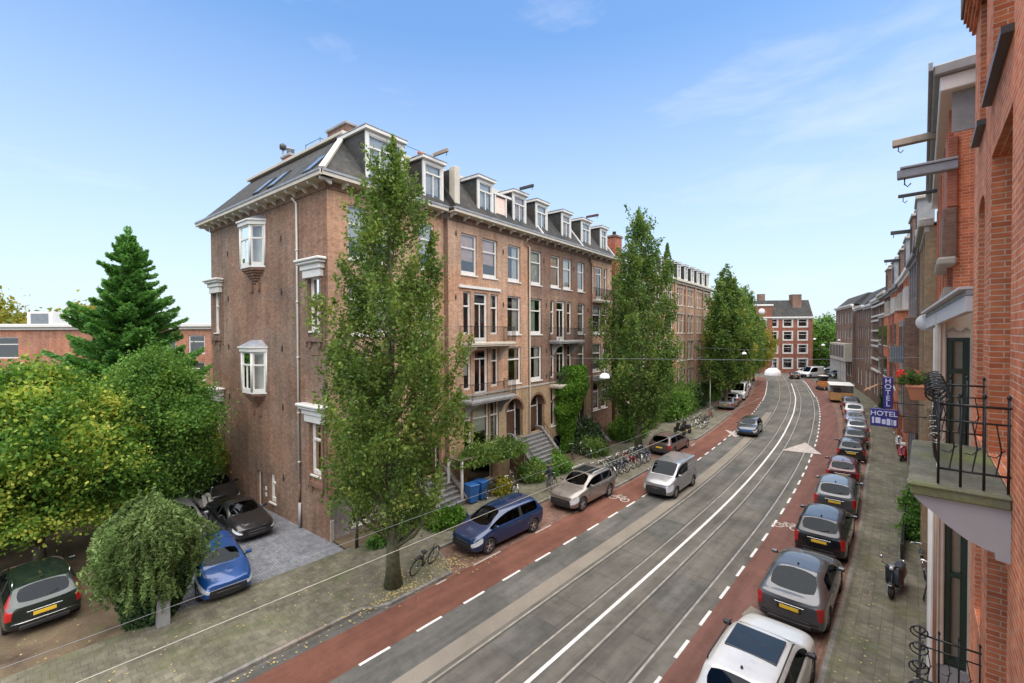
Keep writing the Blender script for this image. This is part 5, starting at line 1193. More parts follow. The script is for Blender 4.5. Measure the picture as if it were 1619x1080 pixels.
# trees beyond the junction
for (x, y, h, r, m, lab, sd) in ((-24, 147.8, 13.0, 5, 'leaf_autumn', 'yellow green tree beyond the junction right of the red corner building', 21), (-18.8, 143.5, 13.8, 4.5, 'leaf_mid', 'dark green tree beyond the junction left of the right-hand houses', 22), (-22, 160, 11, 5, 'leaf_mid', 'tree farthest down the side street', 23)):
    tree('background_tree', (x, y, 0), h, [(1.0, .5 * r), (h * .3, .9 * r), (h * .6, r), (h * .85, .6 * r), (h, .1)], lab, group='trees beyond the junction', mat=m, n=9000, size=.35, trunk_r=.3, clumps=160, cs=.8, seed=sd)
for (x, y, h, r, m, lab, sd) in ((-121, -7, 17.8, 10, 'leaf_autumn', 'broad yellow green tree behind the school roof at the left edge', 24), (-117, 8, 14.6, 7, 'leaf_autumn', 'rounded tree behind the school roof next to the roof box', 25), (-98, 34, 12.0, 6, 'leaf_mid', 'low dark treetop behind the school roof beside the corner building', 26)):
    tree('background_tree', (x, y, 0), h, [(2, .5 * r), (h * .35, .9 * r), (h * .6, r), (h * .85, .65 * r), (h, .1)], lab, group='trees behind the school', mat=m, n=12000, size=.5, trunk_r=.4, clumps=200, cs=1.3, seed=sd)
# large tree at the left edge
tree('chestnut_tree', (-26.3, .25, 0), 8.1, [(1.7, 1.3), (2.4, 2.4), (3.6, 2.85), (5.1, 2.85), (6.4, 2.4), (7.3, 1.6), (8.0, .4)], 'broad autumn tinted chestnut tree over the car park, yellow brown leaf clusters', group=None, mat='leaf_chestnut', n=84000, size=.10, trunk_r=.2, clumps=420, cs=.36, shell=.5, seed=31, upright=.5)
tree('garden_tree', (-30.5, -3.2, 0), 7.0, [(.8, 1.5), (1.6, 3.0), (3.0, 3.7), (4.6, 3.5), (6.0, 2.5), (7.0, .4)], 'green tree at the left edge of the picture beside the chestnut', mat='leaf_chestnut', n=42000, size=.11, trunk_r=.2, clumps=300, cs=.5, seed=32, upright=.5)
tree('garden_tree', (-28.6, 4.3, 0), 8.6, [(.9, 1.2), (2.0, 2.1), (3.6, 2.5), (5.4, 2.3), (7.0, 1.6), (8.0, .8), (8.7, .2)], 'feathery mid green tree between the chestnut and the corner building', mat='leaf_mid', n=56000, size=.092, trunk_r=.16, clumps=380, cs=.42, shell=.5, seed=33)
tree('garden_shrub', (-32.5, 8.2, 0), 3.2, [(.2, .6), (1, 1.1), (2, 1.2), (3.0, .5)], 'yellow green shrub against the far end of the side wall', 'shrub', mat='leaf_autumn', n=5000, size=.12, trunk_r=.05, clumps=60, cs=.3, seed=34)
tree('garden_tree', (-36.5, -6.5, 0), 7.5, [(.5, 2), (2, 3.6), (4, 4), (6, 2.8), (7.5, .4)], 'dark green tree filling the shade behind the car park', mat='leaf_mid', n=16000, size=.2, trunk_r=.2, clumps=220, cs=.5, seed=35)
# conifer
def conifer(loc, h, r, label, seed=2):
    rg = np.random.default_rng(seed); root = empty('conifer', loc, 0, label, 'tree')
    b = MB(); b.tube([(0, 0, 0), (0, 0, h * .5), (0, 0, h * .98)], [.28, .17, .02], 'bark', 8); b.build('trunk', root)
    P = []; D = []; lb = MB(); z = 2.2
    while z < h * .97:
        f = 1 - (z / h); nb = 9 if f > .3 else 7
        R0 = r * (f ** .80) * 1.02
        for k in range(nb):
            g = rg.uniform(0, 6.283); Lb = max(.35, R0 * rg.uniform(.45, 1.12)); n = int(60 + 300 * Lb)
            t = rg.random(n) ** .6; side = rg.normal(size=n) * .30 * Lb * (1.15 - t) * .55 * (0.3 + t)
            zz = z + .62 * t ** 2.2 * Lb * .5 - .10 * Lb * t + rg.normal(size=n) * .06 - abs(side) * .25
            x = math.cos(g) * Lb * t - math.sin(g) * side; y = math.sin(g) * Lb * t + math.cos(g) * side
            P.append(np.stack([x, y, zz], 1)); sg = np.sign(side)
            D.append(np.stack([math.cos(g) - math.sin(g) * sg * .7, math.sin(g) + math.cos(g) * sg * .7, np.full(n, .25 + .3)], 1))
            if k % 2 == 0: lb.tube([(0, 0, z - .1), (math.cos(g) * Lb * .5, math.sin(g) * Lb * .5, z + .02), (math.cos(g) * Lb * .95, math.sin(g) * Lb * .95, z + .17 * Lb)], [.04, .03, .008], 'bark', 4, cap=False)
        z += .23 + .11 * f
    lb.build('limb', root)
    P.append(np.stack([rg.normal(size=300) * .08, rg.normal(size=300) * .08, rg.uniform(h * .93, h * 1.01, 300)], 1)); D.append(np.tile([0, 0, 1.0], (300, 1)))
    leafmesh('crown', np.concatenate(P), .085, 'leaf_conifer', root, seed, aspect=2.4, dirs=np.concatenate(D)); return root
conifer((-36.6, 4.4, 0), 16.1, 6.0, 'tall blue green conifer with upswept branches in front of the school', 3)
# shaggy bush with ivy round a concrete post, beside the blue car
def shaggy(loc, label):
    rg = np.random.default_rng(7); root = empty('ivy_bush', loc, 0, label, 'bush'); KK = .80
    b = MB()
    for i in range(9):
        g = rg.uniform(0, 6.28); b.tube([(0, 0, 0), (.3 * math.cos(g), .3 * math.sin(g), 1.6), (1.0 * math.cos(g), 1.0 * math.sin(g), 3.0)], [.06, .04, .01], 'bark', 5)
    b.build('stem', root)
    n = 34000; g = rg.uniform(0, 6.283, n); t = rg.random(n) ** .5; zz = rg.uniform(.9, 3.75, n)
    R_ = np.interp(zz, [.9, 1.4, 2.2, 3.0, 3.6, 3.8], [.7, 1.1, 1.38, 1.2, .75, .2]) * (1 + .12 * np.sin(3 * g + zz * 2) + .08 * np.sin(7 * g)) * (.55 + .45 * t)
    P = np.stack([R_ * np.cos(g), R_ * np.sin(g), zz], 1); D = np.stack([np.cos(g) * .8, np.sin(g) * .8, np.full(n, -.55)], 1); D[zz > 3.2] *= [1, 1, -.8]
    # hanging fronds: bundles following the same fall line
    fr = rg.integers(0, 420, n); fg = rg.uniform(0, 6.283, 420); fz = rg.uniform(1.5, 4.05, 420); fk = rg.uniform(.70, 1.30, 420); u = rg.random(n)
    m = rg.random(n) < .72; FR = np.interp(fz[fr] - u * .9, [.5, 1.4, 2.2, 3.0, 3.6, 3.8], [.7, 1.2, 1.5, 1.4, .95, .35]) * fk[fr] + rg.normal(size=n) * .03 + .22 * u
    PF = np.stack([FR * np.cos(fg[fr] + rg.normal(size=n) * .018), FR * np.sin(fg[fr] + rg.normal(size=n) * .018), fz[fr] - u * (.6 + .9 * (fk[fr] - .7)) + .12 * np.sin(u * 3)], 1); P[m] = PF[m]
    gg = np.arctan2(P[:, 1], P[:, 0]); lob = 1 + .13 * np.sin(3 * gg + P[:, 2] * 1.7) + .10 * np.sin(5 * gg - P[:, 2] * 2.9 + 1) + .07 * np.sin(9 * gg + P[:, 2] * 5); P[:, :2] *= KK * lob[:, None]; P[:, 2] *= (1 + .05 * np.sin(2 * gg + 1) + .05 * np.sin(5 * gg)); leafmesh('foliage', P, .047, 'leaf_bush', root, 5, aspect=3.6, dirs=D)
    n = 9000; g = rg.uniform(0, 6.283, n); zz = rg.uniform(.05, 1.9, n); R_ = np.interp(zz, [0, .5, 1.2, 1.9], [.65, .7, .95, 1.1]) * (.75 + .25 * rg.random(n)) * (1 + .1 * np.sin(4 * g + zz * 3))
    leafmesh('ivy', np.stack([R_ * np.cos(g), R_ * np.sin(g) * 1.1, zz], 1), .085, 'leaf_ivy', root, 6, aspect=1.1); return root
shaggy((-18.75, 2.7, .02), 'shaggy drooping grey green bush with ivy at its foot between brown ground and courtyard')
b = MB(); b.bbox(-.17, .17, -.17, .17, 0, 1.0, 'stone_grey', .02); b.bbox(-.2, .2, -.2, .2, 1.002, 1.08, 'stone', .02); gp = b.build('gate_post', None, (-17.95, 2.85, .1)); tag(gp, 'short concrete gate post half covered by the ivy bush', 'post')
def shrub(loc, rx, ry, h, label, mat, n, seed, size=.09, name='shrub', cat='shrub', group=None, z0=.1, rz=0, box=False):
    rg = np.random.default_rng(seed); root = empty(name, loc, rz, label, cat, group)
    b = MB()
    for i in range(6): g = rg.uniform(0, 6.28); b.tube([(rx * .3 * math.cos(g), ry * .3 * math.sin(g), 0), (rx * .6 * math.cos(g), ry * .6 * math.sin(g), h * .75)], [.03, .008], 'bark', 4)
    b.build('stem', root)
    k = max(12, n // 110); c = rg.normal(size=(k, 3)); c /= np.linalg.norm(c, axis=1)[:, None]; 
    if box: c = rg.uniform(-1, 1, (k, 3)); ax_ = rg.integers(0, 3, k); c[np.arange(k), ax_] = np.sign(c[np.arange(k), ax_]) * 1.0
    c *= rg.uniform(.45, .95, k)[:, None]; c[:, 2] = np.abs(c[:, 2]) if not box else c[:, 2] * .5 + .5
    C = c * [rx, ry, h] ; C[:, 2] = C[:, 2] * .92 + z0
    s = min(rx, ry, h) * .24 + .06; P = (C[:, None, :] + rg.normal(size=(k, max(3, n // k), 3)) * s * .8).reshape(-1, 3); P = P[P[:, 2] > .02]
    leafmesh('foliage', P, size, mat, root, seed); return root
GG = 'garden shrubs along the left house fronts'
shrub((-18.95, 19.0, 2.0), 1.0, 3.2, 1.0, 'flat-topped climber canopy spreading over the steps of the yellow brick front', 'leaf_street', 15000, 41, .10, 'climber_canopy', 'climber', z0=-.1)
b = MB(); 
for (x, y) in ((-18.7, 16.2), (-18.7, 21.4), (-19.6, 16.0)): b.bbox(x - .06, x + .06, y - .06, y + .06, .1, 2.4, 'white_paint' if y < 17 else 'bark', .01)
b.bbox(-18.76, -18.64, 16.06, 21.46, 2.4, 2.5, 'bark', .01); b.bbox(-19.66, -18.76, 16.0, 16.1, 2.4, 2.5, 'bark', .01)
tag(b.build('pergola_frame'), 'thin posts carrying the climber canopy above the blue bins', 'pergola')
# bright green vine on the facade
rg = np.random.default_rng(51); vr_ = empty('wall_vine', (0, 0, 0), 0, 'bright green vine climbing the brown brick front above the third steps', 'climber')
n = 24000; u = rg.uniform(0, 1, n); zz = rg.uniform(.3, 6.9, n); wdt = np.interp(zz, [0, 1.5, 3, 5, 6.3, 6.9], [.6, .8, 1.4, 1.9, 1.7, .9]); uc = np.interp(zz, [0, 3, 5, 7.3], [19.7, 19.5, 19.9, 20.4])
uu = uc + (u * 2 - 1) * wdt * (1 + .15 * np.sin(zz * 4)); dd = -.45 - rg.random(n) ** .6 * np.interp(zz, [0, 2, 4, 5.4, 7.3], [.6, .8, 1.3, 1.75, 1.35]) * (1 - (2 * u - 1) ** 2 * .6)
MW = Matrix.Translation((-19.72, 9.22, 0)) @ Matrix.Rotation(R(94.7), 4, 'Z'); M3 = np.array(MW.to_3x3()); T3 = np.array(MW.translation)
leafmesh('foliage', np.stack([uu, dd, zz], 1) @ M3.T + T3, .15, 'leaf_vine', vr_, 5, aspect=1.3, droop=.9)
b = MB(); q0 = MW @ V((19.6, -.5, .1)); q1 = MW @ V((19.5, -.5, 3)); q2 = MW @ V((20.2, -.45, 6.8)); b.tube([q0, q1, q2], [.07, .05, .02], 'bark', 6); b.build('stem', vr_)
for i, (x, y, rx, ry, h, m, n, lab) in enumerate(((-17.3, 13.9, .7, 1.3, .5, 'leaf_vine', 4000, 'low bright green plants at the foot of the first steps'), (-18.2, 18.9, .5, .7, .8, 'leaf_autumn', 2600, 'yellow green shrub behind the dark blue car'), (-19.0, 22.6, .8, .9, 1.1, 'leaf_mid', 3600, 'rounded green shrub left of the cycle rack'), (-19.3, 25.6, .6, .8, 1.0, 'leaf_vine', 2600, 'light green round shrub at the foot of the vine'),
    (-18.3, 22.0, .7, 1.3, .9, 'leaf_street', 4200, 'loose green shrub beside the foot of the second steps'), (-18.0, 24.3, .6, 1.2, .9, 'leaf_mid', 3600, 'dark green shrub behind the nearest racked bicycles'), (-18.6, 29.6, .9, 1.4, 1.3, 'leaf_street', 4600, 'green shrub at the foot of the third steps'), (-18.9, 13.2, .5, .9, 1.0, 'leaf_mid', 3200, 'mid green shrub between the first steps and the corner window'), (-20.6, 31.0, 1.2, 2.6, 2.3, 'leaf_ivy', 8000, 'dark green shrub mass under the last ground floor windows of the corner building'), (-19.6, 36.5, 1.3, 2.4, 2.2, 'leaf_mid', 8000, 'green shrubs behind the trunk of the second tree'), (-20.6, 41.5, 1.4, 2.6, 2.6, 'leaf_street', 8000, 'tall loose shrub behind the parked motorcycles'),
    (-20.2, 47.5, 1.4, 2.4, 3.2, 'leaf_mid', 9000, 'clipped dark hedge block before the pink brick houses'), (-21.0, 52.5, 1.4, 2.4, 3.4, 'leaf_street', 9000, 'tall hedge block in front of the pink brick houses'), (-21.6, 58.0, 1.3, 2.2, 2.8, 'leaf_ivy', 7000, 'dark hedge block behind the third tree'), (-17.8, 10.9, .35, 1.2, .45, 'leaf_mid', 2600, 'low green planting behind the black garden fence'), (-22.4, 65, 1.2, 2.6, 2.4, 'leaf_mid', 6000, 'hedge beside the parked white van'), (-24.8, 75, 1.3, 3.4, 2.6, 'leaf_street', 6000, 'far hedge beyond the white van'))):
    shrub((x, y, .08), rx, ry, h, lab, m, n, 60 + i, .10 if y < 30 else .15, group=GG, rz=R(5), box=y > 44)
shrub((-.05, 27.2, .1), .55, .9, 1.5, 'dark green shrub in the right hand front garden', 'leaf_mid', 4200, 81, .09, group='plants along the right house fronts')
shrub((-.2, 31.5, .1), .5, 1.3, 1.1, 'leafy shrub behind the red cycle on the right pavement', 'leaf_mid', 4200, 82, .10, group='plants along the right house fronts')
shrub((.1, 38.5, 5.4), .6, 1.4, 1.6, 'climbing plant high on the yellow brick right hand house', 'leaf_street', 4000, 83, .13, name='wall_creeper', cat='climber', group='plants along the right house fronts')
shrub((-2.6, 66, .1), .7, 1.2, 4.5, 'small dark street tree by the right hand shop fronts', 'leaf_ivy', 5000, 84, .2, group='plants along the right house fronts')
# ================================================================== cycles, scooters, street furniture, people
def make_cycle(frame='black_iron', tyre='rubber', name='bicycle', basket=False, seatm='trim_black'):
    root = empty(name); r = .34
    for y in (-.53, .53):
        b = MB(); 
        ring = [(0, r * math.cos(2 * math.pi * i / 20), r * math.sin(2 * math.pi * i / 20)) for i in range(21)]; b.tube(ring, .022, tyre, 5, cap=False)
        ri = [(0, (r - .03) * math.cos(2 * math.pi * i / 20), (r - .03) * math.sin(2 * math.pi * i / 20)) for i in range(21)]; b.tube(ri, .010, 'chrome', 4, cap=False)
        for i in range(10): g = math.pi * 2 * i / 10; b.tube([(0, 0, 0), (0, (r - .03) * math.cos(g), (r - .03) * math.sin(g))], .0025, 'chrome', 3, cap=False)
        b.tube([(-.04, 0, 0), (.04, 0, 0)], .02, 'chrome', 6); b.build('wheel', root, (0, y, r + .02))
    b = MB(); H_ = .36; T = lambda *p, rr=.016: b.tube(list(p), rr, frame, 6)
    T((0, -.53, H_), (0, -.12, .30)); T((0, -.12, .30), (0, -.22, .82)); T((0, -.22, .75), (0, .38, .80)); T((0, -.12, .30), (0, .40, .70)); T((0, -.53, H_), (0, -.21, .74)); T((0, .37, .95), (0, .42, .66), (0, .53, H_))
    arc = [(0, -.53 + .385 * math.cos(g), H_ + .385 * math.sin(g)) for g in [R(20 + 16 * k) for k in range(10)]]; b.tube(arc, .02, frame, 5)
    arc = [(0, .53 + .385 * math.cos(g), H_ + .385 * math.sin(g)) for g in [R(30 + 16 * k) for k in range(9)]]; b.tube(arc, .02, frame, 5)
    b.lathe([(.001, -.02), (.10, -.015), (.10, .015), (.001, .02)], (.03, -.12, .30), frame, 12, 'X'); b.bbox(-.06, .06, -.72, -.36, .76, .785, frame, .01); b.build('frame', root)
    b = MB(); b.tube([(-.28, .16, .98), (-.26, .30, 1.02), (0, .37, 1.0), (.26, .30, 1.02), (.28, .16, .98)], .013, 'chrome', 6); b.tube([(0, .37, .9), (0, .37, 1.0)], .014, 'chrome', 6); b.build('handlebar', root)
    b = MB(); b.bbox(-.09, .09, -.36, -.12, .86, .93, seatm, .035); b.build('saddle', root)
    if basket: b = MB(); b.bbox(-.18, .18, .42, .68, .72, .98, basket, .02); b.build('crate', root)
    return root
_cyc = {}
def cycle(x, y, rz, label, group, tilt=0, z=.105, name='bicycle', cat='bicycle', **kw):
    key = tuple(sorted(kw.items()))
    if key in _cyc: o = copy_tree(_cyc[key], (x, y, z), rz, label, group)
    else: o = make_cycle(**kw); _cyc[key] = o; o.location = (x, y, z)
    o.rotation_euler = (0, tilt, rz); tag(o, label, cat, group); return o
cycle(-14.55, 10.55, R(14), 'black bicycle lying aslant against the trunk of the nearest street tree', 'single bicycles', R(16), basket=False)
cycle(-18.1, 12.6, R(-12), 'bicycle with white saddle parked before the first steps', 'single bicycles', R(8), seatm='white_paint')
RK = 'bicycles in the long cycle rack'
fr_ = ['black_iron', 'paint_red', 'chrome', 'black_iron', 'paint_blue', 'black_iron', 'paint_silver', 'tail_red', 'black_iron', 'chrome', 'black_iron', 'paint_miniblue']
nm_ = {'black_iron': 'black', 'paint_red': 'dark red', 'chrome': 'silver', 'paint_blue': 'dark blue', 'paint_silver': 'grey', 'tail_red': 'bright red', 'paint_miniblue': 'bright blue'}
od_ = ['nearest the champagne car', 'second from the champagne car', 'third from the champagne car', 'fourth from the champagne car', 'fifth from the champagne car', 'sixth from the champagne car', 'seventh from the champagne car', 'sixth from the far end', 'fifth from the far end', 'fourth from the far end', 'third from the far end', 'second from the far end']
for i in range(12): cycle(-15.25 + .06 * (i % 3), 24.6 + i * .55, R(62 + (i * 37) % 11), f'{nm_[fr_[i]]} bicycle in the cycle rack, {od_[i]}', RK, R(6 if i % 2 else -5), frame=fr_[i])
b = MB()
for i in range(13): y = 24.3 + i * .55; b.tube([(-15.65, y, .1), (-15.65, y, .62), (-15.05, y, .62), (-15.05, y, .1)], .018, 'lead', 5, cap=False)
tag(b.build('cycle_rack'), 'long row of grey hoop stands holding bicycles between two parking bays', 'cycle rack')
for i, (x, y, rz, fm, lab) in enumerate(((-16.4, 45.0, 70, 'chrome', 'silver bicycle nearest the motorcycles by the far left kerb'), (-16.5, 46.2, 64, 'black_iron', 'black bicycle in the small group by the far left kerb'), (-16.8, 47.6, 58, 'black_iron', 'black bicycle with mudguards last in the small group'), (-17.2, 50.5, 12, 'tail_red', 'red bicycle leaning beside the far left pavement'), (-17.4, 52.0, 25, 'wood_old', 'brown bicycle nearest the third street tree'),
    (-18.2, 17.9, 20, 'black_iron', 'black bicycle behind the dark blue car beside the shrubs'), (-17.6, 18.9, 75, 'chrome', 'silver bicycle parked before the climber canopy'), (-19.3, 27.6, 40, 'black_iron', 'black bicycle in the garden by the third steps'), (-18.9, 28.6, 70, 'chrome', 'silver bicycle in the garden by the third steps'))):
    cycle(x, y, R(rz), lab, 'single bicycles', R(5), frame=fm)
cycle(-.35, 33.2, R(8), 'bicycle with red crate on the right hand pavement', 'single bicycles', R(5), frame='black_iron', basket='tail_red')
cycle(.12, 21.6, R(-4), 'black bicycle squeezed against the right hand wall below the balcony', 'single bicycles', R(9), frame='black_iron')
cycle(.1, 23.4, R(3), 'second bicycle against the right hand wall, behind the black one', 'single bicycles', R(-6), frame='chrome')
for i, (y, dx, lab) in enumerate(((58, .2, 'bicycle among plants beyond the hotel signs'), (61, .1, 'bicycle by the shop fronts beyond the hotel signs'), (64, .0, 'last bicycle by the distant shop fronts on the right'))):
    cycle(SP(y, 8.0)[0] + dx, y, R(15), lab, 'single bicycles', R(5), frame='black_iron')
def make_scooter(paint, name='scooter', top=None, fat=False):
    root = empty(name)
    for y in (-.60, .62):
        b = MB(); b.lathe([(.13, -.05), (.21, -.055), (.235, -.03), (.235, .03), (.21, .055), (.13, .05)], (0, 0, 0), 'rubber', 18, 'X', caps=False); w_ = b.build('wheel', root, (0, y, .235))
        b = MB(); b.lathe([(.02, -.03), (.14, -.04), (.14, .04), (.02, .03)], (0, 0, 0), 'alloy', 14, 'X'); b.build('rim', w_)
    bm = bmesh.new(); pts = [(-.85, .62, .20), (-.55, .50, .34), (-.25, .42, .34), (-.12, .34, .30), (.18, .30, .30), (.30, .45, .34), (.40, .75, .30), (.44, .95, .2)]
    b = MB(); vs = []; fs = []
    for (y, zc, wd) in ((-.92, .62, .10), (-.80, .56, .17), (-.5, .50, .20), (-.2, .46, .19), (-.05, .32, .19), (.2, .29, .19), (.34, .42, .18)):
        hh = .20 if y < -.1 else .06
        for g in range(10): a = 2 * math.pi * g / 10; vs.append((wd * math.cos(a), y, zc + hh * math.sin(a)))
    for i in range(6):
        for g in range(10): fs.append((i * 10 + g, i * 10 + (g + 1) % 10, (i + 1) * 10 + (g + 1) % 10, (i + 1) * 10 + g))
    fs.append(tuple(range(10))[::-1]); fs.append(tuple(60 + g for g in range(10))); b.add(vs, fs, paint, True)
    b.build('body', root)
    b = MB(); b.bbox(-.21, .21, .33, .42, .30, .92, paint, .04, Matrix.Translation((0, .1, 0)) @ Matrix.Rotation(R(14), 4, 'X')); b.bbox(-.09, .09, .50, .82, .46, .52, paint, .03); b.build('front_shield', root)
    b = MB(); b.bbox(-.15, .15, -.88, -.12, .70, .80, 'trim_black', .05); b.build('seat', root)
    b = MB(); b.tube([(-.33, .18, 1.04), (-.16, .26, 1.0), (.16, .26, 1.0), (.33, .18, 1.04)], .018, 'trim_black', 6); b.tube([(0, .28, 1.0), (0, .55, .45), (0, .62, .24)], .03, 'trim_black', 6); b.bbox(-.11, .11, .20, .38, .92, 1.05, paint, .03); b.build('handlebar', root)
    b = MB(); b.lathe([(.001, .05), (.06, .04), (.07, 0)], (0, .40, .96), 'lamp_clear', 12, 'Y'); b.build('headlight', root)
    for sg in (-1, 1):
        b = MB(); b.tube([(sg * .22, .24, 1.02), (sg * .30, .24, 1.20)], .008, 'chrome', 5); b.lathe([(.001, -.01), (.055, -.008), (.055, .008), (.001, .01)], (sg * .31, .24, 1.24), 'chrome', 12, 'Y'); b.build('mirror', root)
    if top: b = MB(); b.bbox(-.19, .19, -1.08, -.74, .82, 1.1, top, .07); b.build('top_box', root)
    b = MB(); b.bbox(-.09, .09, -.99, -.95, .48, .60, 'plate_yellow', .004); b.build('number_plate', root)
    return root
def place(o, x, y, rz, label, cat, group=None, tilt=0): o.location = (x, y, .105); o.rotation_euler = (0, tilt, rz); return tag(o, label, cat, group)
MG = 'scooters and motorcycles'
place(make_scooter('paint_black'), -.62, 21.0, R(170), 'black scooter with round mirrors alone on the right hand pavement', 'scooter', MG, R(4))
place(make_scooter('tail_red', top='white_paint'), -1.05, 43.4, R(176), 'red scooter with a white top box under the hotel signs', 'scooter', MG)
place(make_scooter('white_paint'), -1.3, 47.5, R(172), 'white scooter just beyond the red one', 'scooter', MG)
place(make_scooter('paint_black', 'motorcycle', top='trim_black'), -16.6, 41.0, R(60), 'black motorcycle nearer the camera behind the dark estate', 'motorcycle', MG, R(6))
place(make_scooter('paint_graphite', 'motorcycle'), -16.5, 42.2, R(55), 'dark grey motorcycle farther along behind the dark estate', 'motorcycle', MG, R(6))
o = make_scooter('white_paint', 'covered_scooter', top='tarp'); place(o, -28.2, 6.3, R(-80), 'white scooter between parked cars at the back of the courtyard', 'scooter', MG)
o.location.z = .015
# wheelie bins
def bin_(x, y, rz, label):
    root = empty('wheelie_bin', (x, y, .1), rz, label, 'bin', 'blue bins by the steps'); b = MB()
    b.add([(-.24, -.26, .08), (.24, -.26, .08), (.24, .26, .08), (-.24, .26, .08), (-.30, -.34, .98), (.30, -.34, .98), (.30, .34, .98), (-.30, .34, .98)], [(0, 3, 2, 1), (4, 5, 6, 7), (0, 1, 5, 4), (1, 2, 6, 5), (2, 3, 7, 6), (3, 0, 4, 7)], 'bin_blue'); b.build('body', root)
    b = MB(); b.bbox(-.32, .32, -.37, .36, .98, 1.06, 'bin_blue', .03); b.build('lid', root)
    for sg in (-1, 1): b = MB(); b.lathe([(.001, -.02), (.1, -.02), (.1, .02), (.001, .02)], (sg * .26, .28, .1), 'rubber', 12, 'X'); b.build('wheel', root)
bin_(-18.35, 16.6, R(80), 'blue wheelie bin nearer the first steps'); bin_(-18.4, 17.35, R(95), 'blue wheelie bin under the climber canopy')
# low garden fence and slab by the corner
b = MB(); P_ = [(-18.15, 9.6), (-17.85, 12.4), (-17.75, 15.0)]
for i in range(2):
    a, c = V((*P_[i], .1)), V((*P_[i + 1], .1)); b.tube([a + V((0, 0, .62)), c + V((0, 0, .62))], .022, 'black_iron', 6)
    for k in range(3): p = a.lerp(c, k / 2); b.tube([p, p + V((0, 0, .65))], .025, 'black_iron', 6)
tag(b.build('garden_fence'), 'low black rail fence in front of the corner building', 'fence')
b = MB(); b.tube([(-18.2, 9.7, .1), (-18.2, 9.7, 2.5)], .06, 'bark', 8); b.tube([(-18.2, 9.7, 2.2), (-18.0, 9.9, 3.1), (-17.9, 10.4, 3.6)], [.05, .03, .01], 'bark', 6)
tr_ = b.build('trunk'); root = empty('young_tree', (0, 0, 0), 0, 'young small-leaved tree on a thin trunk at the building corner', 'tree'); tr_.parent = root
rg = np.random.default_rng(77); k = 60; c = rg.normal(size=(k, 3)) * [.55, .65, .75] + [-18.1, 10.1, 3.6]; Pp = (c[:, None, :] + rg.normal(size=(k, 90, 3)) * .2).reshape(-1, 3); leafmesh('crown', Pp, .08, 'leaf_mid', root, 78)
# span wires, lamps and tram wires
def lamp(x, y, z, r, label, wire=True):
    root = empty('hanging_lamp', (x, y, z), 0, label, 'street lamp', 'lamps hanging over the street')
    b = MB(); b.lathe([(r, 0), (r * .98, r * .28), (r * .82, r * .62), (r * .5, r * .85), (r * .2, r * .95)], (0, 0, 0), 'white_glass', 20, caps=False); b.lathe([(.001, -.03), (r * .6, -.02), (r * .98, .005)], (0, 0, 0), 'white_glass', 20, caps=False); b.build('shade', root)
    b = MB(); b.lathe([(r * .22, r * .9), (r * .2, r * 1.15), (.02, r * 1.3), (.015, r * 1.9)], (0, 0, 0), 'lead', 10); b.build('fitting', root)
lamp(-4.45, 20.4, 7.72, .31, 'white dome lamp hanging over the middle of the street'); lamp(-12.2, 20.4, 7.12, .27, 'white dome lamp in front of the end of the corner building')
lamp(-14.7, 54.4, 7.1, .25, 'small white lamp against the third street tree'); lamp(-20.3, 90, 7.7, .25, 'small white lamp against the yellow trees near the red corner building')
lamp(-15.5, 104, 8.2, .25, 'tiny white lamp left of the gap beyond the junction'); lamp(-11.6, 104, 8.0, .25, 'tiny white lamp right of the gap beyond the junction'); lamp(-9.5, 70, 7.8, .22, 'small white lamp over the far tram tracks')
def wire(name, pts, r, label, cat='wire', m='lead', sag=0, group='overhead wires'):
    P_ = []; a, c = V(pts[0]), V(pts[-1])
    if len(pts) == 2 and sag: P_ = [a.lerp(c, t / 14) - V((0, 0, sag * 4 * (t / 14) * (1 - t / 14))) for t in range(15)]
    else: P_ = pts
    b = MB(); b.tube(P_, r, m, 5); tag(b.build(name), label, cat, group)
wire('contact_wire', [SP(y, 1.35, 5.8) for y in np.arange(-6, 112, 3.0)], .006, 'pale tram contact wire running along the right track', m='rail_wire')
wire('contact_wire', [SP(y, -1.28, 4.95) for y in np.arange(-6, 112, 3.0)], .0045, 'thin tram contact wire running along the left track', m='lead')
wire('span_wire', [(-20.3, 20.4, 7.95), (-4.45, 20.4, 8.32), (.5, 20.4, 8.6)], .009, 'span wire carrying the two nearest dome lamps across the street')
wire('span_wire', [(-23.2, 54.4, 7.9), (-14.7, 54.4, 7.6), (-.9, 54.4, 8.0)], .01, 'span wire carrying the lamp before the third street tree')
# white post by the third tree
b = MB(); b.tube([(-19.3, 57.2, .1), (-19.3, 57.2, 4.2)], .07, 'white_paint', 8); b.bbox(-19.5, -19.1, 57.0, 57.4, 4.2, 4.5, 'white_paint', .05); tag(b.build('lamp_post'), 'slim white post beside the third tree trunk', 'lamp post')
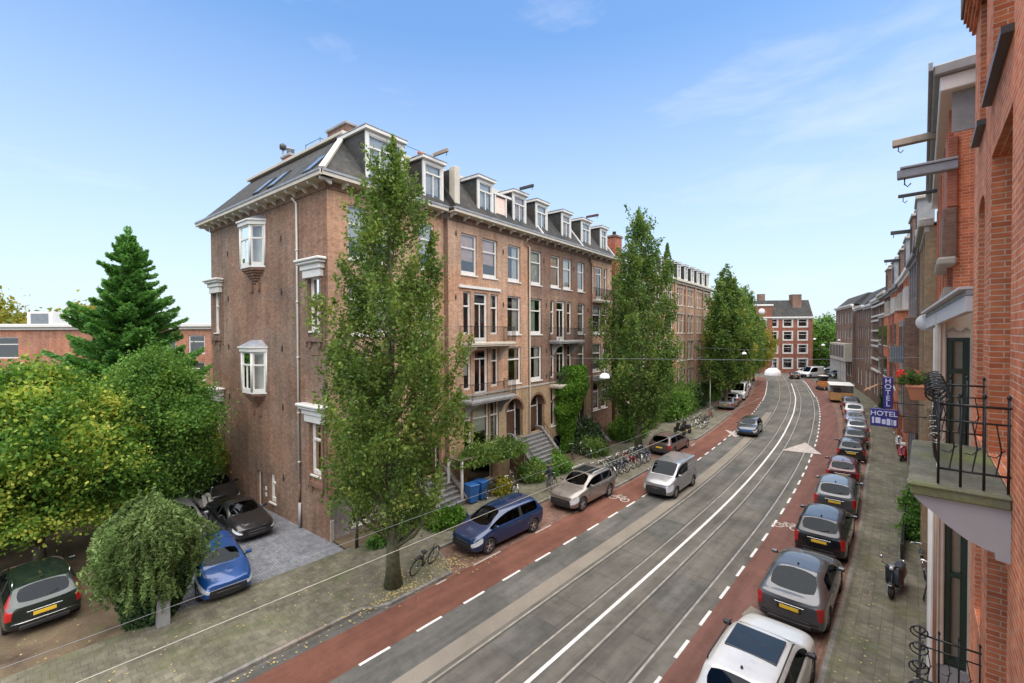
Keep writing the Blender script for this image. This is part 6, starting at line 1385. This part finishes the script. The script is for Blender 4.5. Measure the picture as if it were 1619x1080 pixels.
# person standing with a bicycle
def person(loc, rz, label):
    root = bpy.data.meshes.new('person')
    J = {'pel': (0, 0, .95), 'sp': (0, .02, 1.15), 'ch': (0, .03, 1.36), 'nk': (0, .05, 1.50), 'hd0': (0, .07, 1.57), 'hd1': (0, .08, 1.70), 'lh': (-.10, 0, .92), 'lk': (-.12, .05, .50), 'la': (-.13, -.05, .09), 'lt': (-.14, .10, .04), 'rh': (.10, 0, .92), 'rk': (.13, .12, .52), 'ra': (.12, .16, .09), 'rt': (.13, .31, .04),
         'ls': (-.19, .03, 1.42), 'le': (-.26, .08, 1.14), 'lw': (-.24, .28, 1.02), 'lhd': (-.22, .36, 1.01), 'rs': (.19, .03, 1.42), 're': (.27, .06, 1.14), 'rw': (.27, .27, 1.00), 'rhd': (.26, .35, .99)}
    rad = {'pel': .15, 'sp': .135, 'ch': .16, 'nk': .06, 'hd0': .085, 'hd1': .095, 'lh': .095, 'lk': .062, 'la': .042, 'lt': .038, 'rh': .095, 'rk': .062, 'ra': .042, 'rt': .038, 'ls': .065, 'le': .045, 'lw': .03, 'lhd': .032, 'rs': .065, 're': .045, 'rw': .03, 'rhd': .032}
    E_ = [('pel', 'sp'), ('sp', 'ch'), ('ch', 'nk'), ('nk', 'hd0'), ('hd0', 'hd1'), ('pel', 'lh'), ('lh', 'lk'), ('lk', 'la'), ('la', 'lt'), ('pel', 'rh'), ('rh', 'rk'), ('rk', 'ra'), ('ra', 'rt'), ('ch', 'ls'), ('ls', 'le'), ('le', 'lw'), ('lw', 'lhd'), ('ch', 'rs'), ('rs', 're'), ('re', 'rw'), ('rw', 'rhd')]
    for sd, sg in (('l', -1), ('r', 1)):                      # five fingers each, curled on the handlebar grip
        for fi in range(4):
            a = f'{sd}f{fi}'; hx, hy, hz = J[sd + 'hd']; ox = (fi - 1.5) * .019
            J[a] = (hx + ox, hy + .05, hz - .005); J[a + 'b'] = (hx + ox, hy + .062 - .004 * abs(fi - 1), hz - .035); rad[a] = .010; rad[a + 'b'] = .008; E_ += [(sd + 'hd', a), (a, a + 'b')]
        hx, hy, hz = J[sd + 'hd']; J[sd + 'th'] = (hx - sg * .04, hy + .01, hz - .02); J[sd + 'tb'] = (hx - sg * .035, hy + .035, hz - .045); rad[sd + 'th'] = .011; rad[sd + 'tb'] = .009; E_ += [(sd + 'hd', sd + 'th'), (sd + 'th', sd + 'tb')]
    ks = list(J); root.from_pydata([J[k] for k in ks], [(ks.index(a), ks.index(c)) for a, c in E_], [])
    o = bpy.data.objects.new('tmp', root); COL.objects.link(o); o.modifiers.new('sk', 'SKIN'); ss = o.modifiers.new('su', 'SUBSURF'); ss.levels = 1; ss.render_levels = 1
    for i, k in enumerate(ks): v = root.skin_vertices[0].data[i]; v.radius = (rad[k], rad[k]); v.use_root = (k == 'pel')
    dg = bpy.context.evaluated_depsgraph_get(); dg.update(); me = bpy.data.meshes.new_from_object(o.evaluated_get(dg)); bpy.data.objects.remove(o)
    me.materials.clear()
    for n_ in ('cloth_dark', 'skin', 'cloth_grey'): me.materials.append(MATS[n_])
    for p in me.polygons:
        c = p.center; p.use_smooth = True; p.material_index = 1 if (c.z > 1.53 or (c.y > .30 and .9 < c.z < 1.1)) else (2 if c.z < .95 else 0)
    po = bpy.data.objects.new('person', me); COL.objects.link(po); po.location = loc; po.rotation_euler = (0, 0, rz); tag(po, label, 'person')
    b = MB(); b.lathe([(.001, .115), (.06, .105), (.098, .06), (.105, 0), (.09, -.05)], (0, .065, 1.69), 'trim_black', 14, caps=False); b.build('hair', po)
    b = MB(); b.lathe([(.001, .012), (.012, .004), (.014, -.012)], (0, .178, 1.645), 'skin', 6, 'Y'); 
    for sg in (-1, 1): b.lathe([(.001, -.006), (.009, 0), (.001, .006)], (sg * .032, .165, 1.665), 'trim_black', 6, 'Y'); b.bbox(sg * .088, sg * .104, .04, .075, 1.62, 1.68, 'skin', .006)
    b.bbox(-.025, .025, .160, .168, 1.598, 1.606, 'tail_red', .003); b.build('face', po)
    return po
person((-16.2, 20.9, .105), R(150), 'person in dark clothes standing with a bicycle behind the champagne car')
cycle(-16.55, 21.5, R(150) + PI / 2, 'black bicycle held by the person in dark clothes', 'single bicycles', 0, frame='black_iron', seatm='rubber')
# hotel signs
def txt(par, s_, size, loc, rot, mat, name='lettering', spacing=1.0):
    c = bpy.data.curves.new(name, 'FONT'); c.body = s_; c.size = size; c.extrude = .012; c.align_x = 'CENTER'; c.align_y = 'CENTER'; c.space_character = spacing; c.offset = size * .012
    t = bpy.data.objects.new('t', c); COL.objects.link(t); dg = bpy.context.evaluated_depsgraph_get(); dg.update(); me = bpy.data.meshes.new_from_object(t.evaluated_get(dg)); bpy.data.objects.remove(t)
    me.materials.clear(); me.materials.append(MATS[mat]); o = bpy.data.objects.new(name, me); COL.objects.link(o); o.parent = par; o.location = loc; o.rotation_euler = rot; return o
# ================================================================== hotel signs (plates hang out over the pavement)
HS = empty('hotel_sign', (-1.01, 23.5, 0), 0, 'tall narrow dark blue sign with vertical letters HOTEL', 'sign', 'hotel signs')
b = MB(); b.bbox(-.15, .15, -.05, .05, 6.36, 7.62, 'sign_blue', .015); b.build('plate', HS)
for i, ch in enumerate('HOTEL'): txt(HS, ch, .27, (0, -.062, 7.46 - i * .232), (PI / 2, 0, 0), 'sign_text', 'letter')
b = MB(); b.tube([(.15, 0, 7.4), (1.1, 0, 7.4)], .02, 'black_iron', 6); b.tube([(.15, 0, 6.6), (1.1, 0, 6.6)], .02, 'black_iron', 6); b.build('bracket', HS)
HT = empty('hotel_sign', (-1.10, 23.42, 0), R(-3), 'wide dark blue sign with two lines of pale lettering, HOTEL on the upper line', 'sign', 'hotel signs')
b = MB(); b.bbox(-.46, .40, -.05, .05, 5.62, 6.33, 'sign_blue', .015); b.build('plate', HT)
txt(HT, 'HOTEL', .27, (-.03, -.062, 6.14), (PI / 2, 0, 0), 'sign_text', 'lettering', 1.0)
b = MB()
for (x0, x1, z0, z1) in ((-.40, -.33, 5.72, 5.98), (-.29, -.13, 5.74, 5.97), (-.09, .03, 5.72, 5.92), (.06, .18, 5.70, 5.95), (.21, .24, 5.70, 5.93), (.27, .36, 5.70, 5.92)): b.bbox(x0, x1, -.062, -.052, z0, z1, 'sign_text', .02)
b.build('second_line', HT)
b = MB(); b.tube([(.4, 0, 6.1), (1.3, 0, 6.15)], .02, 'black_iron', 6); b.build('bracket', HT)
# ================================================================== own building (nearest, right edge)
OB = empty('near_building', (.55, 9.55, 0), R(-90), 'bright orange brick building filling the right edge, with deep arched window recesses', 'building')
OW = Wall((0, 0, 0), (1, 0, 0), (0, 1, 0))
nich = [(.75, 1.6, 8.0, 11.15), (2.26, 3.88, 8.05, 11.35), (.75, 1.6, 12.0, 16.2), (2.26, 3.88, 12.0, 16.2), (.75, 1.6, 5.6, 7.35), (2.26, 3.88, 4.85, 7.35), (.75, 1.6, 1.2, 4.4), (2.26, 3.88, .1, 4.2), (5.0, 6.4, 8.05, 11.2), (5.0, 6.4, 12.0, 16.2), (5.0, 6.4, 4.9, 7.3)]
b = MB(); wallmesh(b, OW, 0, 14, 0, 18, nich, 'brick_orange', depth=.34, roomd=.8)
b.quad((0, 0, 0), (0, 0, 18), (0, 9, 18), (0, 9, 0), 'brick_orange')
for (a, c, e, f) in nich[:1]:
    r_ = (c - a) / 2; um = (a + c) / 2; zc = f - r_ * .5
    for sg in (-1, 1):
        pts = [(um + sg * r_, f), (um, f)] + [(um + sg * r_ * math.sin(g), zc + r_ * .5 * math.cos(g)) for g in [math.pi / 2 * t / 8 for t in range(9)]]
        b.prism([(u, z) for u, z in pts] if sg > 0 else pts[::-1], -.3, .0, 'brick_orange', Matrix(((1, 0, 0, 0), (0, 0, -1, 0), (0, 1, 0, 0), (0, 0, 0, 1))))
b.build('wall', OB)
for (a, c, e, f) in nich: window(OB, OW, a + .0, c - .0, e, f, d=.30, fm='green_paint', fw=.10, tr=.72, sill=False, bot=.15, glass='glass_dark', curtain=('full', 'curtain_green') if e > 7.9 and e < 9 else None)
for (a, c, e, f) in nich:
    if e > 11: b = MB(); b.box(a - .04, c + .04, -.08, .30, e - .07, e - .005, 'dark_paint'); b.build('sill', OB)
b = MB(); b.bbox(-.06, 1.6, -.16, .0, 14.1, 18, 'brick_brown', .01)
for k in range(4): b.box(-.06 + .25 * k * 0, 1.6, -.13 + .03 * k, 0, 14.1 - .07 * (k + 1), 14.1 - .07 * k - .003, 'brick_orange')
b.build('corbelled_oriel', OB)
def iron_balcony(z, xs, xr, y0, y1, label, pot=False):
    B = empty('iron_balcony', (0, 0, 0), 0, label, 'balcony', 'balconies on the near building')
    b = MB(); b.bbox(xs, .55, y0, y1, z - .115, z, 'moss_stone', .012); b.bbox(xs - .015, .55, y0 - .015, y1 + .015, z - .03, z - .012, 'moss_stone', .004); b.build('slab', B)
    prof = [(xs + .02, -.115), (xs + .03, -.15), (.0, -.19), (.08, -.26), (.17, -.35), (.29, -.44), (.40, -.49), (.46, -.50), (.465, -.56), (.549, -.57), (.549, -.115)]
    MM = Matrix(((1, 0, 0, 0), (0, 0, 1, 0), (0, 1, 0, z), (0, 0, 0, 1)))
    for (a, c) in ((y0 + .05, y0 + .20), (y1 - .2, y1 - .05)):
        q = MB(); q.prism(prof, a, c, 'grey_paint', MM); q.build('console', B)
    q = MB(); q.prism([(x * .9 + .04, zz * .78 - .02) for x, zz in prof[:-1]] + [(.549, -.117)], y0 + .2, y1 - .2, 'grey_paint', MM); q.build('soffit', B)
    r = MB(); T = lambda P_, rr, m='black_iron', n=7: r.tube(P_, rr, m, n)
    yn, yf = y0 + .04, y1 - .06
    for (za, rr) in ((.15, .011), (.58, .009), (.72, .012)):
        for yy in (yn, yf): T([(xr, yy, z + za), (.545, yy, z + za)], rr)
        T([(xr, yn, z + za), (xr, yf, z + za)], rr, 'black_iron' if za > .2 else 'rail_steel')
    for yy in (yn, yf):
        for xx in np.linspace(xr, .53, 4):
            T([(xx, yy, z + .01), (xx, yy, z + .80)], .010); r.lathe([(.011, 0), (.016, .02), (.001, .05)], (xx, yy, z + .79), 'black_iron', 8)
        for xx in np.linspace(xr, .53, 4)[:-1] + .07:
            T([(xx, yy, z + .15), (xx + .03, yy, z + .36), (xx, yy, z + .58)], .006, 'black_iron', 5)
            for sg in (-1, 1): T([(xx, yy, z + .3), (xx + sg * .05, yy, z + .34 + .03 * sg)], .004, 'black_iron', 4)
    for yy in np.linspace(yn, yf, 17)[1:-1]: T([(xr, yy, z + .15), (xr - .03, yy, z + .30), (xr, yy, z + .48), (xr, yy, z + .72)], .007, 'black_iron', 5)
    for k, yy in enumerate(np.linspace(yn, yf - .15, 6)):             # scrolls crowning the front rail
        sp = [(xr + .10 * (1 - t * .09) * math.cos(1.9 * t + 1.2) * 1.0, yy + .02 * t, z + .80 + .085 * (1 - t * .09) * math.sin(1.9 * t + 1.2)) for t in np.linspace(0, 6, 26)]
        T(sp, .009, 'black_iron', 5); T([(xr, yy, z + .55), (xr + .03, yy, z + .72)], .008)
        sp = [(xr - .02 + .055 * (1 - t * .12) * math.cos(-1.9 * t), yy, z + .42 + .055 * (1 - t * .12) * math.sin(-1.9 * t)) for t in np.linspace(0, 5, 18)]; T(sp, .006, 'rail_steel', 4)
    for yy in np.linspace(yn + .1, yf - .1, 26): T([(xr, yy, z + .16), (xr - .03, yy, z + .24)], .0028, 'black_iron', 3)
    r.build('railing', B); return B
iron_balcony(8.05, -.075, .11, 5.43, 7.6, 'mossy stone balcony with black scrolled iron railing on a big curved grey console')
iron_balcony(4.85, -.14, .0, 5.43, 7.7, 'lower iron balcony with ring scroll at its corner, at the bottom right')
# flower trough
FT = empty('flower_pot', (-.03, 6.95, 8.64), 0, 'terracotta trough of geraniums hanging outside the iron balcony railing', 'flower pot')
b = MB(); b.add([(-.085, -.2, 0), (.085, -.2, 0), (.085, .2, 0), (-.085, .2, 0), (-.125, -.25, .19), (.125, -.25, .19), (.125, .25, .19), (-.125, .25, .19)], [(0, 3, 2, 1), (0, 1, 5, 4), (1, 2, 6, 5), (2, 3, 7, 6), (3, 0, 4, 7)], 'terracotta'); b.bbox(-.135, .135, -.26, .26, .17, .21, 'terracotta', .01); b.quad((-.12, -.24, .19), (.12, -.24, .19), (.12, .24, .19), (-.12, .24, .19), 'soil'); b.build('trough', FT)
b = MB(); b.tube([(.12, -.15, .2), (.15, -.15, .16), (.15, -.15, .0)], .008, 'black_iron', 5); b.tube([(.12, .15, .2), (.15, .15, .16), (.15, .15, .0)], .008, 'black_iron', 5); b.build('hook', FT)
rg = np.random.default_rng(5); c = rg.normal(size=(16, 3)) * [.09, .16, .05] + [-.02, 0, .30]; Pp = (c[:, None, :] + rg.normal(size=(16, 26, 3)) * .035).reshape(-1, 3); Pp[:, 2] = np.maximum(Pp[:, 2], .2); leafmesh('foliage', Pp, .045, 'leaf_geranium', FT, 3, aspect=1.2)
b = MB()
for i in range(14): x, y, z = rg.normal() * .10 - .03, rg.normal() * .14, .24 + rg.random() * .15; b.tube([(x * .4, y * .4, .2), (x, y, z)], .004, 'leaf_geranium', 4)
b.build('stems', FT); FT.scale = (.8, .8, .8)
for (x, y, z, s_, m, nm) in ((-.19, -.10, .36, .060, 'red_flower', 'red_blossom'), (-.03, .05, .37, .045, 'pink_flower', 'pink_blossom'), (-.15, .13, .30, .035, 'red_flower', 'red_blossom')):
    q = rg.normal(size=(60, 3)); q /= np.linalg.norm(q, axis=1)[:, None]; leafmesh(nm, q * s_ * rg.uniform(.6, 1, (60, 1)) + [x, y, z], s_ * .55, m, FT, 9, aspect=1.0)
b = MB(); b.tube([(-.19, -.10, .36), (-.08, -.03, .2)], .004, 'leaf_geranium', 4); b.build('flower_stalk', FT)
# ================================================================== neighbour with pale bay
NB = empty('bay_house', (0, 0, 0), 0, 'red brick house beside the balcony with pale grey bay, green window frames and stone cornice', 'house')
NW = Wall((.74, 24.0, 0), (0, -1, 0), (1, 0, 0))
b = MB(); wallmesh(b, NW, 0, 14.4, 0, 14.5, [(7.2, 8.2, z, z + 2.2) for z in (3, 6.6, 10.2)] , 'brick_orange', roomd=.5)
b.box(.45, .74, 12.6, 23.9, 10.05, 14.5, 'brick_orange'); b.quad((.74, 9.56, 14.5), (9, 9.56, 14.5), (9, 24, 14.5), (.74, 24, 14.5), 'lead'); b.quad((.74, 24, 0), (9, 24, 0), (9, 24, 14.5), (.74, 24, 14.5), 'brick_orange'); b.build('wall', NB)
b = MB()
for i, y in enumerate(np.linspace(13.0, 23.4, 9)): b.box(.37, .45, y, y + .42, 10.1, 14.0, 'brick_orange' if i % 2 else 'brick_red'); b.box(.32, .45, y - .03, y + .45, 10.05, 10.35, 'stone')
b.bbox(.28, .5, 12.5, 14.6, 10.9, 11.9, 'brick_brown', .02); b.bbox(.20, .5, 12.45, 14.65, 10.75, 10.92, 'stone', .04); b.bbox(.34, .5, 12.5, 14.6, 11.9, 13.3, 'brick_red', .02); b.build('pier', NB)
for i, y in enumerate(np.linspace(13.45, 22.2, 8)):
    if y > 14.8: b = MB(); b.box(.43, .449, y + .05, y + .75, 10.6, 13.3, 'green_paint'); b.box(.42, .431, y + .15, y + .65, 10.75, 13.15, 'black_glass'); b.build('window', NB)
b = MB(); b.bbox(.12, .8, 12.3, 24.1, 14.5, 14.72, 'stone_grey', .03); b.bbox(.22, .8, 12.4, 24.0, 14.2, 14.497, 'white_paint', .02); b.bbox(.05, .12, 12.25, 24.15, 14.6, 14.78, 'lead', .01); b.box(.4, .8, 12.59, 12.62, 13.4, 14.2, 'stone_grey'); b.build('cornice', NB)
# bay
b = MB(); b.box(.23, .74, 12.6, 17.4, 0, 2.6, 'stone_grey'); b.box(.23, .74, 12.62, 17.4, 6.25, 6.75, 'cream_paint'); b.box(.23, .74, 12.62, 17.4, 9.85, 10.04, 'cream_paint')
b.bbox(.215, .36, 12.57, 12.95, 2.6, 9.85, 'cream_paint', .02); b.bbox(.19, .30, 12.54, 12.80, 2.6, 9.85, 'cream_paint', .03); b.box(.69, .74, 12.58, 12.7, 2.6, 9.85, 'cream_paint')
b.box(.36, .74, 12.61, 12.7, 9.30, 9.85, 'cream_paint'); b.box(.36, .74, 12.61, 12.7, 6.0, 6.7, 'cream_paint'); b.box(.3, .74, 12.9, 17.2, 2.6, 2.65, 'room_dark'); b.box(.70, .73, 12.75, 17.2, 2.65, 9.8, 'room_dark')
for y in (14.0, 15.4, 16.8, 17.3): b.bbox(.22, .34, y, y + .14, 2.6, 9.85, 'white_paint', .02)
b.quad((.25, 17.35, 2.6), (.74, 17.35, 2.6), (.74, 17.35, 9.8), (.25, 17.35, 9.8), 'room_dark')
zig = [(.37, 9.42), (.44, 9.50), (.50, 9.42), (.58, 9.42), (.63, 9.50), (.69, 9.44)]
for i in range(5): b.bar((zig[i][0], 12.585, zig[i][1]), (zig[i + 1][0], 12.585, zig[i + 1][1]), .02, .02, 'stone_grey')
bay = b.build('bay', NB)
SW = Wall((.36, 12.62, 0), (1, 0, 0), (0, 1, 0))
for (z0, z1) in ((2.65, 6.0), (6.72, 9.30)):
    window(NB, SW, .01, .33, z0, z1, d=.0, fm='green_paint', fw=.07, tr=.74 if z1 > 7 else .55, sill=False, bot=.12, glass='glass', curtain=None, name='window')
    cb = MB(); SW.box(cb, .07, .27, .10, .11, z0 + .1, z1 - .08, 'curtain_green'); cb.build('curtain', NB)
BW = Wall((.24, 17.3, 0), (0, -1, 0), (1, 0, 0))
for (z0, z1) in ((2.65, 6.25), (6.76, 9.85)):
    for (a, c) in ((.55, 1.85), (1.95, 3.25), (3.35, 4.3)): window(NB, BW, a, c, z0, z1, d=.04, fm='white_paint', fw=.07, tr=.74, sill=False, bot=.12, glass='glass_dark', name='window')
b = MB()
a, c = V((.53, 9.65, 9.84)), V((.10, 14.2, 9.62))
b.bar(a, c, .10, .24, 'awning'); b.bar(a + V((.03, 0, .17)), c + V((.03, 0, .17)), .16, .08, 'stone_grey'); b.bar(a + V((.0, 0, .24)), c + V((.0, 0, .24)), .26, .04, 'awning')
b.lathe([(.001, -.06), (.17, -.05), (.19, 0), (.17, .05), (.001, .06)], (.06, 14.25, 9.64), 'awning', 20, 'Y'); b.build('folded_awning', NB)
b = MB(); b.tube([(.13, 10.9, 7.4), (.13, 10.9, 3.4), (.2, 10.7, 2.9)], .045, 'white_paint', 8); b.tube([(.19, 10.95, 7.4), (.19, 10.95, 2.9)], .03, 'cream_paint', 8); b.build('downpipe', NB)
b = MB(); b.add([(.02, 9.7, 3.3), (.16, 9.7, 3.4), (.22, 9.7, .2), (.05, 9.7, .2), (.02, 9.75, 3.3), (.16, 9.75, 3.4), (.22, 9.75, .2), (.05, 9.75, .2)], [(0, 1, 2, 3), (7, 6, 5, 4), (0, 4, 5, 1), (1, 5, 6, 2), (2, 6, 7, 3), (3, 7, 4, 0)], 'white_paint'); b.build('canopy_side', NB)
for (x0, x1, y, z, m, lab) in ((.5, -.63, 15.8, 14.45, 'wood_old', 'pale weathered hoist beam, uppermost of the three at top right'), (.5, -.42, 12.5, 12.72, 'lead', 'dark grey hoist beam with iron hooks, middle of the three at top right'), (.3, -.6, 18.7, 13.7, 'dark_paint', 'thin black hoist beam, lowest of the three at top right')):
    root = empty('hoist_beam', (0, y, z), 0, lab, 'beam', 'hoist beams sticking out of the right hand fronts')
    b = MB(); w_ = .09 if m != 'dark_paint' else .05; b.bbox(x1, x0, -w_, w_, -w_, w_, m, .015)
    if m == 'lead': b.bbox(x1 + .05, x0, -.12, .12, w_, w_ + .05, 'lead', .01)
    b.build('beam', root)
    b = MB(); b.tube([(x1 + .12, 0, -w_), (x1 + .12, 0, -w_ - .12), (x1 + .17, 0, -w_ - .18), (x1 + .22, 0, -w_ - .12)], .014, 'black_iron', 5); b.build('hook', root)
# ================================================================== the row down the right
XR = interp([(17.5, .3), (24, .2), (36, -.15), (52, -1.3), (68, -3.3), (79, -5.0), (95, -8.3)])
G4 = [(11.6, 13.4), (8.4, 10.4), (5.0, 7.2)]
RWs = [(24.1, 30.0, 13.6, 'brick_yellow', 0, 'stone', 'ochre brick house just beyond the house with the pale bay'), (30.0, 36.0, 14.2, 'brick_brown', 1.3, 'stone_grey', 'dark brown brick gabled house above the red flowers'), (36.0, 42.0, 14.0, 'plinth_stone', 1.8, 'stone_grey', 'grey stone gabled house beyond the hotel signs'),
       (42.0, 48.0, 13.8, 'brick_orange', 1.6, 'white_paint', 'orange brick house with white strips, nearest of the gabled row'), (48.0, 54.0, 13.8, 'brick_red', 1.6, 'white_paint', 'red brick house, second of the gabled row'), (54.0, 60.0, 13.6, 'brick_orange', 1.7, 'stone_grey', 'orange brick house, third of the gabled row'), (60.0, 66.0, 13.5, 'brick_brown', 1.7, 'stone_grey', 'brown brick house, fourth of the gabled row'),
       (66.0, 72.5, 13.9, 'brick_brown', 0, 'cream_paint', 'dark brick house with broad white bands, nearest of the two'), (72.5, 79.5, 13.6, 'brick_brown', 0, 'white_paint', 'dark brick house with broad white bands, farther of the two'), (79.5, 87, 13.2, 'brick_side', 0, 'white_paint', 'brown house before the side street on the right'), (87, 94.5, 13.4, 'brick_brown', 0, 'white_paint', 'last brown house of the right hand row')]
for i, (ya, yb, H_, m, gb, ev, lab) in enumerate(RWs):
    pa = (XR(yb), yb - .02); pb = (XR(ya), ya + .02); L_ = math.dist(pa, pb); rz = math.atan2(pb[1] - pa[1], pb[0] - pa[0])
    Hs = house('terraced_house', (*pa, 0), rz, L_, H_, m, grid(L_, G4, 3, 1.0) + grid(L_, [(1.2, 4.0)], 2, 1.6), lab, cat='house', eave=ev, gable=(gb + .9) if gb else None, hoist='dark_paint' if i in (2, 4) else None, group='houses along the right side of the street', sub=i < 5, seed=80 + i, corn=.35, roofz=None if gb else (16.2 if i in (9, 10) else None), pil=(0.2, L_ * .36, L_ * .64, L_ - .2) if i < 7 else None)
    if i in (7, 8):
        b = MB()
        for z in (4.4, 5.9, 7.6, 8.3, 9.6, 10.9, 11.5, 12.8): b.box(0, L_, -.2, -.0, z, z + .22, 'white_paint')
        b.build('band', Hs)
    if 2 < i < 7:
        b = MB()
        for x in (L_ * .28, L_ * .5, L_ * .72): b.box(x - .1, x + .1, -.28, 0, 5.5, 12.8, 'white_paint' if i % 2 else 'cream_paint')
        b.bbox(L_ * .2, L_ * .8, -.75, 0, 4.3, 11.0, m, .02); b.bbox(L_ * .17, L_ * .83, -.8, 0, 11.0, 11.15, 'cream_paint', .02)
        for z in (5.2, 8.2): b.box(L_ * .25, L_ * .75, -.77, -.75, z, z + 1.9, 'black_glass'); b.box(L_ * .22, L_ * .78, -.80, -.75, z - .1, z, 'white_paint')
        b.build('oriel', Hs)
    if i in (1, 2):
        b = MB(); b.bbox(L_ * .15, L_ * .85, -.7, 0, 4.2, 10.2, m, .02)
        for z in (4.9, 7.9): b.box(L_ * .2, L_ * .8, -.72, -.7, z, z + 1.9, 'black_glass')
        b.build('oriel', Hs)
pa, pb = (-14.3, 122.8), (-9.7, 106); L_ = math.dist(pa, pb)
Hs = house('corner_building', (*pa, 0), math.atan2(pb[1] - pa[1], pb[0] - pa[0]), L_, 14.6, 'brick_side', grid(L_, [(11.4, 13.6), (8.2, 10.2)], 6, 1.3) + grid(L_, [(1.0, 4.2)], 6, 1.8), 'dark corner building with white ground floor bays where the right hand row ends', 'building', seed=91, sub=False, roofz=17)
b = MB(); b.bbox(.5, L_ - .5, -1.2, 0, 3.9, 7.4, 'cream_paint', .05)
for i in range(9): x = 1 + i * (L_ - 2) / 9; b.box(x, x + 1.1, -1.22, -1.2, 4.6, 7.0, 'room_dark')
for i in range(10): x = .9 + i * (L_ - 1.9) / 9; b.box(x - .1, x + .1, -1.15, -.95, 0, 3.9, 'white_paint')
b.build('verandah', Hs)
house('terraced_house', (-9.4, 105.8, 0), math.atan2(95 - 105.8, -8.4 + 9.4), 10.6, 13.4, 'brick_brown', grid(10.6, [(11, 12.8), (7.8, 9.6), (4.6, 6.6)], 4, 1.2), 'dark brown brick house at the corner of the right hand side street', seed=92, sub=False, group='houses along the right side of the street')
b = MB(); b.box(-1.35, -.5, 32.7, 32.85, 7.75, 8.65, 'screen_grey')
for i in range(8): b.box(-1.33 + i * .105, -1.30 + i * .105, 32.66, 32.7, 7.78, 8.62, 'lead')
b.tube([(-.5, 32.78, 8.2), (.1, 32.78, 8.2)], .03, 'black_iron', 6); tag(b.build('facade_sign_box'), 'grey slatted box projecting from the gabled house above the red flowers', 'sign box')
b = MB(); b.add([(-3.9, 68, 3.2), (-3.9, 71, 3.2), (-5.2, 71, 2.4), (-5.2, 68, 2.4), (-3.9, 68, 3.25), (-3.9, 71, 3.25), (-5.2, 71, 2.45), (-5.2, 68, 2.45)], [(0, 1, 2, 3), (4, 7, 6, 5), (0, 3, 7, 4), (3, 2, 6, 7)], 'wood_orange'); tag(b.build('shop_awning'), 'ochre shop awning on the right beyond the wooden trailer', 'awning')
for (x, y, lab) in ((-.85, 30.2, 'left'), ):
    b = MB(); b.bbox(-.62, -.52, 24.2, 29.8, .1, .75, 'black_iron', .02); 
    for k in range(12): b.tube([(-.57, 24.3 + k * .48, .1), (-.57, 24.3 + k * .48, .95)], .014, 'black_iron', 5)
    tag(b.build('garden_fence'), 'low black iron fence before the right hand front gardens', 'fence')
